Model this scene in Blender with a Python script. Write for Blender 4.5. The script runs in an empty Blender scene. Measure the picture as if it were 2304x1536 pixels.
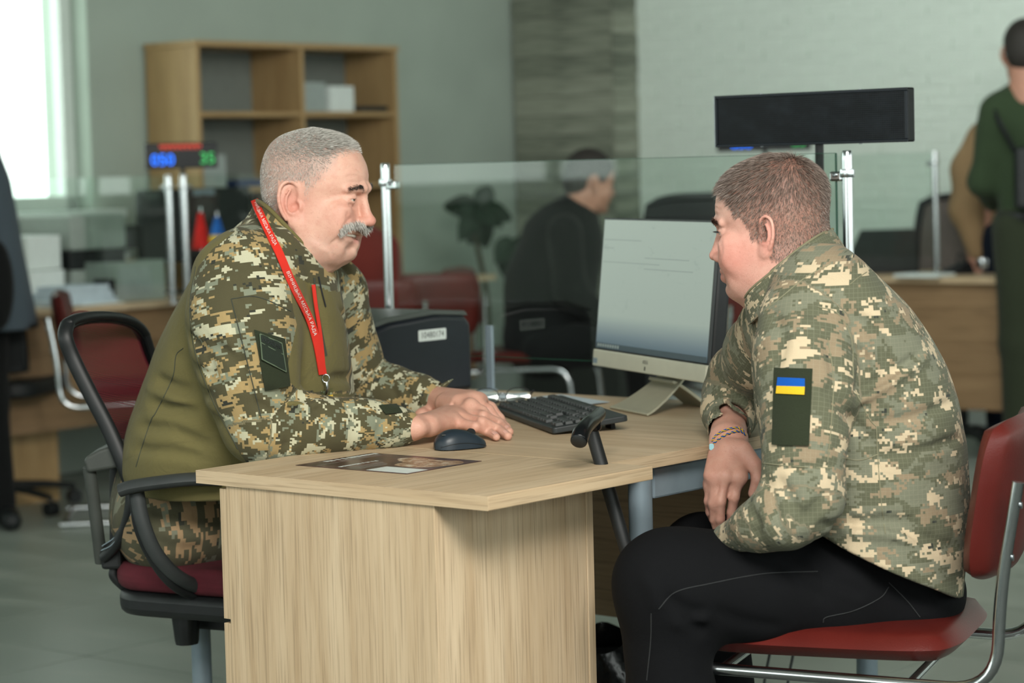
import bpy, math, random
import numpy as np
from mathutils import Vector, Matrix

S = bpy.context.scene
COL = S.collection
random.seed(7)
RNG = np.random.default_rng(7)

# ------------------------------------------------------------------ camera
FPX = 5440.0
PITCH = math.atan(396 / FPX)
ROLL = 0.026
CAM = np.array([0.0, 0.0, 1.24])
_fw = np.array([0, math.cos(PITCH), -math.sin(PITCH)])
_u0 = np.array([0, math.sin(PITCH), math.cos(PITCH)])
_r0 = np.array([1.0, 0, 0])
_r = math.cos(ROLL) * _r0 - math.sin(ROLL) * _u0
_u = math.sin(ROLL) * _r0 + math.cos(ROLL) * _u0
cd = bpy.data.cameras.new('camera')
cam = bpy.data.objects.new('camera', cd)
COL.objects.link(cam)
cd.sensor_fit = 'HORIZONTAL'
cd.sensor_width = 36.0
cd.lens = FPX / 2304 * 36.0
cd.clip_start = 0.05
cd.clip_end = 200
cam.matrix_world = Matrix(((_r[0], _u[0], -_fw[0], CAM[0]), (_r[1], _u[1], -_fw[1], CAM[1]),
                           (_r[2], _u[2], -_fw[2], CAM[2]), (0, 0, 0, 1)))
cd.dof.use_dof = True
cd.dof.focus_distance = 4.05
cd.dof.aperture_fstop = 4.0
S.camera = cam

# ------------------------------------------------------------------ sky, exposure, sun
S.view_settings.view_transform = 'Standard'
S.view_settings.look = 'None'
S.view_settings.exposure = 0.0
S.view_settings.gamma = 1.0
S.view_settings.use_curve_mapping = False
world = bpy.data.worlds.new('overcast_sky')
S.world = world
world.use_nodes = True
_n = world.node_tree.nodes
_bg = _n['Background']
_bg.inputs[0].default_value = (0.93, 1.0, 0.955, 1)
_bg.inputs[1].default_value = 3.6


def ray(x, y):
    return _fw + _r * (x - 1152) / FPX + _u * (768 - y) / FPX


def W(x, y, Y):
    """a photo point that stands at distance Y in front of the camera plane"""
    d = ray(x, y)
    return CAM + d * (Y / d[1])


def Z(x, y, z):
    """a photo point that lies at height z"""
    d = ray(x, y)
    return CAM + d * ((z - CAM[2]) / d[2])


def area_light(name, loc, target, sx, sy, power, col=(1, 1, 1)):
    ld = bpy.data.lights.new(name, 'AREA')
    ld.shape = 'RECTANGLE'
    ld.size, ld.size_y, ld.energy, ld.color = sx, sy, power, col
    o = bpy.data.objects.new(name, ld)
    COL.objects.link(o)
    o.location = loc
    o.rotation_euler = (Vector(target) - Vector(loc)).to_track_quat('-Z', 'Y').to_euler()
    return o


DZ = 0.75                       # height of the desk tops
B0 = Z(1097.8, 1116.7, DZ)      # near corner of the desk return
_c = Z(1469.2, 1048.2, DZ) - B0
_a = B0 - Z(441.2, 1057, DZ)
E1 = _a / np.linalg.norm(_a)
E2 = np.array([-E1[1], E1[0], 0])
UZ = np.array([0, 0, 1.0])


def DP(a, b, z=0.0):
    """room axes: a runs along the desk front, b away from the visitor side"""
    p = B0 + a * E1 + b * E2
    return np.array([p[0], p[1], z])


def AB(p):
    q = np.asarray(p)[:2] - B0[:2]
    return q @ E1[:2], q @ E2[:2]


# daylight from the window bands, the ceiling lamp, an added light brightening the brick wall
area_light('ceiling_lamp_light', (0.35, 0.9, 2.98), (0.1, 4.2, 0.8), 2.2, 1.2, 300, (1.0, 0.965, 0.90))
area_light('back_wall_fill_light', DP(-1.6, 3.6, 3.0), DP(-2.6, 6.9, 1.4), 2.6, 1.2, 80, (0.93, 1.0, 0.95))
# ------------------------------------------------------------------ object helpers
def lin(c):
    return tuple((v / 12.92 if v <= 0.04045 else ((v + 0.055) / 1.055) ** 2.4) for v in c)


def rgb(r, g, b):
    return lin((r / 255, g / 255, b / 255)) + (1.0,)


def wloc(o):
    v = np.zeros(3)
    while o is not None:
        v = v + np.array(o.location)
        o = o.parent
    return v


def tag(o, label=None, cat=None, group=None, kind=None):
    if label: o['label'] = label
    if cat: o['category'] = cat
    if group: o['group'] = group
    if kind: o['kind'] = kind
    return o


def thing(name, label, cat, loc, group=None):
    o = bpy.data.objects.new(name, None)
    o.empty_display_size = 0.05
    COL.objects.link(o)
    o.location = loc
    return tag(o, label, cat, group)


def frame(loc, ex=(1, 0, 0), ey=None, ez=(0, 0, 1)):
    """4x4 frame from an origin and two axes"""
    ex = np.array(ex, float); ex /= np.linalg.norm(ex)
    if ey is None:
        ez = np.array(ez, float)
        ey = np.cross(ez, ex); ey /= np.linalg.norm(ey)
    else:
        ey = np.array(ey, float)
    ey = ey - ex * (ey @ ex); ey /= np.linalg.norm(ey)
    ez = np.cross(ex, ey)
    T = np.eye(4); T[:3, 0] = ex; T[:3, 1] = ey; T[:3, 2] = ez; T[:3, 3] = loc
    return T


I4 = np.eye(4)


class MB:
    """collects shapes, then links them as one mesh"""

    def __init__(s, T=None):
        s.v, s.f, s.T, s.n = [], [], (I4 if T is None else T), 0

    def add(s, v, f, T=None):
        v = np.asarray(v, float).reshape(-1, 3)
        T = s.T if T is None else s.T @ T
        v = v @ T[:3, :3].T + T[:3, 3]
        s.v.append(v)
        s.f += [tuple(i + s.n for i in q) for q in f]
        s.n += len(v)
        return s

    def box(s, c, d, T=None):
        c = np.array(c, float); d = np.array(d, float) / 2
        v = [c + d * np.array(k) for k in ((-1, -1, -1), (1, -1, -1), (1, 1, -1), (-1, 1, -1), (-1, -1, 1), (1, -1, 1), (1, 1, 1), (-1, 1, 1))]
        return s.add(v, [(0, 3, 2, 1), (4, 5, 6, 7), (0, 1, 5, 4), (1, 2, 6, 5), (2, 3, 7, 6), (3, 0, 4, 7)], T)

    def box2(s, lo, hi, T=None):
        lo = np.array(lo, float); hi = np.array(hi, float)
        return s.box((lo + hi) / 2, hi - lo, T)

    def prism(s, poly, z0, z1, T=None):
        """polygon in xy (counter clockwise) from z0 to z1"""
        n = len(poly)
        v = [(x, y, z0) for x, y in poly] + [(x, y, z1) for x, y in poly]
        f = [tuple(range(n))[::-1], tuple(range(n, 2 * n))] + [(i, (i + 1) % n, n + (i + 1) % n, n + i) for i in range(n)]
        return s.add(v, f, T)

    def rprism(s, w, h, r, z0, z1, T=None, seg=5, cx=0, cy=0):
        return s.prism(rrect(w, h, r, seg, cx, cy), z0, z1, T)

    def tube(s, pts, r, seg=12, closed=False, cap=True, T=None, flat=None):
        """round (or flat=(ru, rv)) tube along points; r may be a list"""
        P = np.asarray(pts, float); n = len(P)
        R = np.full(n, r, float) if np.isscalar(r) else np.asarray(r, float)
        tan = np.gradient(P, axis=0) if not closed else np.roll(P, -1, 0) - np.roll(P, 1, 0)
        tan /= np.linalg.norm(tan, axis=1)[:, None] + 1e-12
        ref = np.array([0, 0, 1.0]) if abs(tan[0][2]) < 0.9 else np.array([1.0, 0, 0])
        u = ref - tan[0] * (ref @ tan[0]); u /= np.linalg.norm(u)
        ang = np.arange(seg) * 2 * np.pi / seg
        V = []
        for i in range(n):
            u = u - tan[i] * (u @ tan[i]); u /= np.linalg.norm(u) + 1e-12
            w = np.cross(tan[i], u)
            fu, fv = flat if flat else (1, 1)
            V.append(P[i] + R[i] * (np.cos(ang)[:, None] * u * fu + np.sin(ang)[:, None] * w * fv))
        V = np.concatenate(V)
        F = []
        m = n if closed else n - 1
        for i in range(m):
            a, b = i * seg, ((i + 1) % n) * seg
            F += [(a + j, a + (j + 1) % seg, b + (j + 1) % seg, b + j) for j in range(seg)]
        if cap and not closed:
            F += [tuple(range(seg))[::-1], tuple(range((n - 1) * seg, n * seg))]
        return s.add(V, F, T)

    def lathe(s, prof, seg=24, T=None):
        """profile of (r, z) turned about z"""
        ang = np.arange(seg) * 2 * np.pi / seg
        V, F = [], []
        for r, z in prof:
            V += [(r * math.cos(a), r * math.sin(a), z) for a in ang]
        for i in range(len(prof) - 1):
            a, b = i * seg, (i + 1) * seg
            F += [(a + j, a + (j + 1) % seg, b + (j + 1) % seg, b + j) for j in range(seg)]
        F += [tuple(range(seg))[::-1], tuple(range((len(prof) - 1) * seg, len(prof) * seg))]
        return s.add(V, F, T)

    def ball(s, c, r, seg=16, T=None):
        r = np.array([r, r, r] if np.isscalar(r) else r, float)
        k = max(6, seg // 2)
        V, F = [], []
        for i in range(k + 1):
            th = math.pi * i / k
            for j in range(seg):
                ph = 2 * math.pi * j / seg
                V.append(np.array(c) + r * np.array((math.sin(th) * math.cos(ph), math.sin(th) * math.sin(ph), -math.cos(th))))
        for i in range(k):
            a, b = i * seg, (i + 1) * seg
            F += [(a + j, a + (j + 1) % seg, b + (j + 1) % seg, b + j) for j in range(seg)]
        return s.add(V, F, T)

    def grid(s, P, T=None, closed_u=False):
        """P is (n, m, 3) points joined as quads"""
        P = np.asarray(P, float); n, m = P.shape[:2]
        F = []
        for i in range(n if closed_u else n - 1):
            for j in range(m - 1):
                i2 = (i + 1) % n
                F.append((i * m + j, i2 * m + j, i2 * m + j + 1, i * m + j + 1))
        return s.add(P.reshape(-1, 3), F, T)

    def sheet(s, P, t, T=None):
        """(n, m, 3) surface given a thickness t along its normals"""
        P = np.asarray(P, float); n, m = P.shape[:2]
        N = np.cross(np.gradient(P, axis=0), np.gradient(P, axis=1))
        N /= np.linalg.norm(N, axis=2)[..., None] + 1e-12
        Q = P - N * t
        V = np.concatenate([P.reshape(-1, 3), Q.reshape(-1, 3)]); o = n * m
        F = []
        for i in range(n - 1):
            for j in range(m - 1):
                a, b, c, d = i * m + j, (i + 1) * m + j, (i + 1) * m + j + 1, i * m + j + 1
                F += [(a, b, c, d), (a + o, d + o, c + o, b + o)]
        edge = [i * m for i in range(n)] + [(n - 1) * m + j for j in range(1, m)] + [i * m + m - 1 for i in range(n - 2, -1, -1)] + [j for j in range(m - 2, 0, -1)]
        for k in range(len(edge)):
            a, b = edge[k], edge[(k + 1) % len(edge)]
            F.append((b, a, a + o, b + o))
        return s.add(V, F, T)

    def build(s, name, mat, parent=None, smooth=None, bevel=0, bseg=2, sub=0):
        me = bpy.data.meshes.new(name)
        off = wloc(parent) if parent is not None else np.zeros(3)
        v = np.concatenate(s.v) - off
        me.from_pydata(v.tolist(), [], s.f)
        me.update()
        o = bpy.data.objects.new(name, me)
        COL.objects.link(o)
        o.parent = parent
        if mat is not None:
            me.materials.append(mat)
        if bevel:
            m = o.modifiers.new('bevel', 'BEVEL'); m.width = bevel; m.segments = bseg; m.limit_method = 'ANGLE'; m.angle_limit = 0.7
            m.harden_normals = False
        if sub:
            m = o.modifiers.new('sub', 'SUBSURF'); m.levels = m.render_levels = sub
        if smooth is not None or sub:
            me.shade_smooth()
            if not sub and smooth and smooth < 180:
                me.set_sharp_from_angle(angle=math.radians(smooth))
        return o


def rrect(w, h, r, seg=5, cx=0, cy=0):
    p = []
    for sx, sy, a0 in ((1, 1, 0), (-1, 1, 90), (-1, -1, 180), (1, -1, 270)):
        for k in range(seg + 1):
            a = math.radians(a0 + 90 * k / seg)
            p.append((cx + sx * (w / 2 - r) + r * math.cos(a), cy + sy * (h / 2 - r) + r * math.sin(a)))
    return p


def spline(pts, n=40, closed=False):
    """Catmull-Rom through points (any dimension)"""
    P = np.asarray(pts, float)
    if closed:
        P = np.concatenate([P[-1:], P, P[:2]])
    else:
        P = np.concatenate([2 * P[:1] - P[1:2], P, 2 * P[-1:] - P[-2:-1]])
    m = len(P) - 3
    t = np.linspace(0, m, n, endpoint=not closed)
    i = np.minimum(t.astype(int), m - 1); f = (t - i)[:, None]
    a, b, c, d = P[i], P[i + 1], P[i + 2], P[i + 3]
    return 0.5 * (2 * b + (c - a) * f + (2 * a - 5 * b + 4 * c - d) * f ** 2 + (3 * b - a - 3 * c + d) * f ** 3)


def fillet(pts, r, seg=6):
    """polyline with rounded corners"""
    P = [np.asarray(p, float) for p in pts]
    out = [P[0]]
    for i in range(1, len(P) - 1):
        a, b, c = P[i - 1], P[i], P[i + 1]
        d1 = (a - b) / np.linalg.norm(a - b); d2 = (c - b) / np.linalg.norm(c - b)
        k = min(r, 0.49 * np.linalg.norm(a - b), 0.49 * np.linalg.norm(c - b))
        for t in np.linspace(0, 1, seg + 1):
            out.append((1 - t) ** 2 * (b + d1 * k) + 2 * t * (1 - t) * b + t * t * (b + d2 * k))
    out.append(P[-1])
    return np.array(out)


def text_mesh(body, size=1.0, extrude=0.0, align='CENTER'):
    cu = bpy.data.curves.new('lettering', 'FONT')
    cu.body = body; cu.size = size; cu.extrude = extrude; cu.align_x = align; cu.align_y = 'CENTER'
    cu.resolution_u = 3
    o = bpy.data.objects.new('lettering', cu)
    COL.objects.link(o)
    dg = bpy.context.evaluated_depsgraph_get()
    me = bpy.data.meshes.new_from_object(o.evaluated_get(dg))
    v = np.array([p.co[:] for p in me.vertices]).reshape(-1, 3)
    f = [tuple(p.vertices) for p in me.polygons]
    bpy.data.objects.remove(o); bpy.data.curves.remove(cu); bpy.data.meshes.remove(me)
    return v, f


def copy_tree(o, parent=None):
    c = o.copy(); COL.objects.link(c); c.parent = parent
    for ch in [x for x in bpy.data.objects if x.parent == o]:
        copy_tree(ch, c)
    return c


# ------------------------------------------------------------------ materials
class NT:
    """tiny node-tree writer"""

    def __init__(s, name):
        s.m = bpy.data.materials.new(name); s.m.use_nodes = True
        s.t = s.m.node_tree; s.p = s.t.nodes['Principled BSDF']; s.out = s.t.nodes['Material Output']

    def n(s, typ, **kw):
        x = s.t.nodes.new('ShaderNode' + typ)
        for k, v in kw.items(): setattr(x, k, v)
        return x

    def l(s, a, b): s.t.links.new(a, b)

    def val(s, sock, v):
        if hasattr(v, 'is_output') or isinstance(v, bpy.types.NodeSocket): s.l(v, sock)
        else: sock.default_value = v

    def math(s, op, a, b=0.0, c=None, clamp=False):
        x = s.n('Math', operation=op); x.use_clamp = clamp
        s.val(x.inputs[0], a); s.val(x.inputs[1], b)
        if c is not None: s.val(x.inputs[2], c)
        return x.outputs[0]

    def vmath(s, op, a, b=(0, 0, 0)):
        x = s.n('VectorMath', operation=op); s.val(x.inputs[0], a); s.val(x.inputs[1], b)
        return x.outputs[0]

    def coord(s, kind='Object'):
        return s.n('TexCoord').outputs[kind]

    def attr(s, name):
        x = s.n('Attribute'); x.attribute_name = name
        return x

    def noise(s, vec, scale, detail=2, rough=0.5, dist=0.0):
        x = s.n('TexNoise'); s.val(x.inputs['Vector'], vec)
        x.inputs['Scale'].default_value = scale; x.inputs['Detail'].default_value = detail
        x.inputs['Roughness'].default_value = rough; x.inputs['Distortion'].default_value = dist
        return x.outputs['Fac']

    def ramp(s, fac, stops, const=False):
        x = s.n('ValToRGB'); s.val(x.inputs[0], fac)
        cr = x.color_ramp
        cr.interpolation = 'CONSTANT' if const else 'LINEAR'
        while len(cr.elements) < len(stops): cr.elements.new(0.5)
        for e, (p, c) in zip(cr.elements, stops): e.position = p; e.color = c
        return x.outputs[0]

    def mix(s, fac, a, b, mode='MIX'):
        x = s.n('Mix', data_type='RGBA', blend_type=mode)
        s.val(x.inputs[0], fac); s.val(x.inputs[6], a); s.val(x.inputs[7], b)
        return x.outputs[2]

    def mapping(s, vec, scale=(1, 1, 1), loc=(0, 0, 0), rot=(0, 0, 0)):
        x = s.n('Mapping'); s.val(x.inputs[0], vec)
        x.inputs['Scale'].default_value = scale; x.inputs['Location'].default_value = loc; x.inputs['Rotation'].default_value = rot
        return x.outputs[0]

    def bump(s, h, strength=0.2, dist=0.01):
        x = s.n('Bump'); x.inputs['Strength'].default_value = strength; x.inputs['Distance'].default_value = dist
        s.val(x.inputs['Height'], h)
        s.l(x.outputs[0], s.p.inputs['Normal'])
        return x

    def set(s, **kw):
        names = dict(col='Base Color', rough='Roughness', metal='Metallic', spec='Specular IOR Level', trans='Transmission Weight', ior='IOR',
                     sss='Subsurface Weight', sheen='Sheen Weight', coat='Coat Weight', emis='Emission Color', emis_s='Emission Strength')
        for k, v in kw.items(): s.val(s.p.inputs[names[k]], v)
        return s


def plain(name, c, rough=0.6, metal=0.0, spec=0.4, var=0.08, scale=30, bump=0.0, bscale=200, **kw):
    """procedural paint / plastic: a colour with a little uneven tone and fine relief"""
    t = NT(name)
    co = t.coord()
    f = t.noise(co, scale, 3)
    d = tuple(v * (1 - var) for v in c[:3]) + (1,); e = tuple(min(1, v * (1 + var)) for v in c[:3]) + (1,)
    t.set(col=t.ramp(f, [(0.3, d), (0.7, e)]), rough=rough, metal=metal, spec=spec, **kw)
    if bump: t.bump(t.noise(co, bscale, 2), bump, 0.002)
    return t.m


def wood(name, light, dark, axis, scale=1.0, rough=0.5, pore=None):
    """straight grained laminate; axis = grain direction in world space"""
    t = NT(name)
    ax = np.array(axis, float); ax /= np.linalg.norm(ax)
    co = t.coord()
    q = Vector(ax).rotation_difference(Vector((1, 0, 0))).to_euler()
    v = t.mapping(co, rot=q)
    v1 = t.mapping(v, scale=(1.3 * scale, 26 * scale, 26 * scale))
    big = t.noise(v1, 1.0, 4, 0.6, 0.7)
    v2 = t.mapping(v, scale=(7 * scale, 330 * scale, 330 * scale))
    fine = t.noise(v2, 1.0, 2, 0.6)
    c = t.ramp(big, [(0.25, dark), (0.5, tuple((a + b) / 2 for a, b in zip(light, dark))), (0.75, light)])
    pc = pore or tuple(x * 0.55 for x in dark[:3]) + (1,)
    c = t.mix(t.ramp(fine, [(0.5, (0, 0, 0, 1)), (0.72, (0.6, 0.6, 0.6, 1))]), c, pc)
    v3 = t.mapping(v, scale=(2.5 * scale, 9 * scale, 9 * scale))
    knot = t.noise(v3, 1.0, 1, 0.4)
    c = t.mix(t.ramp(knot, [(0.74, (0, 0, 0, 1)), (0.80, (0.55, 0.55, 0.55, 1))]), c, pc)
    t.set(col=c, rough=rough, spec=0.4)
    t.bump(fine, 0.08, 0.001)
    return t.m


def wood_set(name, light, dark, scale=1.0, rough=0.5):
    return {k: wood(name + '_' + k, light, dark, ax, scale, rough) for k, ax in (('e1', E1), ('e2', E2), ('z', UZ))}


M = {}
M['oak'] = wood_set('oak_laminate', rgb(204, 184, 154), rgb(174, 149, 116))
M['oakdark'] = wood_set('beech_panel', rgb(150, 122, 90), rgb(122, 96, 68))
M['bookcase'] = wood_set('bookcase_beech', rgb(178, 150, 106), rgb(152, 122, 82))
M['chrome'] = plain('chrome', rgb(205, 210, 212), 0.16, 1.0, var=0.03)
M['steel'] = plain('brushed_steel', rgb(150, 155, 158), 0.32, 1.0, var=0.06)
M['greymetal'] = plain('silver_grey_paint', rgb(128, 143, 152), 0.45, 0.25, var=0.05, bump=0.05, bscale=900)
M['black'] = plain('black_plastic', rgb(24, 27, 28), 0.5, var=0.15, bump=0.06, bscale=700)
M['blackgloss'] = plain('glossy_black', rgb(12, 14, 16), 0.25, spec=0.25, var=0.1)
M['darkgrey'] = plain('dark_grey_plastic', rgb(52, 56, 56), 0.55, var=0.1, bump=0.05, bscale=600)
M['white'] = plain('white_paper', rgb(214, 222, 218), 0.8, var=0.03)
M['paperblue'] = plain('printed_paper', rgb(186, 200, 208), 0.8, var=0.1, scale=18)
M['label'] = plain('label_paper', rgb(205, 214, 210), 0.7, var=0.04)
M['ink'] = plain('black_ink', rgb(25, 28, 30), 0.7)
M['redleather'] = plain('red_leatherette', rgb(84, 26, 21), 0.38, spec=0.4, var=0.12, scale=12, bump=0.18, bscale=420)
M['redfabric'] = plain('burgundy_fabric', rgb(84, 26, 36), 0.9, var=0.15, bump=0.2, bscale=900)
M['blueink'] = plain('blue_enamel', rgb(20, 78, 160), 0.5)


def glass_mat(name, tint=(0.93, 0.97, 0.95, 1), ior=1.5, boost=1.35):
    t = NT(name)
    fr = t.n('Fresnel'); fr.inputs[0].default_value = ior
    tr = t.n('BsdfTransparent'); tr.inputs[0].default_value = tint
    gl = t.n('BsdfGlossy'); gl.inputs['Roughness'].default_value = 0.02
    w = t.noise(t.coord(), 6, 3)
    t.l(t.ramp(w, [(0.3, (0.9, 0.95, 0.93, 1)), (0.7, (1, 1, 1, 1))]), gl.inputs[0])
    mx = t.n('MixShader')
    bf = t.n('NewGeometry').outputs['Backfacing']
    t.l(t.math('MULTIPLY', t.math('MULTIPLY', fr.outputs[0], boost, clamp=True), t.math('SUBTRACT', 1.0, bf)), mx.inputs[0]); t.l(tr.outputs[0], mx.inputs[1]); t.l(gl.outputs[0], mx.inputs[2])
    t.l(mx.outputs[0], t.out.inputs[0])
    return t.m


M['glass'] = glass_mat('partition_glass')
M['glassedge'] = plain('green_glass_edge', rgb(34, 74, 58), 0.2, var=0.1)


def emit_mat(name, c, s):
    t = NT(name)
    f = t.noise(t.coord(), 40, 2)
    t.set(col=(0, 0, 0, 1), emis=t.ramp(f, [(0.2, tuple(0.9 * x for x in c[:3]) + (1,)), (0.8, c)]), emis_s=s)
    return t.m
# ------------------------------------------------------------------ the hall
A1, B2, HC = -5.62, 6.92, 3.1      # left wall plane, brick wall plane, ceiling height
AR, BN = 5.2, -5.5                 # right and near sides of the hall


def tint_mat(name, c, var=0.05, rough=0.85, scale=3, bump=0.1, bscale=60):
    return plain(name, c, rough, spec=0.25, var=var, scale=scale, bump=bump, bscale=bscale)


M['wall'] = tint_mat('grey_plaster', rgb(160, 172, 161))
M['ceiling'] = tint_mat('ceiling_paint', rgb(128, 134, 127))
M['brick'] = tint_mat('white_painted_brick', rgb(222, 234, 225), 0.06, 0.75, 8, 0.25, 90)
M['joint'] = tint_mat('brick_joint', rgb(232, 240, 234))
M['slab'] = tint_mat('floor_grout', rgb(70, 74, 70))


def tile_mat():
    t = NT('grey_floor_tile')
    co = t.coord()
    info = t.n('ObjectInfo')
    v = t.vmath('ADD', co, t.vmath('MULTIPLY', info.outputs['Location'], (0.9, 0.7, 0.3)))
    v = t.mapping(v, scale=(1.2, 5.5, 1), rot=(0, 0, 0.5))
    f = t.noise(v, 1.6, 4, 0.55, 0.6)
    c = t.ramp(f, [(0.3, rgb(138, 147, 137)), (0.55, rgb(148, 156, 146)), (0.75, rgb(162, 167, 157))])
    t.set(col=c, rough=t.ramp(f, [(0.3, (0.30,) * 3 + (1,)), (0.7, (0.40,) * 3 + (1,))]), spec=0.5)
    t.bump(t.noise(co, 60, 2), 0.03, 0.002)
    return t.m


M['tile'] = tile_mat()


def slab(name, a0, a1, b0, b1, z0, z1, mat, kind='structure', parent=None):
    T = frame((B0[0], B0[1], 0), E1, E2)
    m = MB(T)
    m.box2((a0, b0, z0), (a1, b1, z1))
    o = m.build(name, mat, parent)
    if kind and parent is None: o['kind'] = kind
    return o


floor = slab('floor', A1 - 0.3, AR, BN, B2 + 0.3, -0.12, -0.006, M['slab'])
slab('ceiling', A1 - 0.3, AR, BN, B2 + 0.3, HC, HC + 0.15, M['ceiling'])
TILE = 0.61
_tm = MB()
_tm.prism(rrect(TILE - 0.007, TILE - 0.007, 0.004, 1), -0.012, 0.0)
tile0 = None
for i in range(-12, 9):
    for j in range(-6, 12):
        a, b = -0.70 + (i + 0.5) * TILE, 1.30 + (j + 0.5) * TILE
        if a < A1 + 0.1 or b > B2 - 0.1 or a > AR - 0.5: continue
        p = DP(a, b, 0)
        d = p - CAM
        if d[1] < 3.5: continue
        px = 1152 + FPX * d[0] / d[1]
        py = 372 + FPX * 1.24 / d[1]
        if px < -650 or px > 2950 or py > 2150: continue
        if tile0 is None:
            tile0 = _tm.build('tile', M['tile'], None); o = tile0
        else:
            o = tile0.copy(); COL.objects.link(o)
        o.parent = floor
        o.location = tuple(p - wloc(floor))
        o.rotation_euler = (0, 0, math.atan2(E1[1], E1[0]))

# left wall with the window band (openings are real)
T1 = frame((B0[0], B0[1], 0), E1, E2)
SILL, HEAD = 1.10, 2.75
wins = [(2.46, 3.96), (0.1, 1.55), (-1.9, -0.45), (-5.35, -2.5)]
m = MB(T1)
m.box2((A1 - 0.3, BN, 0), (A1, B2 + 0.3, SILL))
m.box2((A1 - 0.3, BN, HEAD), (A1, B2 + 0.3, HC))
edges = [B2 + 0.3] + [v for w in wins for v in (w[1], w[0])] + [BN]
for k in range(0, len(edges), 2):
    m.box2((A1 - 0.3, edges[k + 1], SILL), (A1, edges[k], HEAD))
tag(m.build('wall_left', M['wall']), kind='structure')
M['winframe'] = plain('white_window_frame', rgb(206, 214, 208), 0.4, var=0.03)
for k, (b0, b1) in enumerate(wins):
    m = MB(T1)
    for b in (b0 + 0.03, b0 + 0.76, b1 - 0.03):
        m.box2((A1 - 0.16, b - 0.03, SILL), (A1 - 0.1, b + 0.03, HEAD))
    m.box2((A1 - 0.16, b0, SILL), (A1 - 0.1, b1, SILL + 0.06))
    m.box2((A1 - 0.16, b0, HEAD - 0.06), (A1 - 0.1, b1, HEAD))
    wo = m.build('window_%d' % (k + 1), M['winframe'], bevel=0.004)
    tag(wo, kind='structure')
    for p0, p1 in ((b0 + 0.06, b0 + 0.73), (b0 + 0.79, b1 - 0.06)):
        MB(T1).box2((A1 - 0.135, p0, SILL + 0.06), (A1 - 0.128, p1, HEAD - 0.06)).build('pane', M['glass'], wo)
    MB(T1).box2((A1 - 0.02, b0 - 0.05, SILL - 0.035), (A1 + 0.16, b1 + 0.05, SILL)).build('window_sill', M['winframe'], wo, bevel=0.005)


def blind_mat():
    t = NT('translucent_blind')
    f = t.noise(t.coord(), 4, 3)
    d = t.n('BsdfDiffuse'); tl = t.n('BsdfTranslucent')
    c = t.ramp(f, [(0.3, rgb(200, 216, 204)), (0.7, rgb(222, 232, 224))])
    t.l(c, d.inputs[0]); t.l(c, tl.inputs[0])
    mx = t.n('MixShader'); mx.inputs[0].default_value = 0.6
    t.l(d.outputs[0], mx.inputs[1]); t.l(tl.outputs[0], mx.inputs[2]); t.l(mx.outputs[0], t.out.inputs[0])
    return t.m


M['blind'] = blind_mat()
root = thing('vertical_blind', 'pale vertical blind strips hanging in the bright window', 'blind', DP(A1 + 0.03, 2.8, SILL))
for b in (2.62, 2.95, 3.06):
    bm_ = MB(T1)
    s = np.linspace(-0.045, 0.045, 5)
    P = np.array([[(A1 + 0.03 + 0.25 * x + 0.004 * math.cos(x * 40), b + x, z) for x in s] for z in (SILL + 0.03, HEAD)])
    bm_.sheet(P, 0.0012)
    bm_.build('blind_strip', M['blind'], root, smooth=60)
MB(T1).box2((A1 + 0.005, 2.1, HEAD), (A1 + 0.05, 3.5, HEAD + 0.05)).build('rail', M['winframe'], root)

# brick wall at the far right: single bricks where the photograph shows them
wb = slab('wall_back', A1, AR, B2, B2 + 0.3, 0, HC, M['joint'])
_bw, _bh = 0.246, 0.0455
_bm = MB().box((0, 0, 0), (_bw, 0.012, _bh))
br0 = None
nb = 0
for r in range(34):
    z = 0.70 + r * 0.0515
    for k in range(-1, 12):
        a = -4.85 + (k + (0.5 if r % 2 else 0)) * 0.255
        p = DP(a, B2 - 0.004, z)
        d = p - CAM
        px = 1152 + FPX * d[0] / d[1]
        if px < 1400 or px > 2420 or nb >= 298: continue
        if r < 6 and (px < 1890 or px > 2200): continue
        if br0 is None:
            br0 = _bm.build('brick', M['brick'], None); o = br0
        else:
            o = br0.copy(); COL.objects.link(o)
        nb += 1
        o.parent = wb
        o.location = tuple(p - wloc(wb) + E2 * RNG.uniform(-0.002, 0.002))
        o.rotation_euler = (0, 0, math.atan2(E1[1], E1[0]))

# plank-clad column in the corner
def plank_mat():
    t = NT('grey_weathered_plank')
    info = t.n('ObjectInfo')
    v = t.vmath('ADD', t.coord(), t.vmath('SCALE', info.outputs['Location']))
    v = t.mapping(t.coord(), rot=(0, 0, 0), scale=(3.0, 3.0, 26))
    v = t.vmath('ADD', v, info.outputs['Location'])
    f = t.noise(v, 1.4, 4, 0.6, 0.5)
    r = t.math('MULTIPLY', info.outputs['Random'], 0.34)
    g = t.math('ADD', t.math('MULTIPLY', f, 0.9), r)
    c = t.ramp(g, [(0.30, rgb(92, 97, 86)), (0.55, rgb(128, 133, 119)), (0.85, rgb(154, 158, 143))])
    t.set(col=c, rough=0.7, spec=0.3)
    t.bump(f, 0.3, 0.004)
    return t.m


M['plank'] = plank_mat()
colm = slab('trim_1', -5.60, -4.98, 6.72, B2, 0, HC, M['slab'])
for r in range(24):
    z = 0.55 + r * 0.098
    for side in (0, 1):
        mm = MB()
        if side == 0:
            mm.box((0, 0, 0), (0.625, 0.016, 0.094)); p = DP(-5.29, 6.715, z)
        else:
            mm.box((0, 0, 0), (0.016, 0.20, 0.094)); p = DP(-4.974, 6.815, z)
        o = mm.build('plank', M['plank'], None)
        o.parent = colm
        o.location = tuple(p - wloc(colm) + (E2 if side == 0 else E1) * RNG.uniform(-0.003, 0.003))
        o.rotation_euler = (0, 0, math.atan2(E1[1], E1[0]))

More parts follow.
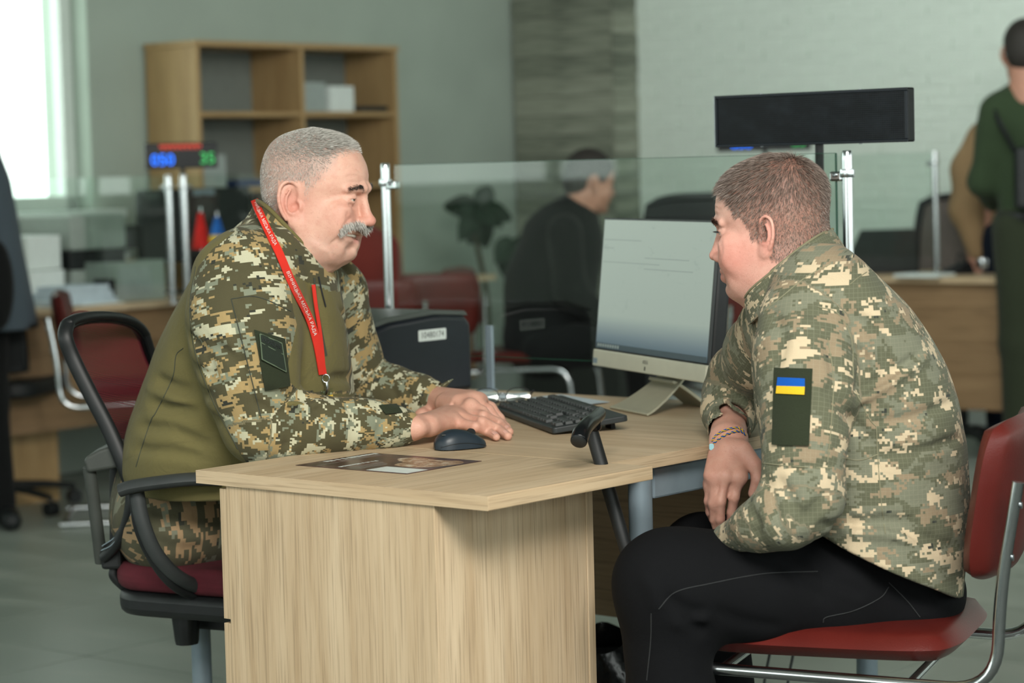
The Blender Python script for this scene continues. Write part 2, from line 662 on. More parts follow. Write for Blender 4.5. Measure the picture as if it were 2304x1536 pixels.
# the two sides of the hall behind the camera: parapet, head and pillars with open window bands
def band_wall(name, horizontal, pos, lo, hi, step, wid):
    m = MB(T1)
    def bx(s0, s1, z0, z1):
        if horizontal: m.box2((s0, pos, z0), (s1, pos + 0.25, z1))
        else: m.box2((pos, s0, z0), (pos + 0.25, s1, z1))
    bx(lo, hi, 0, 0.85); bx(lo, hi, 2.8, HC)
    s = lo
    while s < hi:
        bx(s, min(s + wid, hi), 0.85, 2.8); s += step
    tag(m.build(name, M['wall']), kind='structure')


band_wall('wall_near', True, BN - 0.25, A1, AR, 2.6, 0.7)
band_wall('wall_right', False, AR, BN, B2, 2.6, 0.5)
# ------------------------------------------------------------------ the desk
TD = frame((B0[0], B0[1], 0), E1, E2)      # room axes with the origin under the near desk corner
THK = 0.022
ret = thing('desk_return', 'small oak desk return in front, with a drawer pedestal beneath', 'desk', DP(-0.32, 0.2))
m = MB(TD).box2((-0.6404, 0, DZ - THK), (0, 0.4073, DZ)); m.build('top', M['oak']['e2'], ret, bevel=0.0015)
MB(TD).box2((-0.6404, -0.001, DZ - THK + 0.0003), (0.0, -0.00005, DZ - 0.0003)).build('edge_band', M['oak']['e1'], ret)
MB(TD).box2((-0.6414, 0, DZ - THK + 0.0003), (-0.64045, 0.4073, DZ - 0.0003)).build('edge_band', M['oak']['e2'], ret)
ped = MB(TD)
ped.box2((-0.574, 0.004, 0.02), (-0.112, 0.022, DZ - THK)); ped.build('front_panel', M['oak']['z'], ret, bevel=0.001)
MB(TD).box2((-0.132, 0.0225, 0.02), (-0.114, 0.372, DZ - THK)).build('side_panel', M['oak']['z'], ret, bevel=0.001)
MB(TD).box2((-0.574, 0.3725, 0.02), (-0.112, 0.39, DZ - THK)).build('rear_panel', M['oak']['z'], ret, bevel=0.001)
MB(TD).box2((-0.574, 0.0225, 0.02), (-0.1325, 0.372, 0.036)).build('bottom_panel', M['oak']['e1'], ret)
for z0, z1 in ((0.505, 0.722), (0.275, 0.498), (0.045, 0.268)):
    d = MB(TD).box2((-0.592, 0.006, z0), (-0.5745, 0.388, z1)).build('drawer', M['oak']['z'], ret, bevel=0.001)
    MB(TD).tube([DPl for DPl in fillet([(-0.592, 0.14, (z0 + z1) / 2), (-0.615, 0.14, (z0 + z1) / 2), (-0.615, 0.25, (z0 + z1) / 2), (-0.592, 0.25, (z0 + z1) / 2)], 0.012)], 0.004, 8).build('handle', M['steel'], d, smooth=40)
for a in (-0.55, -0.14):
    for b in (0.04, 0.35):
        MB(TD @ frame((a, b, 0))).lathe([(0.016, 0), (0.018, 0.006), (0.012, 0.02)], 14).build('foot', M['black'], ret, smooth=40)

desk = thing('desk', 'oak laminate desk with silver metal legs, monitor and keyboard on it', 'desk', DP(-0.8, 0.85))
poly = [(-0.088, 0.4085), (-0.088, 1.303), (-1.6, 1.303), (-1.6, 0.88), (-1.15, 0.62), (-1.0, 0.62)]
poly += [(-0.93 + 0.13 * math.sin(t), 0.49 + 0.13 * math.cos(t)) for t in np.linspace(0.35, 1.2, 6)] + [(-0.78, 0.4085)]
MB(TD).prism(poly, DZ - THK, DZ).build('top', M['oak']['e1'], desk, bevel=0.0015)
MB(TD).box2((-0.08795, 0.4085, DZ - THK + 0.0003), (-0.087, 1.303, DZ - 0.0003)).build('edge_band', M['oak']['e2'], desk)
for a, b in ((-0.125, 0.535), (-0.125, 1.24), (-1.5, 1.2)):
    o = MB(TD @ frame((a, b, 0))).lathe([(0.024, 0.0), (0.024, 0.012), (0.0205, 0.014), (0.0205, DZ - THK - 0.001)], 28).build('leg', M['greymetal'], desk, smooth=40)
MB(TD).box2((-0.135, 0.556, DZ - THK - 0.058), (-0.112, 1.22, DZ - THK - 0.004)).build('beam', M['greymetal'], desk, bevel=0.004)
MB(TD).box2((-1.47, 1.215, 0.30), (-0.15, 1.233, DZ - THK - 0.001)).build('modesty_panel', M['oakdark']['e1'], desk, bevel=0.001)

# ------------------------------------------------------------------ leaflet
TL_ = frame(Z(880, 1043.5, DZ + 0.0006), Z(915, 1067, DZ) - Z(665, 1047, DZ), None)
def leaflet_mat():
    t = NT('leaflet_print')
    co = t.coord('Generated')
    f = t.noise(co, 5, 3)
    c = t.ramp(f, [(0.35, rgb(40, 24, 26)), (0.6, rgb(78, 44, 46))])
    t.set(col=c, rough=0.3, spec=0.5)
    return t.m
leaf = thing('leaflet', 'dark maroon printed leaflet lying on the near desk corner', 'leaflet', Z(880, 1043.5, DZ))
LW, LH = 0.2485, 0.179
cor = [Z(665, 1047, DZ), Z(915, 1067, DZ), Z(1095, 1041, DZ), Z(845, 1020, DZ)]
_o = cor[0]; _ex = cor[1] - cor[0]; LW = np.linalg.norm(_ex); _ex /= LW
_ey = cor[3] - cor[0]; _ey -= _ex * (_ey @ _ex); LH = np.linalg.norm(_ey); _ey /= LH
TLf = frame(_o, _ex, _ey)                  # x along the near edge, y towards the man
MB(TLf).box2((0, 0, 0.0003), (LW, LH, 0.0009)).build('sheet', leaflet_mat(), leaf)
M['print'] = plain('white_print', rgb(205, 212, 206), 0.5, var=0.08)
M['printdim'] = plain('dim_print', rgb(128, 122, 112), 0.5, var=0.1)
zt = 0.0011
def strip(x0, y0, x1, y1, mat, name):
    MB(TLf).box2((x0 * LW, y0 * LH, 0.001), (x1 * LW, y1 * LH, zt)).build(name, mat, leaf)
strip(0.62, 0.03, 0.985, 0.30, M['print'], 'white_panel')
def glyph_row(x, y0, y1, h, mat, n):
    mm = MB(TLf)
    y = y0
    while y < y1:
        w = random.uniform(0.4, 0.9) * h
        mm.box2((x * LW, y * LH, 0.001), ((x + h * random.uniform(0.75, 1.0)) * LW, (y + w) * LH, zt)); y += w + h * 0.28
        if random.random() < 0.18: y += h * 0.5
    mm.build(n, mat, leaf)
glyph_row(0.035, 0.30, 0.97, 0.055, M['print'], 'print_row')
glyph_row(0.11, 0.42, 0.95, 0.028, M['printdim'], 'print_row')
strip(0.155, 0.05, 0.163, 0.98, M['printdim'], 'print_line')
glyph_row(0.33, 0.08, 0.60, 0.035, M['print'], 'print_row')
for k, x in enumerate((0.42, 0.455, 0.49, 0.525)):
    glyph_row(x, 0.08, 0.52 - 0.03 * k, 0.018, M['printdim'], 'print_row')
def photo_mat():
    t = NT('leaflet_picture')
    f = t.noise(t.coord('Generated'), 7, 4, 0.7, 0.6)
    t.set(col=t.ramp(f, [(0.35, rgb(96, 70, 52)), (0.5, rgb(160, 124, 92)), (0.65, rgb(206, 196, 176))]), rough=0.35)
    return t.m
pb = spline([(0.40, 0.80), (0.52, 0.92), (0.7, 0.86), (0.86, 0.9), (0.97, 0.78), (0.93, 0.5), (0.8, 0.36), (0.62, 0.4), (0.56, 0.6), (0.48, 0.66)], 40, True)
MB(TLf).prism([(x * LW, y * LH) for x, y in pb[::-1]], 0.001, zt).build('picture', photo_mat(), leaf)

# ------------------------------------------------------------------ mouse
mo = Z(1035, 1009, DZ)
mdir = Z(1095, 1001, DZ) - Z(978, 1011, DZ); mdir /= np.linalg.norm(mdir)
TM_ = frame((mo[0], mo[1], DZ), mdir)
ms = thing('computer_mouse', 'dark blue-grey wireless mouse on the near desk edge', 'mouse', (mo[0], mo[1], DZ))
def mouse_surf(x0, x1, zfun, wfun, n=24, k=18):
    P = []
    for u in np.linspace(0, 1, n):
        x = x0 + (x1 - x0) * u
        row = []
        for a in np.linspace(0, math.pi, k):
            c = math.cos(a); s = math.sin(a)
            row.append((x, wfun(u) * math.copysign(abs(c) ** 0.7, c), zfun(u) * s ** 0.75))
        P.append(row)
    return np.array(P)
wf = lambda u: 0.029 * (max(0, 1 - abs(2 * u - 1) ** 3.2)) ** 0.5 * (1 - 0.10 * math.sin(math.pi * u)) + 0.0006
zf = lambda u: 0.0335 * max(0.0, math.sin(math.pi * (0.06 + 0.90 * u ** 0.82))) ** 0.72 * (1 - 0.15 * u) + 0.0015
m = MB(TM_); P = mouse_surf(-0.048, 0.048, zf, wf); P[..., 2] += 0.002
m.grid(P); m.grid(np.stack([P[:, 0], P[:, -1]], 1)[:, ::-1])
M['mouse'] = plain('mouse_plastic', rgb(34, 44, 52), 0.38, var=0.08, bump=0.04, bscale=800)
mb = m.build('body', M['mouse'], ms, smooth=180)
MB(TM_).tube([(0.022, -0.0025, 0.026), (0.022, 0.0025, 0.026)], 0.008, 16).build('wheel', M['black'], ms, smooth=40)
MB(TM_).tube([(x, -wf((x + 0.048) / 0.096) * 1.0, 0.0025 + 0.42 * zf((x + 0.048) / 0.096) - 0.004) for x in np.linspace(-0.044, 0.045, 14)], 0.0006, 6).build('side_seam', M['black'], ms)
MB(TM_).box((-0.036, -0.011, 0.0275), (0.006, 0.004, 0.0012)).build('emblem', M['steel'], ms)

# ------------------------------------------------------------------ keyboard
kN, kL = Z(1245, 979, DZ), Z(1128, 931, DZ + 0.004)
kx = kN - kL; kx[2] = 0; KL_ = 0.44; kx /= np.linalg.norm(kx)
TK = frame(kN - kx * KL_, kx)              # x along the front edge towards the camera, y towards the back
_tilt = math.radians(6.5)
Rt = np.eye(4); Rt[1, 1] = Rt[2, 2] = math.cos(_tilt); Rt[1, 2] = -math.sin(_tilt); Rt[2, 1] = math.sin(_tilt)
TK = TK @ Rt
kb = thing('keyboard', 'black computer keyboard between the two men', 'keyboard', (TK[0, 3], TK[1, 3], DZ))
KD = 0.145
m = MB(TK).rprism(KL_, KD, 0.008, 0.002, 0.013, cx=KL_ / 2, cy=KD / 2)
m.build('case', plain('keyboard_case', rgb(40, 45, 46), 0.45, var=0.08), kb, bevel=0.002)
MB(TK).box2((0.05, KD - 0.02, -0.017), (0.09, KD - 0.012, 0.002)).build('foot', M['black'], kb)
MB(TK).box2((0.35, KD - 0.02, -0.017), (0.39, KD - 0.012, 0.002)).build('foot', M['black'], kb)
M['key'] = plain('keycap', rgb(54, 58, 58), 0.5, var=0.08)
keymesh = {}
def key(x, y, w, d=0.0155):
    kk = (round(w, 4), d)
    if kk not in keymesh:
        mm = MB(); a, b = w / 2, d / 2
        V = [(-a, -b, 0), (a, -b, 0), (a, b, 0), (-a, b, 0), (-a + .0016, -b + .0012, .0062), (a - .0016, -b + .0012, .0062), (a - .0016, b - .002, .0062), (-a + .0016, b - .002, .0062)]
        mm.add(V, [(0, 3, 2, 1), (4, 5, 6, 7), (0, 1, 5, 4), (1, 2, 6, 5), (2, 3, 7, 6), (3, 0, 4, 7)])
        o = mm.build('key', M['key'], None, bevel=0.0008, bseg=1); keymesh[kk] = o
    else:
        o = keymesh[kk].copy(); COL.objects.link(o)
    o.parent = kb
    T = TK @ frame((x, y, 0.0128))
    o.matrix_local = Matrix((T @ np.eye(4)).tolist())
    o.location = tuple(T[:3, 3] - wloc(kb))
U = 0.0190
rows = [(0.018, [1.25, 1.25, 1.25, 6.0, 1.25, 1.25, 1.25, 1.5]), (0.037, [2.25] + [1] * 10 + [2.75]), (0.056, [1.75] + [1] * 11 + [2.25]),
        (0.075, [1.5] + [1] * 12 + [1.5]), (0.094, [1] * 13 + [2]), (0.119, [1] * 14)]
for y, ws in rows:
    x = 0.012
    for w in ws:
        key(x + w * U / 2, y, w * U - 0.0028); x += w * U
for y in (0.018, 0.037, 0.056, 0.075, 0.094, 0.119):
    for k in range(3):
        if y in (0.037, 0.056) and (y == 0.056 or k != 1): continue
        key(0.286 + U * (k + 0.5), y, U - 0.0028)
for r, y in enumerate((0.018, 0.037, 0.056, 0.075, 0.094)):
    for k in range(4):
        if r == 0 and k == 1: continue
        key(0.352 + U * (k + 0.5) + (-U / 2 if r == 0 and k == 0 else 0), y, U - 0.0028)

# ------------------------------------------------------------------ monitor
mL, mR = np.array([0.170, 5.03, 0]), np.array([0.365, 4.55, 0])
mx = (mR - mL) / np.linalg.norm(mR - mL)
mc = (mL + mR) / 2
tl = math.radians(6)
n0 = np.cross(UZ, mx) * -1.0               # towards the viewer
n0 = np.cross(mx, UZ)
if n0[1] > 0: n0 = -n0
up = UZ * math.cos(tl) - n0 * math.sin(tl)
TMo = np.eye(4); TMo[:3, 0] = mx; TMo[:3, 1] = up; TMo[:3, 2] = np.cross(mx, up); TMo[:3, 3] = mc + UZ * 0.82 + up * 0.0
if TMo[:3, 2] @ n0 < 0: TMo[:3, 2] *= -1
MW, MH = 0.520, 0.308
mon = thing('monitor', 'silver-chinned desktop monitor with a pale screen turned to the left', 'monitor', (mc[0], mc[1], DZ))
MB(TMo).box2((-MW / 2, 0, -0.036), (MW / 2, MH, -0.006)).build('housing', M['black'], mon, bevel=0.006)
MB(TMo).box2((-MW / 2, 0.036, -0.006), (MW / 2, MH, 0.0)).build('bezel', M['darkgrey'], mon, bevel=0.001)
MB(TMo).box2((-MW / 2, 0.0, -0.008), (MW / 2, 0.034, 0.004)).build('chin', plain('champagne_metal', rgb(196, 194, 174), 0.4, 0.2, var=0.03), mon, bevel=0.002)
def screen_mat():
    t = NT('lit_screen')
    g = t.coord('Generated')
    s = t.n('SeparateXYZ'); t.l(g, s.inputs[0])
    sm = t.noise(t.mapping(g, scale=(5, 5, 9)), 1.5, 4, 0.6, 0.8)
    base = t.ramp(s.outputs[2], [(0.0, rgb(60, 78, 86)), (0.04, rgb(96, 116, 124)), (0.10, rgb(118, 136, 140)), (0.19, rgb(150, 166, 160)), (0.26, rgb(172, 187, 174)), (1.0, rgb(178, 194, 180))])
    c = t.mix(t.ramp(sm, [(0.62, (0, 0, 0, 1)), (0.75, (0.35, 0.35, 0.35, 1))]), base, rgb(140, 156, 148))
    t.set(col=rgb(20, 22, 22), rough=0.45, spec=0.2, emis=c, emis_s=0.72)
    return t.m
scr = MB(TMo).box2((-MW / 2 + 0.004, 0.038, 0.0002), (MW / 2 - 0.004, MH - 0.004, 0.0006)).build('screen', screen_mat(), mon)
M['scrdark'] = emit_mat('screen_bar', rgb(70, 88, 92), 0.5)
M['scrline'] = emit_mat('screen_rule', rgb(150, 164, 154), 0.75)
MB(TMo).box2((-MW / 2 + 0.006, 0.039, 0.0007), (MW / 2 - 0.006, 0.049, 0.0009)).build('task_bar', M['scrdark'], scr)
for y, x0, x1 in ((0.262, -0.25, -0.07), (0.245, -0.25, -0.20), (0.228, -0.05, 0.15), (0.216, -0.25, 0.02), (0.206, -0.05, 0.17)):
    MB(TMo).box2((x0, y, 0.0007), (x1, y + 0.002, 0.0009)).build('screen_rule', M['scrline'], scr)
for k in range(9):
    MB(TMo).box2((-0.245 + k * 0.012, 0.041, 0.001), (-0.239 + k * 0.012, 0.047, 0.0012)).build('task_icon', M['scrline'], scr)
v, f = text_mesh('ASUS', 0.011)
MB(TMo @ frame((-0.005, 0.022, 0.0044))).add(v, f).build('lettering', M['darkgrey'], mon)
MB(TMo).rprism(0.0035, 0.0085, 0.0015, 0.0042, 0.005, cx=-0.005, cy=0.0095).build('power_key', M['ink'], mon)
MB(TMo).box2((-0.256, 0.005, 0.0041), (-0.236, 0.016, 0.0046)).build('sticker', M['greymetal'], mon)
# stand: a plate that climbs from the front edge to a ridge, a short rear leg and the neck
M['champ'] = plain('champagne_stand', rgb(176, 172, 150), 0.42, 0.25, var=0.04)
TSd = frame((mc[0], mc[1], DZ), mx, -n0)    # x along the screen, y away from the viewer
f0 = Z(1450, 938, DZ) - np.array([mc[0], mc[1], DZ]); f1 = Z(1377, 920, DZ) - np.array([mc[0], mc[1], DZ])
yf = -(f0 @ n0 + f1 @ n0) / 2
x0, x1 = sorted((f0 @ mx, f1 @ mx))
xr0, xr1 = -0.055, 0.055
def slabpoly(pa, pb, t):                     # two edges in TSd coordinates joined by a plate of thickness t
    P = np.array([[pa[0], pa[1]], [pb[0], pb[1]]], float)
    return P
plate = np.array([[(x0 + (x1 - x0) * u + (xr0 - x0 + (xr1 - xr0 - x1 + x0) * u) * w, yf + (0.055 - yf) * w, 0.006 + 0.058 * w ** 1.35) for u in np.linspace(0, 1, 9)] for w in np.linspace(0, 1, 13)])
MB(TSd).sheet(plate, -0.005).build('base_plate', M['champ'], mon, smooth=50, bevel=0.0015)
leg = np.array([[(xr0 + (xr1 - xr0) * u, 0.030 + 0.085 * w, 0.060 - 0.060 * w ** 1.2) for u in np.linspace(0, 1, 7)] for w in np.linspace(0, 1, 9)])
MB(TSd).sheet(leg, -0.007).build('rear_leg', M['champ'], mon, smooth=50, bevel=0.0015)
neck = np.array([[(xr0 * 0.92 + (xr1 - xr0) * 0.92 * u, 0.052 - 0.022 * w, 0.056 + 0.09 * w) for u in np.linspace(0, 1, 5)] for w in np.linspace(0, 1, 7)])
MB(TSd).sheet(neck, -0.010).build('neck', M['champ'], mon, smooth=50, bevel=0.0015)
cab = thing('monitor_cable', 'dark cables hanging behind the monitor at its right edge', 'cable', W(1600, 830, 4.72))
for dy in (0, 26):
    P = spline([W(1588, 812 + dy, 4.70), W(1612, 826 + dy, 4.73), W(1660, 852 + dy, 4.80), W(1700, 900, 4.93)], 24)
    MB().tube(P, 0.0035, 8).build('cable', M['darkgrey'], cab, smooth=60)

# ------------------------------------------------------------------ printer
PA, PB = -1.13, 1.28
TP = frame(DP(-1.31, 1.085, DZ), E1, E2)
pr = thing('printer', 'black laser printer with a numbered white sticker beside the glass', 'printer', DP(-1.31, 1.085, DZ))
M['prblack'] = plain('printer_navy_black', rgb(22, 26, 33), 0.38, var=0.08, bump=0.05, bscale=900)
M['prgrey'] = plain('printer_grey_lid', rgb(74, 80, 76), 0.42, var=0.06, bump=0.05, bscale=900)
prof = [(-0.175, 0.004), (-0.175, 0.13), (-0.165, 0.150), (-0.08, 0.168), (0.06, 0.176), (0.155, 0.168), (0.175, 0.15), (0.175, 0.004)]
Tside = frame((0, 0, 0), (0, 1, 0), (0, 0, 1))
def side_prism(m, prof, x0, x1):
    n = len(prof)
    V = [(x0, y, z) for y, z in prof] + [(x1, y, z) for y, z in prof]
    F = [tuple(range(n)), tuple(range(n, 2 * n))[::-1]] + [(i, n + i, n + (i + 1) % n, (i + 1) % n) for i in range(n)]
    m.add(V, F)
m = MB(TP); side_prism(m, prof, -0.178, 0.178); m.build('body', M['prblack'], pr, bevel=0.012, bseg=4, smooth=50)
lid = [(-0.178, 0.148), (-0.178, 0.156), (-0.09, 0.178), (0.06, 0.186), (0.16, 0.178), (0.172, 0.166), (0.06, 0.174), (-0.08, 0.166)]
m = MB(TP); side_prism(m, lid, -0.172, 0.172); m.build('lid', M['prgrey'], pr, bevel=0.003, smooth=50)
MB(TP).box2((-0.12, -0.182, 0.05), (0.12, -0.172, 0.12)).build('tray_door', M['darkgrey'], pr, bevel=0.003)
m = MB(TP).box2((-0.11, -0.25, 0.02), (0.11, -0.17, 0.03)); m.build('paper_tray', M['darkgrey'], pr, bevel=0.003)
Tlab = TP @ frame((0.1788, 0.045, 0.133), (0, 1, 0), (-0.0, 0.0, 1.0))
o = MB(Tlab).rprism(0.088, 0.024, 0.003, 0, 0.0006).build('sticker', M['label'], pr)
v, f = text_mesh('10480174', 0.0185)
MB(Tlab @ frame((0, 0, 0.0009))).add(v, f).build('lettering', M['ink'], pr)
MB(TP @ frame((0.170, -0.165, 0.07), (0, 0, 1), (0, 1, 0))).lathe([(0.014, -0.002), (0.014, 0.012)], 18).build('power_button', M['darkgrey'], pr, smooth=40)

# ------------------------------------------------------------------ glass partition on the desk
gp = thing('glass_partition', 'clear glass screen standing on the desk between chrome posts', 'glass screen', DP(-0.8, 1.3, DZ))
GZ0, GZ1 = 0.824, 1.247
MB(TD).box2((-1.385, 1.297, GZ0), (-0.216, 1.303, GZ1)).build('glass_pane', M['glass'], gp)
for lo, hi in (((-1.385, 1.2968, GZ1), (-0.216, 1.3032, GZ1 + 0.001)), ((-1.385, 1.2968, GZ0 - 0.001), (-0.216, 1.3032, GZ0)), ((-0.2160, 1.2968, GZ0), (-0.2150, 1.3032, GZ1))):
    MB(TD).box2(lo, hi).build('glass_edge', M['glassedge'], gp)
def post(root, T, h, r=0.0105, cside=1, name='post'):
    p = MB(T).lathe([(0.026, 0), (0.026, 0.005), (r, 0.006), (r, h - 0.02), (r * 0.99, h - 0.006), (r * 0.8, h - 0.001), (0.001, h)], 24).build(name, M['chrome'], root, smooth=35)
    for z in (h - 0.045,):
        c = MB(T @ frame((0, 0, z))).lathe([(r + 0.004, -0.008), (r + 0.0045, -0.006), (r + 0.0045, 0.006), (r + 0.004, 0.008)], 24).build('clamp_ring', M['chrome'], root, smooth=35)
        MB(T).box2((cside * 0.008 if cside > 0 else -0.036, -0.010, z - 0.015), (0.036 if cside > 0 else -0.008, 0.010, z + 0.004)).build('clamp', M['chrome'], root, bevel=0.004, bseg=3)
        MB(T @ frame((cside * 0.022, -0.0115, z - 0.003), (1, 0, 0), (0, 0, 1))).lathe([(0.004, -0.001), (0.004, 0.002), (0.002, 0.003)], 12).build('screw', M['steel'], root, smooth=40)
post(gp, TD @ frame((-1.415, 1.3, DZ)), 0.503, cside=1)
post(gp, TD @ frame((-0.190, 1.3, DZ)), 0.503, cside=-1)
MB(TD).box2((-1.118, 1.287, DZ), (-1.10, 1.296, 0.893)).build('support_bracket', M['greymetal'], gp, bevel=0.002)
MB(TD).box2((-1.125, 1.262, DZ), (-1.093, 1.296, DZ + 0.004)).build('bracket_foot', M['greymetal'], gp, bevel=0.001)

# ------------------------------------------------------------------ LED queue sign on the desk
ls = thing('led_sign', 'long unlit black LED sign on a black pole above the seated visitor', 'sign', DP(-0.275, 1.32, DZ))
TS = frame(DP(-0.277, 1.315, 1.265), E1, -E2)
TS = np.eye(4); TS[:3, 0] = E1; TS[:3, 1] = UZ; TS[:3, 2] = -E2; TS[:3, 3] = DP(-0.2765, 1.30, 1.3165)
SW, SH = 0.446, 0.103
MB(TS).box2((-SW / 2, -SH / 2, -0.026), (SW / 2, SH / 2, -0.001)).build('housing', M['blackgloss'], ls, bevel=0.003)
m = MB(TS)
for x0, y0, x1, y1 in ((-SW / 2, SH / 2 - 0.006, SW / 2, SH / 2), (-SW / 2, -SH / 2, SW / 2, -SH / 2 + 0.006), (-SW / 2, -SH / 2 + 0.006, -SW / 2 + 0.006, SH / 2 - 0.006), (SW / 2 - 0.006, -SH / 2 + 0.006, SW / 2, SH / 2 - 0.006)):
    m.box2((x0, y0, -0.001), (x1, y1, 0.003))
m.build('rim', plain('sign_rim', rgb(18, 24, 30), 0.3, 0.2, spec=0.3, var=0.08), ls, bevel=0.001)
MB(TS).box2((-SW / 2 - 0.0035, -SH / 2, -0.026), (-SW / 2 - 0.0002, SH / 2, 0.0)).build('end_plate', M['steel'], ls)
def led_mat():
    t = NT('unlit_led_matrix')
    co = t.coord('UV') if False else t.attr('grid_uv').outputs['Vector']
    fr = t.vmath('FRACTION', t.vmath('SCALE', co, (0, 0, 0)))
    sc_ = t.n('VectorMath', operation='SCALE'); t.l(co, sc_.inputs[0]); sc_.inputs['Scale'].default_value = 250.0
    fr = t.vmath('FRACTION', sc_.outputs[0])
    ds = t.n('VectorMath', operation='DISTANCE'); t.l(fr, ds.inputs[0]); ds.inputs[1].default_value = (0.5, 0.5, 0)
    sp = t.n('SeparateXYZ'); t.l(fr, sp.inputs[0])
    dd = t.math('SQRT', t.math('ADD', t.math('POWER', t.math('SUBTRACT', sp.outputs[0], 0.5), 2.0), t.math('POWER', t.math('SUBTRACT', sp.outputs[1], 0.5), 2.0)))
    dust = t.noise(t.mapping(co, scale=(1, 1.6, 1)), 14, 5, 0.65)
    base = t.ramp(dust, [(0.45, rgb(10, 12, 14)), (0.72, rgb(24, 29, 33))])
    c = t.mix(t.ramp(dd, [(0.24, (1, 1, 1, 1)), (0.30, (0, 0, 0, 1))]), base, rgb(36, 41, 44))
    t.set(col=c, rough=0.35, spec=0.12)
    return t.m
led = MB(TS).grid(np.array([[(x, y, 0.0004) for y in np.linspace(-SH / 2 + 0.006, SH / 2 - 0.006, 2)] for x in np.linspace(-SW / 2 + 0.006, SW / 2 - 0.006, 2)]))
lo = led.build('led_matrix', led_mat(), ls)
at = lo.data.attributes.new('grid_uv', 'FLOAT_VECTOR', 'POINT')
at.data.foreach_set('vector', np.array([[x, y, 0] for x in (0, SW - 0.012) for y in (0, SH - 0.012)], float).ravel())
for x in (-0.12, 0.11):
    for y in (-SH / 2, SH / 2):
        MB(TS @ frame((x, y, -0.012), (1, 0, 0), (0, 0, 1))).lathe([(0.003, -0.0015), (0.003, 0.0015)], 8).build('screw', M['steel'], ls)
MB(TD @ frame((-0.265, 1.318, DZ))).lathe([(0.045, 0), (0.045, 0.004), (0.0085, 0.006), (0.0085, 0.515)], 20).build('pole', M['blackgloss'], ls, smooth=40)

# ------------------------------------------------------------------ papers and spectacles
def paper(pts, z, mat, name, label, lift=0.0):
    P = [Z(*p, DZ + z) for p in pts]
    o = thing(name, label, 'paper', np.mean(P, 0))
    u = np.linspace(0, 1, 9)
    G = np.array([[(1 - a) * (1 - b) * P[0] + a * (1 - b) * P[1] + a * b * P[2] + (1 - a) * b * P[3] + UZ * (0.0012 + lift * (a * (1 - a)) * 2 * b) for b in u] for a in u])
    m = MB().sheet(G, 0.0007 if np.cross(P[1] - P[0], P[3] - P[0])[2] > 0 else -0.0007)
    m.build('sheet', mat, o, smooth=60)
    return o
p1 = paper([(1028, 896), (1066, 880), (1182, 887), (1150, 903)], 0.001, M['white'], 'paper_sheet', 'white printed sheet under the folded spectacles on the desk')
p2 = paper([(1075, 899), (1066, 889), (1182, 886), (1190, 893)], 0.006, M['paperblue'], 'paper_sheet', 'bluish leaflet at the foot of the glass screen', 0.01)
p3 = paper([(1190, 895), (1262, 888), (1372, 905), (1290, 918)], 0.001, M['paperblue'], 'paper_sheet', 'pale sheet lying between keyboard and monitor base', 0.004)

sg = thing('spectacles', 'folded thin-framed spectacles lying by the keyboard', 'spectacles', Z(1130, 912, DZ))
gy = Z(1195, 905, DZ) - Z(1072, 908, DZ); gy /= np.linalg.norm(gy)
TG = frame(Z(1131, 914, DZ), gy)
for sx in (-1, 1):
    c = sx * 0.033
    ring = [(c + 0.025 * math.copysign(abs(math.cos(a)) ** 0.8, math.cos(a)), 0.006 * math.sin(a), 0.020 + 0.017 * math.copysign(abs(math.sin(a)) ** 0.8, math.sin(a))) for a in np.linspace(0, 2 * math.pi, 40, endpoint=False)]
    MB(TG).tube(ring, 0.0009, 6, closed=True).build('rim', M['ink'], sg, smooth=60)
    n = len(ring); cc = np.mean(ring, 0)
    MB(TG).add([cc] + ring, [(0, i + 1, (i + 1) % n + 1) for i in range(n)]).build('lens', M['glass'], sg)
    MB(TG).tube(spline([(sx * 0.060, 0, 0.03), (sx * 0.064, 0.01, 0.029), (sx * 0.040, 0.022, 0.012), (-sx * 0.03, 0.026, 0.004)], 20), 0.0018, 8, flat=(1, 0.6)).build('temple', M['ink'], sg, smooth=60)
    MB(TG).ball((sx * 0.006, 0.006, 0.012), (0.002, 0.003, 0.004), 8).build('nose_pad', M['chrome'], sg, smooth=180)
MB(TG).tube(spline([(-0.009, 0, 0.024), (0, -0.002, 0.028), (0.009, 0, 0.024)], 9), 0.0009, 6).build('bridge', M['steel'], sg, smooth=60)

# ------------------------------------------------------------------ walking stick
cane = thing('walking_stick', 'black adjustable walking stick leaning on the desk edge', 'walking stick', Z(1600, 1536, 0))
YC = 3.93
top = W(1337, 990, YC); low = W(1425, 1290, 3.90)
dirc = (low - top) / np.linalg.norm(low - top)
foot = top + dirc * ((0.012 - top[2]) / dirc[2])
cane.location = (foot[0], foot[1], 0)
# (parts are built after the root moved to the foot of the stick)
hv = top - dirc * 0.028
MB().tube([hv, top + dirc * 0.26], 0.0112, 18).build('upper_tube', M['black'], cane, smooth=40)
MB().tube([top + dirc * 0.255, foot - dirc * 0.02], 0.0135, 18).build('lower_tube', plain('black_anodised_tube', rgb(34, 37, 38), 0.4, 0.4), cane, smooth=40)
MB().tube([hv - dirc * 0.012, hv + dirc * 0.012], 0.0128, 18).build('collar', M['blackgloss'], cane, smooth=40)
MB().tube([foot - dirc * 0.03, foot - dirc * 0.006], [0.016, 0.02], 16).build('rubber_tip', M['black'], cane, smooth=40)
vdir = np.array([0.15, -0.98, 0.1])
for k in range(5):
    c = top + dirc * (0.262 + 0.026 * k) - np.array([0, 1, 0]) * 0.0136
    MB().tube([c - np.array([0, 0.0006, 0]), c + np.array([0, 0.002, 0])], 0.0034, 10).build('hole', M['ink'], cane)
hp = [W(1302, 993, 3.82), W(1309, 972, 3.84), W(1322, 955, 3.88), W(1336, 944, 3.93), W(1348, 932, 3.99), W(1350, 925, 4.02)]
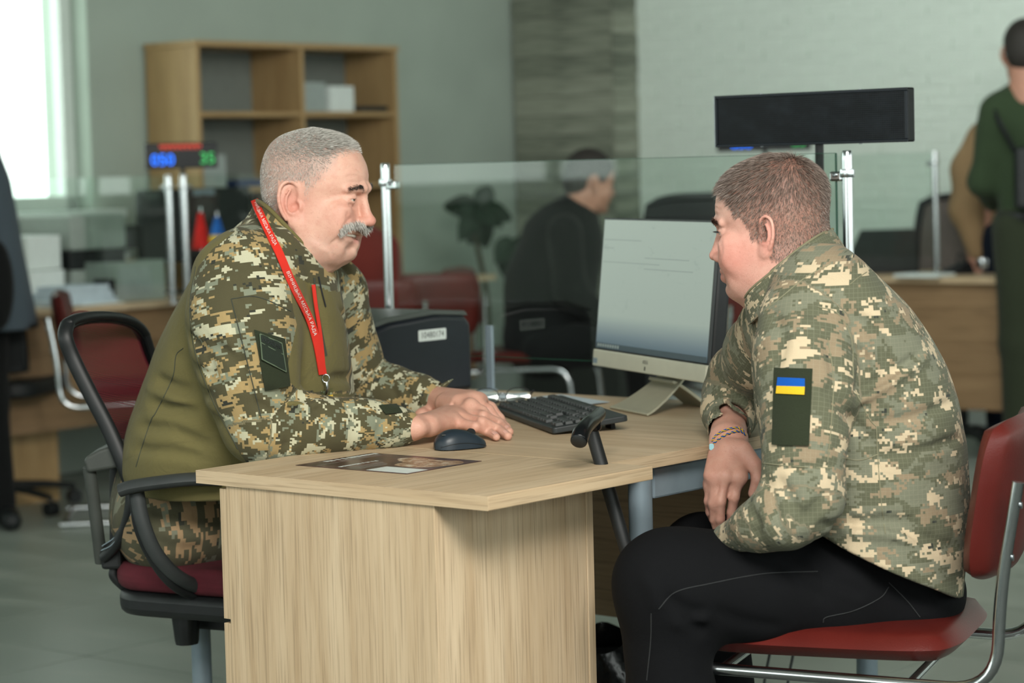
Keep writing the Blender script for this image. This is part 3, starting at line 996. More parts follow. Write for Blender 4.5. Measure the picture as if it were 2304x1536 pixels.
hs = spline(hp, 30)
rr = np.interp(np.linspace(0, 1, 30), [0, 0.12, 0.35, 0.6, 0.85, 1], [0.0135, 0.0145, 0.0125, 0.0118, 0.0105, 0.008])
MB().tube(hs, rr, 20).ball(hs[-1], 0.0080).build('handle', M['blackgloss'], cane, smooth=180)
MB().tube(spline([W(1334, 945, 3.93), W(1337, 962, 3.93), hv], 10), [0.013, 0.0125, 0.0122, 0.0122, 0.0121, 0.012, 0.012, 0.012, 0.012, 0.012], 18).build('handle_stem', M['blackgloss'], cane, smooth=180)
d0 = hs[0] - hs[2]; d0 /= np.linalg.norm(d0)
MB().tube([hs[0] + d0 * 0.0005, hs[0] + d0 * 0.003], [0.0125, 0.009], 20).build('end_cap', M['black'], cane, smooth=40)
# ------------------------------------------------------------------ sculpting: smooth solids turned into one continuous mesh
def smin(a, b, k):
    if k <= 0: return np.minimum(a, b)
    h = np.maximum(k - np.abs(a - b), 0) / k
    return np.minimum(a, b) - h * h * k * 0.25


def smax(a, b, k): return -smin(-a, -b, k)


class Solid:
    def __init__(s): s.ops = []

    def put(s, fn, lo, hi, k=0.01, op='u'):
        s.ops.append((fn, np.array(lo, float) - 1.6 * k - 0.008, np.array(hi, float) + 1.6 * k + 0.008, k, op)); return s

    # round cone between two points
    def cone(s, a, b, ra, rb=None, k=0.012, op='u'):
        a = np.array(a, float); b = np.array(b, float); rb = ra if rb is None else rb
        ba = b - a; L2 = max(ba @ ba, 1e-12)

        def fn(p):
            q = p - a
            t = np.clip((q @ ba) / L2, 0, 1)
            return np.linalg.norm(q - t[:, None] * ba, axis=1) - (ra + (rb - ra) * t)
        r = max(ra, rb)
        return s.put(fn, np.minimum(a, b) - r, np.maximum(a, b) + r, k, op)

    def chain(s, pts, rs, k=0.02, k0=None):
        for i in range(len(pts) - 1):
            s.cone(pts[i], pts[i + 1], rs[i], rs[i + 1], k if i or k0 is None else k0)
        return s

    # ellipsoid with axes R (columns)
    def ell(s, c, r, R=None, k=0.012, op='u'):
        c = np.array(c, float); r = np.array(r, float)
        R = np.eye(3) if R is None else R

        def fn(p):
            q = (p - c) @ R
            k0 = np.linalg.norm(q / r, axis=1) + 1e-9; k1 = np.linalg.norm(q / (r * r), axis=1) + 1e-9
            return k0 * (k0 - 1) / k1
        e = np.abs(R) @ r
        return s.put(fn, c - e, c + e, k, op)

    # limb with an elliptic section; wide radius along 'side'
    def limb(s, a, b, ra, rb, side, k=0.02, op='u'):
        a = np.array(a, float); b = np.array(b, float)
        ax = b - a; L = np.linalg.norm(ax); ax /= L
        sd = np.array(side, float); sd = sd - ax * (sd @ ax); sd /= np.linalg.norm(sd)
        up = np.cross(ax, sd)

        def fn(p):
            q = p - a
            t = q @ ax; tc = np.clip(t, 0, L); f = tc / L
            ru = ra[0] + (rb[0] - ra[0]) * f; rv = ra[1] + (rb[1] - ra[1]) * f
            m = np.minimum(ru, rv)
            return (np.sqrt(((q @ sd) / ru) ** 2 + ((q @ up) / rv) ** 2 + ((t - tc) / m) ** 2) - 1) * m
        r = max(*ra, *rb)
        return s.put(fn, np.minimum(a, b) - r, np.maximum(a, b) + r, k, op)

    # stack of horizontal sections: rows of (z, x0, x1, yc, half depth)
    def stack(s, rows, n=2.3, k=0.03, op='u', shell=None):
        R = np.array(sorted([tuple(r) for r in rows]), float)
        zz = np.linspace(R[0, 0], R[-1, 0], 80)
        # smooth resampling
        T = np.stack([np.interp(zz, R[:, 0], R[:, j]) for j in range(1, 5)], 1)
        for _ in range(3):
            T[1:-1] = 0.25 * T[:-2] + 0.5 * T[1:-1] + 0.25 * T[2:]

        def fn(p):
            z = p[:, 2]
            x0, x1, yc, d = (np.interp(z, zz, T[:, j]) for j in range(4))
            a = (x1 - x0) / 2; c = (x0 + x1) / 2
            q = (np.abs((p[:, 0] - c) / a) ** n + np.abs((p[:, 1] - yc) / d) ** n + 1e-12) ** (1 / n)
            v = (q - 1) * np.minimum(a, d)
            if shell: v = np.abs(v) - shell
            return np.maximum(v, np.maximum(z - R[-1, 0], R[0, 0] - z))
        lo = (R[:, 1].min(), (R[:, 3] - R[:, 4]).min(), R[0, 0]); hi = (R[:, 2].max(), (R[:, 3] + R[:, 4]).max(), R[-1, 0])
        return s.put(fn, lo, hi, k, op)

    # crease (amp > 0) or ridge (amp < 0) along a polyline
    def fold(s, pts, w, amp, fade=True):
        P = np.array(pts, float)

        def fn(p):
            best = np.full(len(p), 9.0); tt = np.zeros(len(p)); n = len(P) - 1
            for i in range(n):
                ba = P[i + 1] - P[i]; q = p - P[i]
                t = np.clip((q @ ba) / (ba @ ba + 1e-12), 0, 1)
                d = np.linalg.norm(q - t[:, None] * ba, axis=1)
                m = d < best
                best[m] = d[m]; tt[m] = ((i + t) / n)[m]
            g = np.exp(-(best / w) ** 2)
            if fade: g = g * np.clip(np.minimum(tt, 1 - tt) * 5 + 0.25, 0, 1)
            return amp * g
        return s.put(fn, P.min(0) - 3.2 * w, P.max(0) + 3.2 * w, 0.0, 'd')

    def disp(s, fn, lo, hi): return s.put(fn, lo, hi, 0.0, 'd')

    def eval(s, p, ops=None):
        d = np.full(len(p), 1.0)
        for fn, lo, hi, k, op in (s.ops if ops is None else ops):
            if op == 'u': d = smin(d, fn(p), k)
            elif op == 's': d = smax(d, -fn(p), k)
            elif op == 'i': d = smax(d, fn(p), k)
            else: d = d + fn(p)
        return d

    def mesh(s, h, nb=24):
        """surface nets on a sparse set of blocks"""
        us = [o for o in s.ops if o[4] == 'u']
        lo = np.min([o[1] for o in us], 0) - 2 * h; hi = np.max([o[2] for o in us], 0) + 2 * h
        nblk = np.ceil((hi - lo) / (h * nb)).astype(int)
        dims = nblk * nb + 2
        ar = np.arange(nb + 2)
        gx, gy, gz = np.meshgrid(ar, ar, ar, indexing='ij')
        loc = np.stack([gx, gy, gz], -1).reshape(-1, 3)
        cs = np.linspace(0, nb + 1, 6)
        cl = np.stack(np.meshgrid(cs, cs, cs, indexing='ij'), -1).reshape(-1, 3) * h
        tol = h * (nb + 1) / 5 * 2.0
        ids, pos, quads = [], [], []
        m1 = nb + 2
        for bx in range(nblk[0]):
            for by in range(nblk[1]):
                for bz in range(nblk[2]):
                    o = np.array([bx, by, bz]) * nb
                    b0 = lo + o * h; b1 = b0 + (nb + 1) * h
                    ops = [q for q in s.ops if np.all(q[1] <= b1) and np.all(q[2] >= b0)]
                    if not any(q[4] == 'u' for q in ops): continue
                    dc = s.eval(cl + b0, ops)
                    if np.min(np.abs(dc)) > tol and (dc.min() > 0 or dc.max() < 0): continue
                    D = s.eval(loc * h + b0, ops).reshape(m1, m1, m1)
                    sg = D < 0
                    if sg.all() or not sg.any(): continue
                    n1 = nb + 1                       # cells per axis (one of overlap)
                    acc = np.zeros((n1, n1, n1, 3)); cnt = np.zeros((n1, n1, n1))
                    for ax in range(3):
                        for u in (0, 1):
                            for v in (0, 1):
                                sl0 = [slice(None)] * 3; off = [0.0] * 3
                                o1, o2 = [k for k in range(3) if k != ax]
                                sl = [None] * 3
                                sl[o1] = slice(u, u + n1); sl[o2] = slice(v, v + n1)
                                sa = list(sl); sa[ax] = slice(0, n1); sb = list(sl); sb[ax] = slice(1, n1 + 1)
                                da, db = D[tuple(sa)], D[tuple(sb)]
                                mk = (da < 0) != (db < 0)
                                if not mk.any(): continue
                                t = np.where(mk, da / np.where(mk, da - db, 1), 0)
                                cnt += mk
                                acc[..., ax] += t
                                acc[..., o1] += mk * u; acc[..., o2] += mk * v
                    c = np.argwhere(cnt > 0)
                    pp = acc[c[:, 0], c[:, 1], c[:, 2]] / cnt[c[:, 0], c[:, 1], c[:, 2]][:, None]
                    g = c + o
                    ids.append((g[:, 0] * dims[1] + g[:, 1]) * dims[2] + g[:, 2])
                    pos.append(lo + (g + pp) * h)
                    for ax in range(3):               # quads around sign-changing edges owned by this block
                        o1, o2 = (ax + 1) % 3, (ax + 2) % 3
                        sa = [slice(1, n1)] * 3; sb = [slice(1, n1)] * 3
                        sa[ax] = slice(0, nb); sb[ax] = slice(1, nb + 1)
                        da, db = D[tuple(sa)] < 0, D[tuple(sb)] < 0
                        e = np.argwhere(da != db)
                        if not len(e): continue
                        ins = da[e[:, 0], e[:, 1], e[:, 2]]
                        e = e + 1; e[:, ax] -= 1
                        q = []
                        for u, v in ((0, 0), (1, 0), (1, 1), (0, 1)):
                            cc = e.copy(); cc[:, o1] -= 1 - u; cc[:, o2] -= 1 - v
                            gg = cc + o
                            q.append((gg[:, 0] * dims[1] + gg[:, 1]) * dims[2] + gg[:, 2])
                        q = np.stack(q, 1)
                        q[~ins] = q[~ins][:, ::-1]
                        quads.append(q)
        ids = np.concatenate(ids); pos = np.concatenate(pos); quads = np.concatenate(quads)
        u, first = np.unique(ids, return_index=True)
        V = pos[first]
        j = np.searchsorted(u, quads); j = np.minimum(j, len(u) - 1)
        ok = (u[j] == quads).all(1)
        return largest(V, j[ok])


def largest(V, F):
    """keep the biggest connected surface"""
    lab = np.arange(len(V))
    while True:
        m = lab[F].min(1)
        new = lab.copy()
        for k in range(4): np.minimum.at(new, F[:, k], m)
        new = new[new]; new = new[new]
        if (new == lab).all(): break
        lab = new
    big = np.bincount(lab).argmax()
    keep = lab == big
    idx = np.cumsum(keep) - 1
    return V[keep], idx[F[keep[F].all(1)]]


def relax(V, F, it=1, lam=0.5):
    n = len(V)
    for _ in range(it):
        A = np.zeros_like(V); c = np.zeros(n)
        for a, b in ((0, 1), (1, 2), (2, 3), (3, 0)):
            for i, j in ((a, b), (b, a)):
                for ax in range(3): A[:, ax] += np.bincount(F[:, i], V[F[:, j], ax], n)
                c += np.bincount(F[:, i], minlength=n)
        V = V + lam * (A / np.maximum(c, 1)[:, None] - V)
    return V


def normals(V, F):
    N = np.cross(V[F[:, 2]] - V[F[:, 0]], V[F[:, 3]] - V[F[:, 1]])
    A = np.zeros_like(V)
    for k in range(4):
        for ax in range(3): A[:, ax] += np.bincount(F[:, k], N[:, ax], len(V))
    return A / (np.linalg.norm(A, axis=1)[:, None] + 1e-12)


def np_mesh(name, V, F, mat, parent=None, attrs=None, smooth=True):
    me = bpy.data.meshes.new(name)
    off = wloc(parent) if parent is not None else np.zeros(3)
    n, m = len(V), len(F)
    k = F.shape[1]
    me.vertices.add(n); me.vertices.foreach_set('co', (V - off).astype(np.float32).ravel())
    me.loops.add(m * k); me.loops.foreach_set('vertex_index', F.astype(np.int32).ravel())
    me.polygons.add(m); me.polygons.foreach_set('loop_start', np.arange(0, m * k, k, dtype=np.int32))
    me.polygons.foreach_set('loop_total', np.full(m, k, np.int32)) if bpy.app.version < (4, 1, 0) else None
    me.update(calc_edges=True)
    me.validate()
    for an, a in (attrs or {}).items():
        a = np.asarray(a, np.float32)
        if a.ndim == 1:
            x = me.attributes.new(an, 'FLOAT', 'POINT'); x.data.foreach_set('value', a)
        elif an.startswith('col'):
            x = me.attributes.new(an, 'FLOAT_COLOR', 'POINT'); x.data.foreach_set('color', np.concatenate([a, np.ones((n, 1), np.float32)], 1).ravel())
        else:
            x = me.attributes.new(an, 'FLOAT_VECTOR', 'POINT'); x.data.foreach_set('vector', a.ravel())
    o = bpy.data.objects.new(name, me)
    COL.objects.link(o); o.parent = parent
    me.materials.append(mat)
    if smooth: me.shade_smooth()
    return o


def noise3(p, s, seed=0, oct=1):
    """cheap smooth noise from sines"""
    r = np.random.default_rng(seed)
    v = np.zeros(len(p)); amp = 1.0
    for o in range(oct):
        for _ in range(5):
            k = r.normal(size=3); k *= s / np.linalg.norm(k)
            v += amp * np.sin(p @ k + r.uniform(0, 6.28)) / 5
        s *= 2; amp *= 0.5
    return v


def rot_x(a): c, s = math.cos(a), math.sin(a); return np.array([[1, 0, 0], [0, c, -s], [0, s, c]])
def rot_y(a): c, s = math.cos(a), math.sin(a); return np.array([[c, 0, s], [0, 1, 0], [-s, 0, c]])
def rot_z(a): c, s = math.cos(a), math.sin(a); return np.array([[c, -s, 0], [s, c, 0], [0, 0, 1]])


# ------------------------------------------------------------------ heads
def head_solid(S_, pos, R, P):
    """adds a head to solid S_: local axes F forward, W left, H up in millimetres, origin between the ear canals"""
    k_ = 0.001 * P.get('scale', 1.0)

    def L(f, w, h): return pos + R @ (np.array([f, w, h]) * k_)
    rows = np.array(P['rows'], float)          # H, front, back, half width
    hh = np.linspace(rows[0, 0], rows[-1, 0], 120)
    T = np.stack([np.interp(hh, rows[:, 0], rows[:, j]) for j in (1, 2, 3)], 1)
    for _ in range(4): T[1:-1] = 0.25 * T[:-2] + 0.5 * T[1:-1] + 0.25 * T[2:]

    def skull(p):
        q = ((p - pos) @ R) / k_
        f, w, h = q[:, 0], q[:, 1], q[:, 2]
        ff, fb, hw = (np.interp(h, hh, T[:, j]) for j in range(3))
        c = fb + (ff - fb) * 0.46
        a = np.where(f > c, ff - c, c - fb)
        n = np.where(f > c, 2.15, 2.4)
        v = (np.abs((f - c) / a) ** n + np.abs(w / hw) ** n + 1e-12) ** (1 / n)
        d = (v - 1) * np.minimum(a, hw)
        return np.maximum(d, np.maximum(h - rows[-1, 0], rows[0, 0] - h)) * k_
    ext = 150 * k_
    S_.put(skull, pos - ext, pos + ext, 0.01)
    mm = lambda *r: np.array(r) * k_
    jw = P.get('jowl', 0)
    for sg in (-1, 1):
        S_.ell(L(66, sg * 47, -10), mm(19, 17, 15), R, 0.016)                                    # cheekbone
        S_.ell(L(P.get('cheekf', 70), sg * 31, -39), mm(20, 22 + jw, 24), R, 0.022)                               # cheek
        S_.cone(L(-2, sg * 57, -46), L(20, sg * 52, -78), 0.011, 0.011, 0.026)                   # jaw angle
        S_.cone(L(20, sg * 52, -78), L(P.get('jawf', 66), sg * 22, -98), 0.012, 0.011, 0.022)                  # jaw line
        S_.ell(L(42, sg * 40, -76), mm(28, 12 + jw, 20), R, 0.022)                               # jowl
        S_.ell(L(38, sg * 57, -34), mm(34, 12, 28), R, 0.02)                                     # masseter
        S_.ell(L(96, sg * 33, 8), mm(17, 19, 12), R, 0.012, 's')                                 # eye socket
        S_.cone(L(95, sg * 10, 27), L(77, sg * 49, 24), P.get('brow', 8) * k_, 4.5 * k_, 0.010)  # brow ridge
        S_.ell(L(74.5, sg * 32, 9), mm(14.6, 16.5, 12.6), R, 0.004)                              # lids
        S_.cone(L(91, sg * 20, 6), L(82, sg * 46, 7), P.get('lid', 2.9) * k_, 2.0 * k_, 0.0015, 's')   # lid opening
        S_.fold([L(90, sg * 19, 14), L(88, sg * 32, 17), L(78, sg * 49, 12)], 0.0025, 0.0022)    # lid crease
        S_.fold([L(90, sg * 20, -2), L(86, sg * 34, -6), L(77, sg * 46, -2)], 0.003, 0.0022)     # bag under the eye
    nt = P.get('nose', (112, -28, 10))
    mo = P.get('mouth', (100, -61, 1.0)); f0, h0, op = mo; mr = P.get('mouthr', 14)
    S_.cone(L(89, 0, 20), L(nt[0] - 8, 0, nt[1] + 14), 6.5 * k_, 8.0 * k_, 0.012)
    S_.ell(L(nt[0] - 2, 0, nt[1]), mm(nt[2] * 1.05, nt[2] * 1.1, nt[2] * 0.95), R, 0.010)
    for sg in (-1, 1):
        S_.ell(L(nt[0] - 14, sg * 12.5, nt[1] - 4), mm(11.5, 8, 8.5), R, 0.007)
        S_.ell(L(nt[0] - 9, sg * 7, nt[1] - 12), mm(6, 3.6, 3.4), R, 0.003, 's')
        S_.fold([L(nt[0] - 20, sg * 22, nt[1] - 2), L(f0 - 6, sg * 30, -46), L(f0 - 14, sg * 34, -66)], 0.0045, P.get('nasolabial', 0.0022))
    # lips
    mo = P.get('mouth', (100, -61, 1.0))
    f0, h0, op = mo
    mr = P.get('mouthr', 14)
    for sg in (-1, 1):
        S_.cone(L(f0 + 1.5, 0, h0 + 4.5), L(f0 - mr + 1, sg * 24, h0 + 0.5), 5.4 * k_, 2.6 * k_, 0.007)
        S_.cone(L(f0 + 0.5, 0, h0 - 7 - op), L(f0 - mr, sg * 21, h0 - 2.5 - op), 6.0 * k_, 2.8 * k_, 0.007)
        S_.fold([L(f0 - 2, 0, h0 - 19 - op), L(f0 - 10, sg * 18, h0 - 17 - op)], 0.006, 0.0035)
        S_.fold([L(f0 - mr, sg * 27, h0 + 2), L(f0 - mr - 2, sg * 29, h0 - 8)], 0.004, 0.002)
        S_.cone(L(f0 + 9, 0, h0 - 0.5 - op / 2), L(f0 - mr + 6, sg * 25, h0 - 1 - op / 2), (0.9 + op * 0.8) * k_, 0.9 * k_, 0.0015, 's')
    ch = P.get('chin', (86, -100, 17))
    S_.ell(L(ch[0], 0, ch[1]), mm(ch[2], ch[2] * 1.25, ch[2] * 0.9), R, 0.018)
    # ears
    ef, eh = P.get('ear', (-4, -2))
    es = P.get('ears', 1.15)
    for sg in (-1, 1):
        Re = R @ rot_y(math.radians(-8)) @ rot_z(math.radians(-sg * P.get('eara', 28)))
        ec = L(ef - 6, sg * (P['earw'] + 5), eh)
        def E_(f, w, h): return ec + Re @ (np.array([f, sg * w, h]) * k_ * es)
        me = lambda *r: np.array(r) * k_ * es
        S_.ell(E_(0, 0, 4), me(17, 4.2, 29), Re, 0.004)
        S_.ell(E_(4, 0, -24), me(9.0, 4.2, 11), Re, 0.006)
        S_.ell(E_(2.0, 5.6, 5), me(11, 7.6, 21), Re, 0.002, 's')
        ring = [E_(9, -1.0, 0), E_(14.5, 3.0, 12), E_(12, 5.0, 26), E_(1, 6.0, 33), E_(-11, 6.0, 28), E_(-16.5, 5.6, 12), E_(-15, 4.6, -6), E_(-9, 3.0, -20)]
        rp = spline(ring, 18)
        for i in range(17): S_.cone(rp[i], rp[i + 1], 2.7 * k_ * es, 2.7 * k_ * es, 0.002)
        an = spline([E_(2, 3.0, 20), E_(-5, 4.2, 11), E_(-7, 4.4, -3), E_(-2, 4.0, -13), E_(6, 3.2, -12)], 10)
        for i in range(9): S_.cone(an[i], an[i + 1], 2.3 * k_, 2.3 * k_, 0.0025)
        S_.ell(E_(12.5, 2.5, -4), me(4.5, 4, 7), Re, 0.004)
        S_.ell(E_(5, 4, -3), me(6.5, 9, 7), Re, 0.002, 's')
    return L


def strands(name, parent, base, nrm, flow, length, width, mat, tones, sag=0.0):
    """short hairs: each a slim tapered blade pair"""
    n = len(base)
    d = nrm * 0.55 + flow
    d /= np.linalg.norm(d, axis=1)[:, None]
    side = np.cross(d, RNG.normal(size=(n, 3))); side /= np.linalg.norm(side, axis=1)[:, None] + 1e-9
    mid = base + d * (length * 0.55)[:, None]
    d2 = d - nrm * sag; d2 /= np.linalg.norm(d2, axis=1)[:, None]
    tip = mid + d2 * (length * 0.5)[:, None]
    w = side * width * 0.5
    V = np.concatenate([base - w, base + w, mid - w * 0.8, mid + w * 0.8, tip], 0)
    i = np.arange(n)
    F = np.concatenate([np.stack([i, i + n, i + 3 * n], 1), np.stack([i, i + 3 * n, i + 2 * n], 1), np.stack([i + 2 * n, i + 3 * n, i + 4 * n], 1)], 0)
    t = np.tile(tones, 5)
    return np_mesh(name, V, F, mat, parent, {'tone': t})


def sample_surface(V, F, mask, n):
    """random points on the quads whose corners are inside mask"""
    w = mask[F].mean(1)
    area = np.linalg.norm(np.cross(V[F[:, 2]] - V[F[:, 0]], V[F[:, 3]] - V[F[:, 1]]), axis=1) * np.where(w > 0.02, w, 0)
    pick = RNG.choice(len(F), n, p=area / area.sum())
    a, b = RNG.random((2, n))
    q = F[pick]
    return ((1 - a) * (1 - b))[:, None] * V[q[:, 0]] + (a * (1 - b))[:, None] * V[q[:, 1]] + (a * b)[:, None] * V[q[:, 2]] + ((1 - a) * b)[:, None] * V[q[:, 3]], q[:, 0]


def sstep(x, a, b):
    t = np.clip((x - a) / (b - a), 0, 1)
    return t * t * (3 - 2 * t)


def skin_mat(name, hairc):
    t = NT(name)
    c = t.attr('col_skin').outputs['Color']
    co = t.coord()
    f = t.noise(co, 55, 4, 0.6)
    c = t.mix(t.ramp(f, [(0.42, (0, 0, 0, 1)), (0.75, (0.30, 0.30, 0.30, 1))]), c, rgb(176, 104, 88))
    fr = t.noise(co, 420, 2)
    c = t.mix(t.ramp(fr, [(0.62, (0, 0, 0, 1)), (0.74, (0.28, 0.28, 0.28, 1))]), c, rgb(138, 84, 66))
    st = t.attr('stubble').outputs['Fac']
    sf = t.noise(co, 1500, 1)
    c = t.mix(t.math('MULTIPLY', t.ramp(sf, [(0.45, (0, 0, 0, 1)), (0.60, (1, 1, 1, 1))]), st, clamp=True), c, hairc)
    t.set(col=c, rough=0.5, spec=0.38, sss=0.12)
    t.p.inputs['Subsurface Radius'].default_value = (0.006, 0.0025, 0.0015)
    t.p.inputs['Subsurface Scale'].default_value = 0.6
    h = t.math('ADD', t.noise(co, 900, 2), t.math('MULTIPLY', t.noise(co, 200, 3), 1.5))
    t.bump(h, 0.22, 0.0012)
    return t.m


def hair_mat(name, dark, light):
    t = NT(name)
    c = t.ramp(t.attr('tone').outputs['Fac'], [(0.0, dark), (1.0, light)])
    f = t.noise(t.coord(), 60, 2)
    c = t.mix(t.math('MULTIPLY', f, 0.3), c, dark)
    t.set(col=c, rough=0.45, spec=0.4)
    return t.m
# ------------------------------------------------------------------ shared people helpers
def hit(S_, pts, y0=3.3, y1=5.2, off=0.0):
    """points on a solid's surface seen at photo positions (walks along the view ray)"""
    D = np.array([ray(x, y) for x, y in pts]); D /= D[:, 1:2]
    t = np.full(len(D), y0)
    e = np.concatenate([CAM + D * y0, CAM + D * y1]); lo, hi = e.min(0) - 0.02, e.max(0) + 0.02
    ops = [o for o in S_.ops if np.all(o[1] <= hi) and np.all(o[2] >= lo)]
    for _ in range(60):
        d = S_.eval(CAM + D * t[:, None], ops)
        if np.all((np.abs(d) < 3e-4) | (t >= y1)): break
        t = np.minimum(t + np.clip(d, -0.02, 0.08) * 0.85, y1)
    return CAM + D * (t - off)[:, None]


def limb_uv(V, pts, ref, r):
    """(u, v) around and along a limb, plus the distance to its axis"""
    P = np.array(pts, float); best = np.full(len(V), 9.0); uv = np.zeros((len(V), 2)); s0 = 0.0
    ref = np.array(ref, float); prev = None
    for i in range(len(P) - 1):
        ba = P[i + 1] - P[i]; L = np.linalg.norm(ba); ax = ba / L
        q = V - P[i]; tu = q @ ax; t = np.clip(tu, 0, L); w = q - t[:, None] * ax
        if i == 0: tu = np.minimum(tu, L)
        elif i == len(P) - 2: tu = np.maximum(tu, 0)
        else: tu = t
        d = np.linalg.norm(w, axis=1)
        e = ref - ax * (ref @ ax); e /= np.linalg.norm(e); f = np.cross(ax, e)
        m = d < best
        best[m] = d[m]
        uv[m, 0] = (np.arctan2(w @ f, w @ e) * r)[m]; uv[m, 1] = (s0 + tu)[m]
        if prev is not None and len(P) == 3:      # outside of the bend: flat cloth coordinates
            wd = prev & (q @ ax < 0)
            uv[wd, 0] = V[wd, 0] + 1.3; uv[wd, 1] = V[wd, 2] + 0.7
        prev = q @ ax > L
        s0 += L
    return uv, best


def camo_mat(name, cols, px, plain_col=None, rip=None, seed=0.0, sx=20, sy=32, fold=0.25):
    """digital camouflage: colour blobs read on a grid of small squares in cloth coordinates"""
    t = NT(name)
    uv = t.attr('cloth').outputs['Vector']
    sn = t.n('VectorMath', operation='SNAP'); t.l(uv, sn.inputs[0]); sn.inputs[1].default_value = (px, px, px)
    p = sn.outputs[0]

    def layer(k, a, b, scale=1.0):
        v = t.mapping(p, scale=(sx * scale, sy * scale, 1), loc=(k * 3.7 + seed, k * 5.1, k * 2.3 + seed))
        f = t.noise(v, 1.0, 4, 0.68, 0.25)
        return t.ramp(f, [(0.0, (0, 0, 0, 1)), (a, (1, 1, 1, 1))], const=True)
    c = cols[0]
    for k, (cc, thr, sc) in enumerate(cols[1:]):
        c = t.mix(layer(k + 1, thr, 1, sc), c, cc)
    if rip:
        s = t.n('VectorMath', operation='SCALE'); t.l(uv, s.inputs[0]); s.inputs['Scale'].default_value = 1 / rip[0]
        sp = t.n('SeparateXYZ'); t.l(t.vmath('FRACTION', s.outputs[0]), sp.inputs[0])
        g = t.math('MAXIMUM', t.math('GREATER_THAN', sp.outputs[0], 1 - rip[1]), t.math('GREATER_THAN', sp.outputs[1], 1 - rip[1]))
        c = t.mix(t.math('MULTIPLY', g, rip[2]), c, rgb(176, 174, 150))
    co = t.coord()
    if plain_col:
        c = t.mix(t.math('GREATER_THAN', t.attr('camo').outputs['Fac'], 0.5), plain_col, c)
    wv = t.noise(t.mapping(uv, scale=(900, 900, 900)), 1.0, 2)
    c = t.mix(t.math('MULTIPLY', wv, 0.25), c, (0.02, 0.02, 0.015, 1))
    t.set(col=c, rough=0.92, spec=0.12, sheen=0.05)
    h = t.math('ADD', t.math('MULTIPLY', t.noise(co, 26, 3, 0.55, 0.8), fold * 4), t.math('MULTIPLY', wv, 0.15))
    t.bump(h, 0.55, 0.006)
    return t.m


def cloth_mat(name, c, fold=0.25, rough=0.92, scale=26, sheen=0.06):
    t = NT(name)
    co = t.coord()
    w = t.noise(t.mapping(co, scale=(1, 1, 1)), 1100, 2)
    d = tuple(0.72 * x for x in c[:3]) + (1,)
    f = t.noise(co, 9, 3)
    t.set(col=t.mix(t.math('MULTIPLY', w, 0.5), t.mix(t.math('MULTIPLY', f, 0.35), c, d), d), rough=rough, spec=0.12, sheen=sheen)
    h = t.math('ADD', t.math('MULTIPLY', t.noise(co, scale, 3, 0.55, 0.8), fold * 4), t.math('MULTIPLY', w, 0.12))
    t.bump(h, 0.5, 0.006)
    return t.m


def patch(name, S_, quad, mat, parent, off=0.003, t=0.0022, n=10):
    """flat cloth piece lying on a solid: corners as photo positions, in order"""
    q = np.array(quad, float); u = np.linspace(0, 1, n)
    px = [((1 - a) * (1 - b) * q[0] + a * (1 - b) * q[1] + a * b * q[2] + (1 - a) * b * q[3]) for a in u for b in u]
    G = hit(S_, px, off=off).reshape(n, n, 3)
    return MB().sheet(G, t).build(name, mat, parent, smooth=50), q


def patch_text(name, S_, quad, body, size, pos, mat, parent, off=0.006):
    """lettering that lies on the same cloth piece; text coordinates 0..1 over the quad"""
    v, f = text_mesh(body, 1.0)
    w = v[:, 0].max() - v[:, 0].min(); h = v[:, 1].max() - v[:, 1].min()
    a = pos[0] + v[:, 0] / w * size[0]; b = pos[1] - v[:, 1] / h * size[1]
    q = np.array(quad, float)
    px = ((1 - a) * (1 - b))[:, None] * q[0] + (a * (1 - b))[:, None] * q[1] + (a * b)[:, None] * q[2] + ((1 - a) * b)[:, None] * q[3]
    P = hit(S_, px, off=off)
    m = MB(); m.add(P, f)
    return m.build(name, mat, parent)


def stitch(name, S_, pts, mat, parent, r=0.0009, n=60, off=0.0004):
    P = hit(S_, spline(pts, n), off=off)
    return MB().tube(P, r, 6).build(name, mat, parent, smooth=60)


def eyeballs(L, R, parent, iris, sides=(-1, 1), k_=0.001):
    """eye whites with iris and pupil caps"""
    for sg in sides:
        c = L(73.5, sg * 32, 9)
        T = np.eye(4); T[:3, :3] = R @ rot_y(math.radians(90)); T[:3, 3] = c
        r = 0.0127
        e = MB(T).lathe([(0.0001, -r)] + [(r * math.sin(a), -r * math.cos(a)) for a in np.linspace(0.2, math.pi - 0.02, 20)], 20).build('eye', M['eyewhite'], parent, smooth=180)
        q = r * 1.012
        MB(T).lathe([(q * math.sin(a), q * math.cos(a)) for a in np.linspace(0.46, 0.02, 8)], 20).build('iris', iris, e, smooth=180)
        q = r * 1.02
        MB(T).lathe([(q * math.sin(a), q * math.cos(a)) for a in np.linspace(0.2, 0.02, 5)], 16).build('pupil', M['pupil'], e, smooth=180)


M['eyewhite'] = plain('eye_white', rgb(196, 188, 178), 0.25, var=0.05)
M['iris'] = plain('grey_brown_iris', rgb(64, 56, 44), 0.2)
M['pupil'] = plain('pupil', rgb(8, 8, 8), 0.15)
M['stitch'] = plain('dark_stitching', rgb(58, 62, 52), 0.9)
M['velcro'] = cloth_mat('dark_green_hook_cloth', rgb(46, 52, 38), 0.1, 1.0, 200)
M['nail'] = plain('fingernail', rgb(206, 160, 146), 0.3, var=0.05)


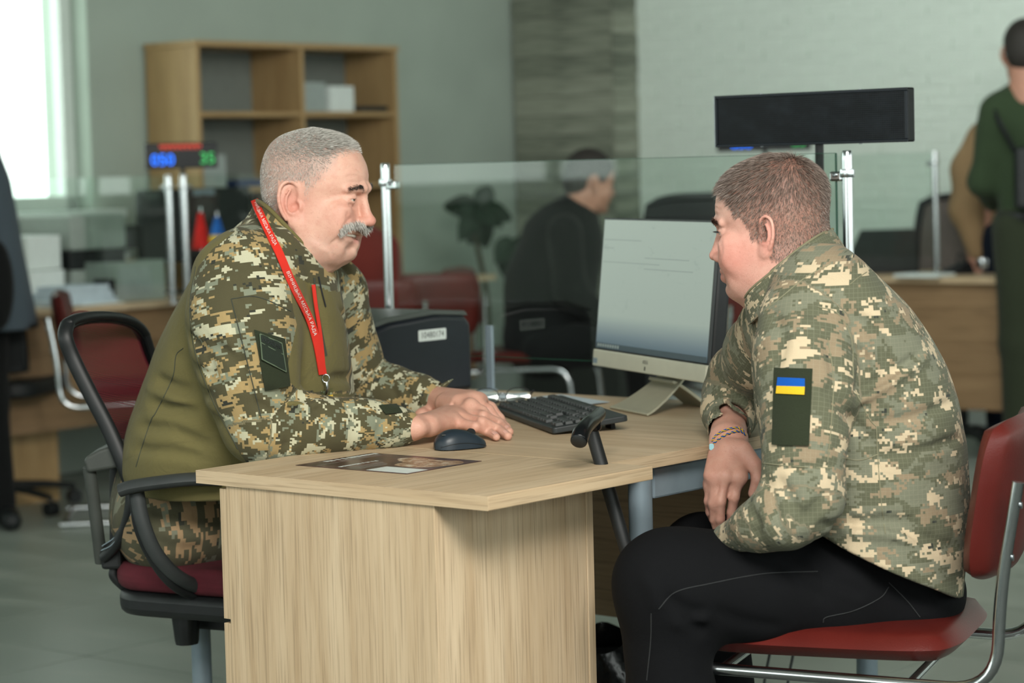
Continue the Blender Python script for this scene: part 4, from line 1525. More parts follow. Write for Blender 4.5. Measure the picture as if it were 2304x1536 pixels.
def nail(name, tip, dirv, nrm, w, parent):
    """small curved nail plate at a finger tip"""
    d = np.array(dirv, float); d /= np.linalg.norm(d)
    n = np.array(nrm, float); n -= d * (n @ d); n /= np.linalg.norm(n)
    s = np.cross(d, n)
    u = np.linspace(-1, 1, 7); l = np.linspace(0, 1, 6)
    G = np.array([[tip + d * (-0.0105 + 0.0125 * b) * 1.0 + s * a * w * math.sqrt(max(0.05, 1 - 0.55 * max(0, b - 0.6) ** 2 * 4)) - n * (a * a * w * 0.42) for b in l] for a in u])
    return MB().sheet(G, 0.0008).build(name, M['nail'], parent, smooth=60)


GEN_ROWS = [(-120, 40, -60, 16), (-116, 66, -60, 30), (-109, 82, -61, 40), (-98, 88, -62, 48), (-84, 89, -64, 54), (-70, 92, -66, 58), (-56, 94, -68, 61), (-42, 93, -71, 64),
            (-28, 90, -76, 67), (-14, 85, -83, 70), (0, 84, -90, 72.5), (14, 87, -94, 75), (30, 95, -96, 76.5), (50, 97, -97, 76.5), (68, 93, -96, 75), (86, 84, -91, 70), (102, 71, -82, 62),
            (114, 55, -69, 52), (123, 36, -52, 38), (129, 14, -32, 22), (132, -5, -15, 6)]
# ------------------------------------------------------------------ the seated man on the left
man1 = bpy.data.objects.new('person', None); COL.objects.link(man1)
tag(man1, 'grey-haired moustached man in camouflage-sleeved olive shirt, seated behind the desk', 'person')
man1.location = (W(380, 1290, 4.42)[0], 4.42, 0)
th = math.radians(15)
R1 = np.array([[math.cos(th), math.sin(th), 0], [-math.sin(th), math.cos(th), 0], [0, 0, 1.0]]) @ rot_y(math.radians(3))
YH = 4.36
pos1 = W(663.7, 455.4, YH - 0.072) + R1[:, 1] * 0.075 + R1[:, 0] * 0.011
bs = Solid()
P1 = dict(rows=[(h if h > -60 else -60 + (h + 60) * 0.86, f + (2 if h > 20 else 0) - np.interp(-h, [20, 42, 56, 98, 109, 120], [2, 9, 14, 16, 20, 12]), b, w + 1) for h, f, b, w in GEN_ROWS], jawf=50, cheekf=62, nose=(106, -31, 11), mouth=(77, -60, 5.0), mouthr=20, chin=(62, -89, 14.5), jowl=3, brow=8.0, earw=74, ear=(-12, -4), ears=1.24, nasolabial=0.003)
L1 = head_solid(bs, pos1, R1, P1)
# double chin, thick neck
bs.ell(L1(8, 0, -90), (0.040, 0.044, 0.022), R1, 0.03)
bs.cone(L1(-22, 0, -55), W(630, 590, 4.37), 0.064, 0.070, 0.03)
bs.fold([L1(56, -30, -99), L1(66, 0, -104), L1(56, 30, -99)], 0.005, 0.003)
_hb = Solid(); _hb.ops = list(bs.ops)
def hc(*pts): return hit(_hb, spline(pts, 12), 4.0, 4.6)
for pts, w, a in (([(783, 476), (780, 487), (786, 497)], 0.002, 0.0022), ([(767, 385), (797, 376), (812, 388)], 0.0018, 0.0019), ([(775, 398), (800, 395), (816, 402)], 0.0018, 0.0017), ([(785, 408), (805, 412), (818, 408)], 0.0018, 0.0014),
                  ([(762, 443), (745, 437)], 0.0015, 0.0011), ([(764, 449), (744, 452)], 0.0015, 0.0011), ([(766, 454), (746, 468)], 0.0015, 0.0010),
                  ([(770, 459), (782, 462), (792, 457)], 0.0018, 0.0013), ([(667, 456), (671, 470), (672, 484)], 0.0015, 0.0012), ([(676, 455), (677, 470)], 0.0015, 0.001),
                  ([(791, 490), (780, 500), (767, 522)], 0.0035, 0.0024), ([(765, 528), (757, 540), (746, 548), (745, 566), (752, 580)], 0.0028, 0.0022), ([(799, 557), (786, 561), (776, 558)], 0.004, 0.0022),
                  ([(655, 505), (660, 525), (668, 548)], 0.004, 0.002), ([(646, 498), (648, 520), (655, 540)], 0.004, 0.0018), ([(745, 566), (720, 560), (700, 545)], 0.006, -0.0015)):
    bs.fold(hc(*pts), w, a)
_sl = hit(_hb, spline([(768, 529), (782, 530), (795, 532), (805, 534)], 8), 4.0, 4.6)
for i in range(7):
    bs.cone(_sl[i] + np.array([0, 0.001, 0]), _sl[i + 1] + np.array([0, 0.001, 0]), 0.0012 + 0.0006 * i, 0.0018 + 0.0006 * i, 0.0012, 's')
bs.fold(hc((774, 538), (790, 543), (803, 544)), 0.0035, -0.0028)
# hidden core that joins head, arms and hands
SHN, SHF = W(550, 620, 4.26), W(735, 640, 4.58)
bs.cone(W(630, 590, 4.37), W(560, 1000, 4.46), 0.075, 0.11, 0.05)
bs.cone(SHN, SHF, 0.05, 0.05, 0.05)
ELN, WRN = W(592, 958, 4.19), W(918, 962, 4.264)
ELF, WRF = W(812, 868, 4.66), W(975, 903, 4.585)
bs.cone(SHN, ELN, 0.045, 0.038, 0.03); bs.cone(ELN, WRN, 0.036, 0.0245, 0.02)
bs.cone(SHF, ELF, 0.045, 0.038, 0.03); bs.cone(ELF, WRF, 0.036, 0.028, 0.02)


def finger(S_, pts, rs, k0=0.010):
    S_.chain(pts, rs, 0.004, k0)


# near (right) hand, flat on the desk
def Dk(x, y, h): return Z(x, y, DZ + h)
kn = [Dk(1024, 950, 0.030), Dk(1030, 938, 0.036), Dk(1028, 926, 0.038), Dk(1022, 915, 0.038)]     # little, ring, middle, index
hw = Dk(930, 962, 0.0325)
bs.limb(hw, (kn[1] + kn[2]) / 2, (0.027, 0.0205), (0.040, 0.016), kn[0] - kn[3], 0.014)
for kk in kn: bs.cone(Dk(965, 957, 0.033), kk, 0.015, 0.0115, 0.010)
f1 = [[kn[0], Dk(1070, 960, 0.025), Dk(1098, 971, 0.0135), Dk(1117, 983, 0.008)],
      [kn[1], Dk(1085, 949, 0.032), Dk(1120, 965, 0.017), Dk(1143, 981, 0.008)],
      [kn[2], Dk(1088, 936, 0.036), Dk(1124, 952, 0.020), Dk(1146, 971, 0.008)],
      [kn[3], Dk(1080, 926, 0.034), Dk(1118, 942, 0.019), Dk(1140, 960, 0.008)]]
for f, r in zip(f1, (0.0088, 0.0098, 0.0100, 0.0098)):
    finger(bs, f, (r * 1.12, r * 1.02, r * 0.92, r * 0.80))
finger(bs, [Dk(950, 935, 0.025), Dk(1000, 905, 0.018), Dk(1045, 899, 0.012)], (0.015, 0.012, 0.0095))
for i in range(3):
    bs.fold([kn[i] * 0.5 + kn[i + 1] * 0.5 + UZ * 0.010, (f1[i][1] + f1[i + 1][1]) / 2 + UZ * 0.006], 0.004, 0.0018)
    bs.fold([Dk(960, 955 - 6 * i, 0.062), kn[i + 1] + UZ * 0.011], 0.003, -0.0012)
# far (left) hand, lying over it with the fingers curled down
kf = [W(1062, 897, 4.50), W(1068, 905, 4.455), W(1060, 912, 4.42), W(1045, 915, 4.39)]           # index .. little seen from the thumb side
bs.limb(WRF, (kf[0] + kf[2]) / 2, (0.027, 0.030), (0.034, 0.020), kf[0] - kf[3], 0.014)
for kk in kf[:3]: bs.cone(W(1005, 905, 4.54), kk, 0.017, 0.0125, 0.012)
f2 = [[kf[0], W(1104, 917, 4.485), W(1124, 942, 4.48), W(1136, 962, 4.475)],
      [kf[1], W(1098, 922, 4.44), W(1118, 948, 4.435), W(1132, 968, 4.44)],
      [kf[2], W(1085, 925, 4.41), W(1104, 945, 4.41), W(1118, 960, 4.42)]]
for f, r in zip(f2, (0.0102, 0.0105, 0.010)):
    finger(bs, f, (r * 1.12, r * 1.04, r * 0.95, r * 0.80))
finger(bs, [W(1000, 908, 4.50), W(1030, 905, 4.455), W(1058, 915, 4.44), W(1074, 926, 4.435)], (0.018, 0.0135, 0.0115, 0.009))
bs.fold([W(1022, 905, 4.44), W(1020, 915, 4.44), W(1024, 925, 4.44)], 0.004, 0.003)
V, F = bs.mesh(0.0024)
V = relax(V, F, 1, 0.4)
q = ((V - pos1) @ R1) * 1000
f_, w_, h_ = q.T
base = np.array(rgb(206, 163, 144)[:3]); red = np.array(rgb(190, 106, 92)[:3]); lip = np.array(rgb(168, 92, 84)[:3]); pale = np.array(rgb(208, 168, 146)[:3])
G3 = lambda f, w, h, s: np.exp(-(((f_ - f) ** 2 + (np.abs(w_) - w) ** 2 + (h_ - h) ** 2) / s ** 2))
c = np.tile(base, (len(V), 1))
def mixc(c, t, col): return c * (1 - t[:, None]) + col * t[:, None]
ishead = (h_ > -150) & (np.abs(w_) < 110) & (f_ > -120) & (f_ < 140)
c = mixc(c, 0.5 * G3(112, 0, -32, 20) * ishead, red)
c = mixc(c, 0.35 * G3(72, 42, -22, 30) * ishead, red)
c = mixc(c, 0.45 * G3(-16, 78, -5, 32) * ishead, red)
c = mixc(c, 0.75 * np.exp(-(((f_ - 80) / 15) ** 2 + ((h_ + 67) / 6) ** 2 + (w_ / 24) ** 2)) * ishead, lip)
c = mixc(c, 0.35 * (~ishead), np.array(rgb(196, 142, 122)[:3]))
top = sstep(h_ - 0.42 * np.maximum(0, f_ - 30), 62, 96)
side = sstep(h_ + np.maximum(0, -f_ - 20) * 0.9 - np.maximum(0, f_ - 2) * 1.1, -8, 40) * (f_ < 60) * (np.abs(w_) > 10)
side = np.maximum(side, sstep(-f_, 42, 60) * sstep(h_, -75, -40))
noear = 1 - sstep(np.abs(w_), 68, 70) * (np.abs(f_ + 18) < 26) * (np.abs(h_ + 4) < 42)
side = side * noear
hairm = np.clip(np.maximum(top, 0.85 * side), 0, 1) * ishead
c = mixc(c, 0.40 * hairm, np.array(rgb(150, 140, 132)[:3]))
jaw = sstep(-h_, 45, 75) * sstep(f_, -10, 20) * ishead
stub = np.clip(0.75 * hairm + 0.30 * jaw, 0, 1)
M['skin1'] = skin_mat('weathered_skin', rgb(150, 148, 144))
body1 = np_mesh('body', V, F, M['skin1'], man1, {'col_skin': c, 'stubble': stub})
N = normals(V, F)
for tp, nm in ((f1[0], UZ), (f1[1], UZ), (f1[2], UZ)):
    nail('nail', tp[3] + UZ * 0.0072 + np.array([0, -0.002, 0]), tp[3] - tp[2] - UZ * 0.006, np.array([0.15, -0.35, 1]), 0.0052, man1)
for tp in f2[:2]:
    nail('nail', tp[3] + np.array([0.0055, -0.003, 0.003]), tp[3] - tp[2], np.array([0.75, -0.4, 0.55]), 0.0052, man1)
nail('nail', f2[2][3] + np.array([0.004, -0.0045, 0.004]), f2[2][3] - f2[2][2], np.array([0.55, -0.6, 0.5]), 0.005, man1)
eyeballs(L1, R1, man1, M['iris'])
# teeth behind the open lips
MB().tube(_sl[2:7] + np.array([-0.001, 0.0035, 0.0012]), 0.0021, 8, flat=(1.2, 0.8)).build('teeth', plain('teeth', rgb(206, 200, 186), 0.3, var=0.12, scale=250), man1, smooth=180)

# hair: silver crop, longer on top
M['hair1'] = hair_mat('silver_hair', rgb(98, 94, 88), rgb(218, 216, 208))
def scalp_flow(b, R, pos):
    qq = (b - pos) @ R
    fl = np.stack([np.full(len(b), 0.9), np.zeros(len(b)), -0.35 * np.ones(len(b))], 1)
    lo_ = (1 - sstep(qq[:, 2], 0.02, 0.105))[:, None]
    fl = fl * (1 - lo_) + lo_ * np.array([-0.15, 0, -0.9])
    return fl @ R.T
b_, vi = sample_surface(V, F, (top * ishead) ** 1.2, 16000)
strands('hair', man1, b_, N[vi], scalp_flow(b_, R1, pos1) * 0.8, RNG.uniform(0.7, 1.2, len(b_)) * (0.0035 + 0.0075 * top[vi] * sstep(f_[vi], -60, 60)), 0.0007, M['hair1'], np.clip(RNG.normal(0.75, 0.22, len(b_)), 0, 1))
b_, vi = sample_surface(V, F, side * ishead * (f_ < 50), 22000)
strands('side_hair', man1, b_, N[vi], scalp_flow(b_, R1, pos1) * 0.9, RNG.uniform(0.0025, 0.005, len(b_)), 0.0005, M['hair1'], np.clip(RNG.normal(0.55, 0.25, len(b_)), 0, 1))
# moustache and brows
def tuft(name, n, path, spread, direc, ln, wd, mat, tone):
    P = spline(path, 60); i = RNG.integers(0, 60, n)
    b = P[i] + RNG.normal(size=(n, 3)) * spread
    strands(name, man1, b, np.tile(R1[:, 0], (n, 1)) * 0.5, direc[i] if direc.ndim > 1 else np.tile(direc, (n, 1)), RNG.uniform(0.6, 1.1, n) * ln, wd, mat, np.clip(RNG.normal(tone, 0.25, n), 0, 1), 0.3)
ss = np.linspace(-1, 1, 60)
dm = np.stack([0.25 * np.ones(60), ss * 0.55, -np.ones(60) * 0.9], 1) @ R1.T
_mh = Solid(); _mh.ops = list(_hb.ops)
mpN = hit(_mh, [(766, 524), (776, 513), (788, 506), (801, 505), (814, 506)], 4.0, 4.6, off=0.0015)
mpF = [pos1 + R1 @ (np.array([1, -1, 1]) * ((p - pos1) @ R1)) for p in mpN]
mpath = list(mpN) + [L1(94, 0, -46)] + list(mpF[::-1])
ss = np.linspace(-1, 1, 60); dm = np.stack([0.3 * np.ones(60), ss * 0.6, -np.ones(60) * 0.9], 1) @ R1.T
tuft('moustache', 3800, mpath, np.array([0.0022, 0.0022, 0.0028]), dm, 0.0095, 0.0006, M['hair1'], 0.65)
mu = Solid(); mu.chain([p + np.array([0, 0.0, -0.005]) for p in mpath], [0.002, 0.0035, 0.0045, 0.005, 0.0055, 0.0055, 0.0055, 0.005, 0.0045, 0.0035, 0.002], 0.005)
mv, mf = mu.mesh(0.002); np_mesh('moustache_base', mv, mf, M['hair1'], man1, {'tone': np.full(len(mv), 0.12)})
M['brow1'] = hair_mat('dark_brow_hair', rgb(44, 40, 38), rgb(140, 132, 126))
for sg in (-1, 1):
    db = np.tile(np.array([-0.1, sg * 1.6, 0.25]), (60, 1)) @ R1.T
    tuft('eyebrow', 520, [L1(97, sg * 12, 25), L1(95, sg * 28, 30), L1(82, sg * 49, 25)], np.array([0.0012, 0.0012, 0.0022]), db, 0.011, 0.0006, M['brow1'], 0.35)

# combat shirt: plain trunk, camouflage raglan sleeves, one solid
sh = Solid()
rows = []
for py, xl, xr, yc, hd in ((505, 575, 700, 4.40, 0.12), (520, 535, 725, 4.40, 0.16), (560, 478, 745, 4.41, 0.19), (620, 435, 760, 4.42, 0.205), (700, 388, 775, 4.42, 0.21), (780, 352, 785, 4.43, 0.215),
                           (860, 322, 795, 4.44, 0.22), (940, 295, 800, 4.45, 0.225), (1000, 279, 795, 4.46, 0.23), (1050, 276, 770, 4.47, 0.225), (1092, 292, 735, 4.47, 0.21)):
    l, r_ = W(xl, py, yc), W(xr, py, yc)
    rows.append(((l[2] + r_[2]) / 2, l[0], r_[0], yc, hd))
sh.stack(rows, 2.2, 0.03)
slN = [W(575, 560, 4.32), W(548, 630, 4.25), W(545, 710, 4.215), W(553, 795, 4.20), W(566, 875, 4.19), W(592, 955, 4.19)]
rN = [0.055, 0.082, 0.090, 0.084, 0.074, 0.066]
slN2 = [W(592, 957, 4.19), W(650, 957, 4.195), W(720, 957, 4.205), W(800, 956, 4.23), W(860, 958, 4.248), W(911, 961, 4.262)]
rN2 = [0.062, 0.052, 0.0455, 0.0425, 0.037, 0.0325]
sh.chain(slN, rN, 0.035); sh.chain(slN2, rN2, 0.03)
slF = [W(715, 600, 4.52), W(742, 660, 4.57), W(760, 740, 4.60), W(785, 800, 4.63), W(812, 862, 4.655)]
rF = [0.05, 0.064, 0.062, 0.058, 0.055]
slF2 = [W(812, 868, 4.655), W(880, 880, 4.63), W(940, 893, 4.60), W(972, 902, 4.585)]
rF2 = [0.052, 0.048, 0.042, 0.040]
sh.chain(slF, rF, 0.03); sh.chain(slF2, rF2, 0.02)
hold = Solid(); hold.ops = list(sh.ops)          # surface before folds, used to lay the folds on
# sleeve openings
for a, b, r in ((WRN, slN2[-2], 0.026), (W(985, 905, 4.58), slF2[-2], 0.033)):
    dd = (a - b) / np.linalg.norm(a - b)
    sh.cone(a - dd * 0.035, a + dd * 0.05, r, r + 0.004, 0.003, 's')
def hf(*pts): return hit(hold, pts)
for pts, w, a in (([(470, 770), (520, 800), (545, 830)], 0.010, 0.006), ([(420, 745), (465, 790), (478, 850)], 0.012, 0.005), ([(350, 850), (420, 880), (480, 890)], 0.012, 0.006),
                  ([(335, 905), (410, 925), (500, 950)], 0.013, 0.007), ([(310, 960), (380, 965), (470, 1000)], 0.012, 0.005), ([(395, 800), (440, 830), (490, 850)], 0.010, 0.005),
                  ([(330, 870), (390, 900), (440, 905)], 0.009, -0.004), ([(300, 1010), (380, 1015), (460, 1030)], 0.012, 0.004),
                  ([(590, 880), (640, 895), (690, 890)], 0.009, 0.008), ([(575, 905), (625, 930), (680, 925)], 0.009, 0.006), ([(640, 900), (690, 915), (730, 905)], 0.008, -0.006),
                  ([(690, 905), (720, 930), (730, 965)], 0.009, 0.005), ([(775, 905), (800, 930), (800, 970)], 0.009, 0.004), ([(520, 690), (540, 800), (578, 940)], 0.006, 0.0035),
                  ([(850, 912), (860, 945), (850, 980)], 0.008, 0.003), ([(640, 950), (655, 985), (640, 1010)], 0.010, 0.005), ([(545, 640), (570, 700), (565, 760)], 0.014, 0.004),
                  ([(690, 620), (720, 700), (735, 780)], 0.012, 0.004), ([(760, 690), (800, 760), (830, 850)], 0.008, 0.005), ([(740, 850), (790, 850), (850, 840)], 0.010, 0.006),
                  ([(870, 860), (890, 885), (880, 910)], 0.008, 0.004), ([(905, 865), (920, 890), (915, 915)], 0.007, 0.004)):
    sh.fold(hf(*pts), w * 0.9, a * 2.1)
sh.disp(lambda p: 0.0022 * noise3(p, 38, 3, 2), (-2, 3, 0.4), (1, 6, 1.6))
_p0, _p1 = W(587, 447, 4.30), W(733, 601, 4.30)
_nn = np.cross(_p1 - _p0, np.array([0, 1.0, 0])); _nn /= np.linalg.norm(_nn)
if _nn[2] < 0: _nn = -_nn
_cc = W(665, 500, 4.38)
sh.put(lambda p: np.maximum(-((p - _p0) @ _nn), np.linalg.norm(p - _cc, axis=1) - 0.2), _cc - 0.2, _cc + 0.2, 0.006, 's')
V, F = sh.mesh(0.004)
V = relax(V, F, 1, 0.5)
uvN, dN = limb_uv(V, slN + slN2[1:], (0.3, -1, -0.2), 0.075)
uvF, dF = limb_uv(V, slF + slF2[1:], (0.3, -1, -0.2), 0.06)
cuN, _ = limb_uv(V, [slN[1], slN2[0], slN2[-1]], (0.3, -1, -0.2), 0.078)
cuF, _ = limb_uv(V, [slF[1], slF2[0], slF2[-1]], (0.3, -1, -0.2), 0.06)
radN = np.interp(uvN[:, 1], np.cumsum([0] + [np.linalg.norm(b - a) for a, b in zip((slN + slN2[1:])[:-1], (slN + slN2[1:])[1:])]), rN + rN2[1:])
radF = np.interp(uvF[:, 1], np.cumsum([0] + [np.linalg.norm(b - a) for a, b in zip((slF + slF2[1:])[:-1], (slF + slF2[1:])[1:])]), rF + rF2[1:])
qN, qF = dN / radN, dF / radF
mk = np.maximum(1.55 - qN, 1.55 - qF)
px_ = np.array([0.0])
# raglan line over the shoulder towards the collar, plain cloth below the arm
d_ = V - CAM
ix = 1152 + FPX * (d_ @ _r) / (d_ @ _fw); iy = 768 - FPX * (d_ @ _u) / (d_ @ _fw)
nearside = V[:, 1] < 4.42
bx = np.interp(iy, [470, 520, 560, 600, 650, 700, 790, 900, 1020, 1100], [560, 530, 478, 446, 430, 425, 440, 480, 540, 600])
fx = np.interp(iy, [470, 560, 640, 700, 730, 790, 850, 900], [600, 640, 652, 660, 668, 655, 640, 700])
insl = np.where(nearside, np.minimum(ix - bx, fx - ix + 1000 * (iy > 880)), -50)
farx = np.interp(iy, [560, 610, 650, 700, 780, 830, 900], [690, 708, 728, 740, 752, 762, 780])
insf = np.where(V[:, 1] > 4.40, ix - farx, -50)
camo = 0.5 + 0.02 * np.clip(np.maximum(insl, insf), -25, 25)
camo[nearside & (iy < np.interp(ix, [540, 580, 640, 700, 745], [520, 560, 604, 640, 655]))] = 1
camo[(iy > 885) & (qN > 1.35) & (qF > 1.35)] = 0
uv = np.where((qN < qF)[:, None], cuN, cuF + 3.0)
OLIVE = rgb(108, 101, 64)
CAMO1 = [rgb(82, 78, 56), (rgb(128, 134, 114), 0.545, 1.0), (rgb(164, 142, 98), 0.555, 1.15), (rgb(190, 188, 160), 0.560, 1.0), (rgb(56, 58, 50), 0.625, 1.25)]
M['camo1'] = camo_mat('shirt_digital_camouflage', CAMO1, 0.0038, OLIVE, seed=1.0, fold=0.22)
shirt1 = np_mesh('combat_shirt', V, F, M['camo1'], man1, {'cloth': np.concatenate([uv, np.zeros((len(V), 1))], 1), 'camo': camo})
# collar band
def collar(name, top, bot, mat, parent, t=0.0045, n=64, m=7, cuv=True):
    A = spline(top, n, True); B_ = spline(bot, n, True)
    A = np.concatenate([A, A[:1]]); B_ = np.concatenate([B_, B_[:1]])
    G = np.array([[a * (1 - s) + b * s for s in np.linspace(0, 1, m)] for a, b in zip(A, B_)])
    cen = G.reshape(-1, 3).mean(0)
    nn = np.cross(G[1, 0] - G[0, 0], G[0, 1] - G[0, 0])
    if nn @ (G[0, 0] - cen) < 0: G = G[::-1]
    o = MB().sheet(G, t).build(name, mat, parent, smooth=60)
    if cuv:
        s = np.concatenate([[0], np.cumsum(np.linalg.norm(np.diff(G[:, 0], axis=0), axis=1))])
        w = np.array([[(s[i], 0.06 * j / (m - 1), 0) for j in range(m)] for i in range(len(G))]).reshape(-1, 3)
        at = o.data.attributes.new('cloth', 'FLOAT_VECTOR', 'POINT'); at.data.foreach_set('vector', np.concatenate([w, w + 0.001]).ravel())
        at = o.data.attributes.new('camo', 'FLOAT', 'POINT'); at.data.foreach_set('value', np.ones(2 * len(w)))
    return o
_ct = [W(578, 452, 4.37), W(590, 458, 4.315), W(612, 476, 4.29), W(650, 516, 4.28), W(692, 560, 4.295), W(735, 602, 4.35), W(742, 588, 4.42), W(690, 520, 4.46), W(615, 455, 4.44)]
_cb = [W(545, 505, 4.39), W(556, 520, 4.30), W(578, 545, 4.265), W(614, 580, 4.25), W(664, 612, 4.26), W(722, 645, 4.33), W(750, 620, 4.47), W(700, 560, 4.50), W(600, 510, 4.48)]
collar('collar', _ct, _cb, M['camo1'], man1)
M['olive'] = cloth_mat('olive_piping', OLIVE, 0.05)
MB().tube(spline(_ct[:7], 40), 0.0042, 8).build('collar_edge', M['olive'], man1, smooth=60)
# stitching, patch, pockets
for pts in ([(412, 783), (396, 800), (388, 850), (352, 925), (340, 945), (318, 1010), (306, 1050)], [(440, 600), (427, 690), (438, 790), (478, 900), (535, 1010)], [(520, 672), (545, 770), (588, 940)], [(520, 672), (580, 668), (655, 700)]):
    stitch('stitching', sh, pts, M['stitch'], man1)
pq = [(576, 747), (642, 788), (660, 880), (600, 880)]
patch('hook_panel', sh, [(572, 742), (640, 762), (652, 868), (596, 878)], M['velcro'], man1, 0.002, n=18)
pq = [(585, 751), (634, 772), (644, 836), (590, 808)]
M['patch'] = cloth_mat('dark_green_patch', rgb(40, 48, 40), 0.08, 0.9, 200)
patch('name_patch', sh, pq, M['patch'], man1, 0.0075, n=16)
M['patchthread'] = plain('patch_thread', rgb(84, 98, 78), 0.9)
patch_text('lettering', sh, pq, 'УКРАЇНА', (0.86, 0.24), (0.5, 0.18), M['ink'], man1, 0.013)
for a, b in ((0, 1), (1, 2), (2, 3), (3, 0)):
    e = [np.array(pq[a]) * (1 - s) + np.array(pq[b]) * s for s in (0, 0.5, 1)]
    MB().tube(hit(sh, e, off=0.0095), 0.0012, 6).build('patch_border', M['patchthread'], man1)
MB().tube(hit(sh, [(587, 770), (612, 784), (637, 797)], off=0.0098), 0.0009, 6).build('patch_border', M['patchthread'], man1)
patch('cuff_tab', sh, [(852, 912), (892, 910), (905, 928), (868, 932)], M['velcro'], man1, 0.003, n=6)
# turned-up flap of the far cuff
G = np.array([[W(942 + 62 * u + 14 * v, 902 - 44 * u ** 0.8 - 6 * v + 30 * (1 - u) * v, 4.545 + 0.03 * u + 0.01 * v) for v in np.linspace(0, 1, 6)] for u in np.linspace(0, 1, 10)])
o = MB().sheet(G, 0.003).build('cuff_flap', M['camo1'], man1, smooth=60)
w = np.array([[(0.05 * u, 0.03 * v, 0) for v in np.linspace(0, 1, 6)] for u in np.linspace(0, 1, 10)]).reshape(-1, 3)
o.data.attributes.new('cloth', 'FLOAT_VECTOR', 'POINT').data.foreach_set('vector', np.concatenate([w, w]).ravel())
o.data.attributes.new('camo', 'FLOAT', 'POINT').data.foreach_set('value', np.ones(2 * len(w)))
# zip, cord lock
MB().tube(hit(sh, spline([(707, 625), (712, 680), (722, 740), (734, 800)], 24), off=0.001), 0.0022, 6).build('zip', M['stitch'], man1)
MB().tube(hit(sh, spline([(717, 622), (724, 655), (733, 690)], 14), off=0.003), 0.0014, 6).build('cord', M['ink'], man1)

# lanyard and badge
M['lanyard'] = plain('red_ribbon', rgb(206, 44, 30), 0.55, var=0.05)
M['lanyardtext'] = plain('white_ribbon_print', rgb(226, 218, 210), 0.6)
lan = None
def ribbon(pts, wpx, mat, name, parent, off=0.006, n=70):
    C_ = spline(pts, n)
    T_ = np.gradient(C_, axis=0); T_ /= np.linalg.norm(T_, axis=1)[:, None]
    N_ = np.stack([-T_[:, 1], T_[:, 0]], 1)
    a = hit(RS, C_ + N_ * wpx / 2, off=off); b = hit(RS, C_ - N_ * wpx / 2, off=off)
    for arr, pp in ((a, C_ + N_ * wpx / 2), (b, C_ - N_ * wpx / 2)):
        for i in range(n):
            if arr[i][1] > 4.42: arr[i] = W(pp[i][0], pp[i][1], 4.37)
        for _ in range(6): arr[1:-1] = 0.25 * arr[:-2] + 0.5 * arr[1:-1] + 0.25 * arr[2:]
    G = np.stack([a, (a + b) / 2, b], 1)
    o = MB().sheet(G, 0.0015).build(name, mat, parent, smooth=60)
    return G, C_, o
RS = Solid(); RS.ops = list(hold.ops)
RS.cone(W(560, 500, 4.40), W(560, 500, 4.40), 0.02, 0.02, 0.02)
RS.chain([0.5 * (a + b) for a, b in zip(_ct[:6], _cb[:6])], [0.018] * 6, 0.02)
lp = [(572, 449), (588, 486), (606, 524), (628, 566), (650, 618), (676, 672), (700, 724), (716, 780), (727, 842)]
Gl, Cl, lan = ribbon(lp, 17, M['lanyard'], 'lanyard', man1)
def ribbon_text(body, G, s0, s1, flip=1, h=0.52):
    v, f = text_mesh(body, 1.0)
    x = (v[:, 0] - v[:, 0].min()) / (v[:, 0].max() - v[:, 0].min()); y = (v[:, 1] - v[:, 1].min()) / (v[:, 1].max() - v[:, 1].min())
    cum = np.concatenate([[0], np.cumsum(np.linalg.norm(np.diff(G[:, 1], axis=0), axis=1))]); cum /= cum[-1]
    cum = cumpx
    s = s0 + (s1 - s0) * x; r = 0.5 + (y - 0.5) * h * flip
    out = np.zeros((len(v), 3))
    for ax in range(3):
        a = np.interp(s, cum, G[:, 0, ax]); b = np.interp(s, cum, G[:, 2, ax])
        out[:, ax] = a * (1 - r) + b * r
    dc = CAM - out; dc /= np.linalg.norm(dc, axis=1)[:, None]
    MB().add(out + dc * 0.0016, f).build('lettering', M['lanyardtext'], lan)
cumpx = np.concatenate([[0], np.cumsum(np.linalg.norm(np.diff(Cl, axis=0), axis=1))]); cumpx /= cumpx[-1]
ribbon_text('НИЦЬКА МІСЬКА РАДА', Gl, 0.015, 0.265)
ribbon_text('ВІННИЦЬКА МІСЬКА РАДА', Gl, 0.42, 0.79)
Gl2, _, o2 = ribbon([(706, 640), (712, 690), (720, 740), (726, 790), (730, 842)], 7, M['lanyard'], 'lanyard_rear', man1, 0.004, 30)
cl = W(733, 850, 4.21)
yb = hit(RS, [(733, 850)], off=0.012)[0][1]
MB().tube([W(733 + 8 * math.cos(a), 851 + 9 * math.sin(a), yb) for a in np.linspace(0, 2 * math.pi, 24, endpoint=False)], 0.0011, 8, closed=True).build('ring', M['chrome'], lan, smooth=60)
MB().tube([W(734, 860, yb), W(736, 872, yb), W(734, 884, yb), W(731, 892, yb)], [0.003, 0.0036, 0.0028, 0.002], 10).build('clip', M['chrome'], lan, smooth=60)
def quad_slab(px, Y, t, mat, name, parent):
    A = np.array([W(x, y, Y) for x, y in px]); B_ = A + np.array([0, t, 0])
    n = len(px)
    F_ = [tuple(range(n)), tuple(range(n, 2 * n))[::-1]] + [(i, n + i, n + (i + 1) % n, (i + 1) % n) for i in range(n)]
    return MB().add(np.concatenate([A, B_]), F_).build(name, mat, parent)
bd = quad_slab([(722, 878), (749, 872), (752, 935), (716, 940)], yb, 0.001, M['glass'], 'badge_holder', lan)
quad_slab([(724, 893), (749, 887), (751, 930), (718, 935)], yb + 0.0015, 0.001, M['label'], 'badge_card', lan)
quad_slab([(724, 893), (749, 887), (749.5, 896), (723, 902)], yb + 0.0008, 0.0005, plain('badge_yellow', rgb(206, 166, 54), 0.5), 'badge_stripe', lan)
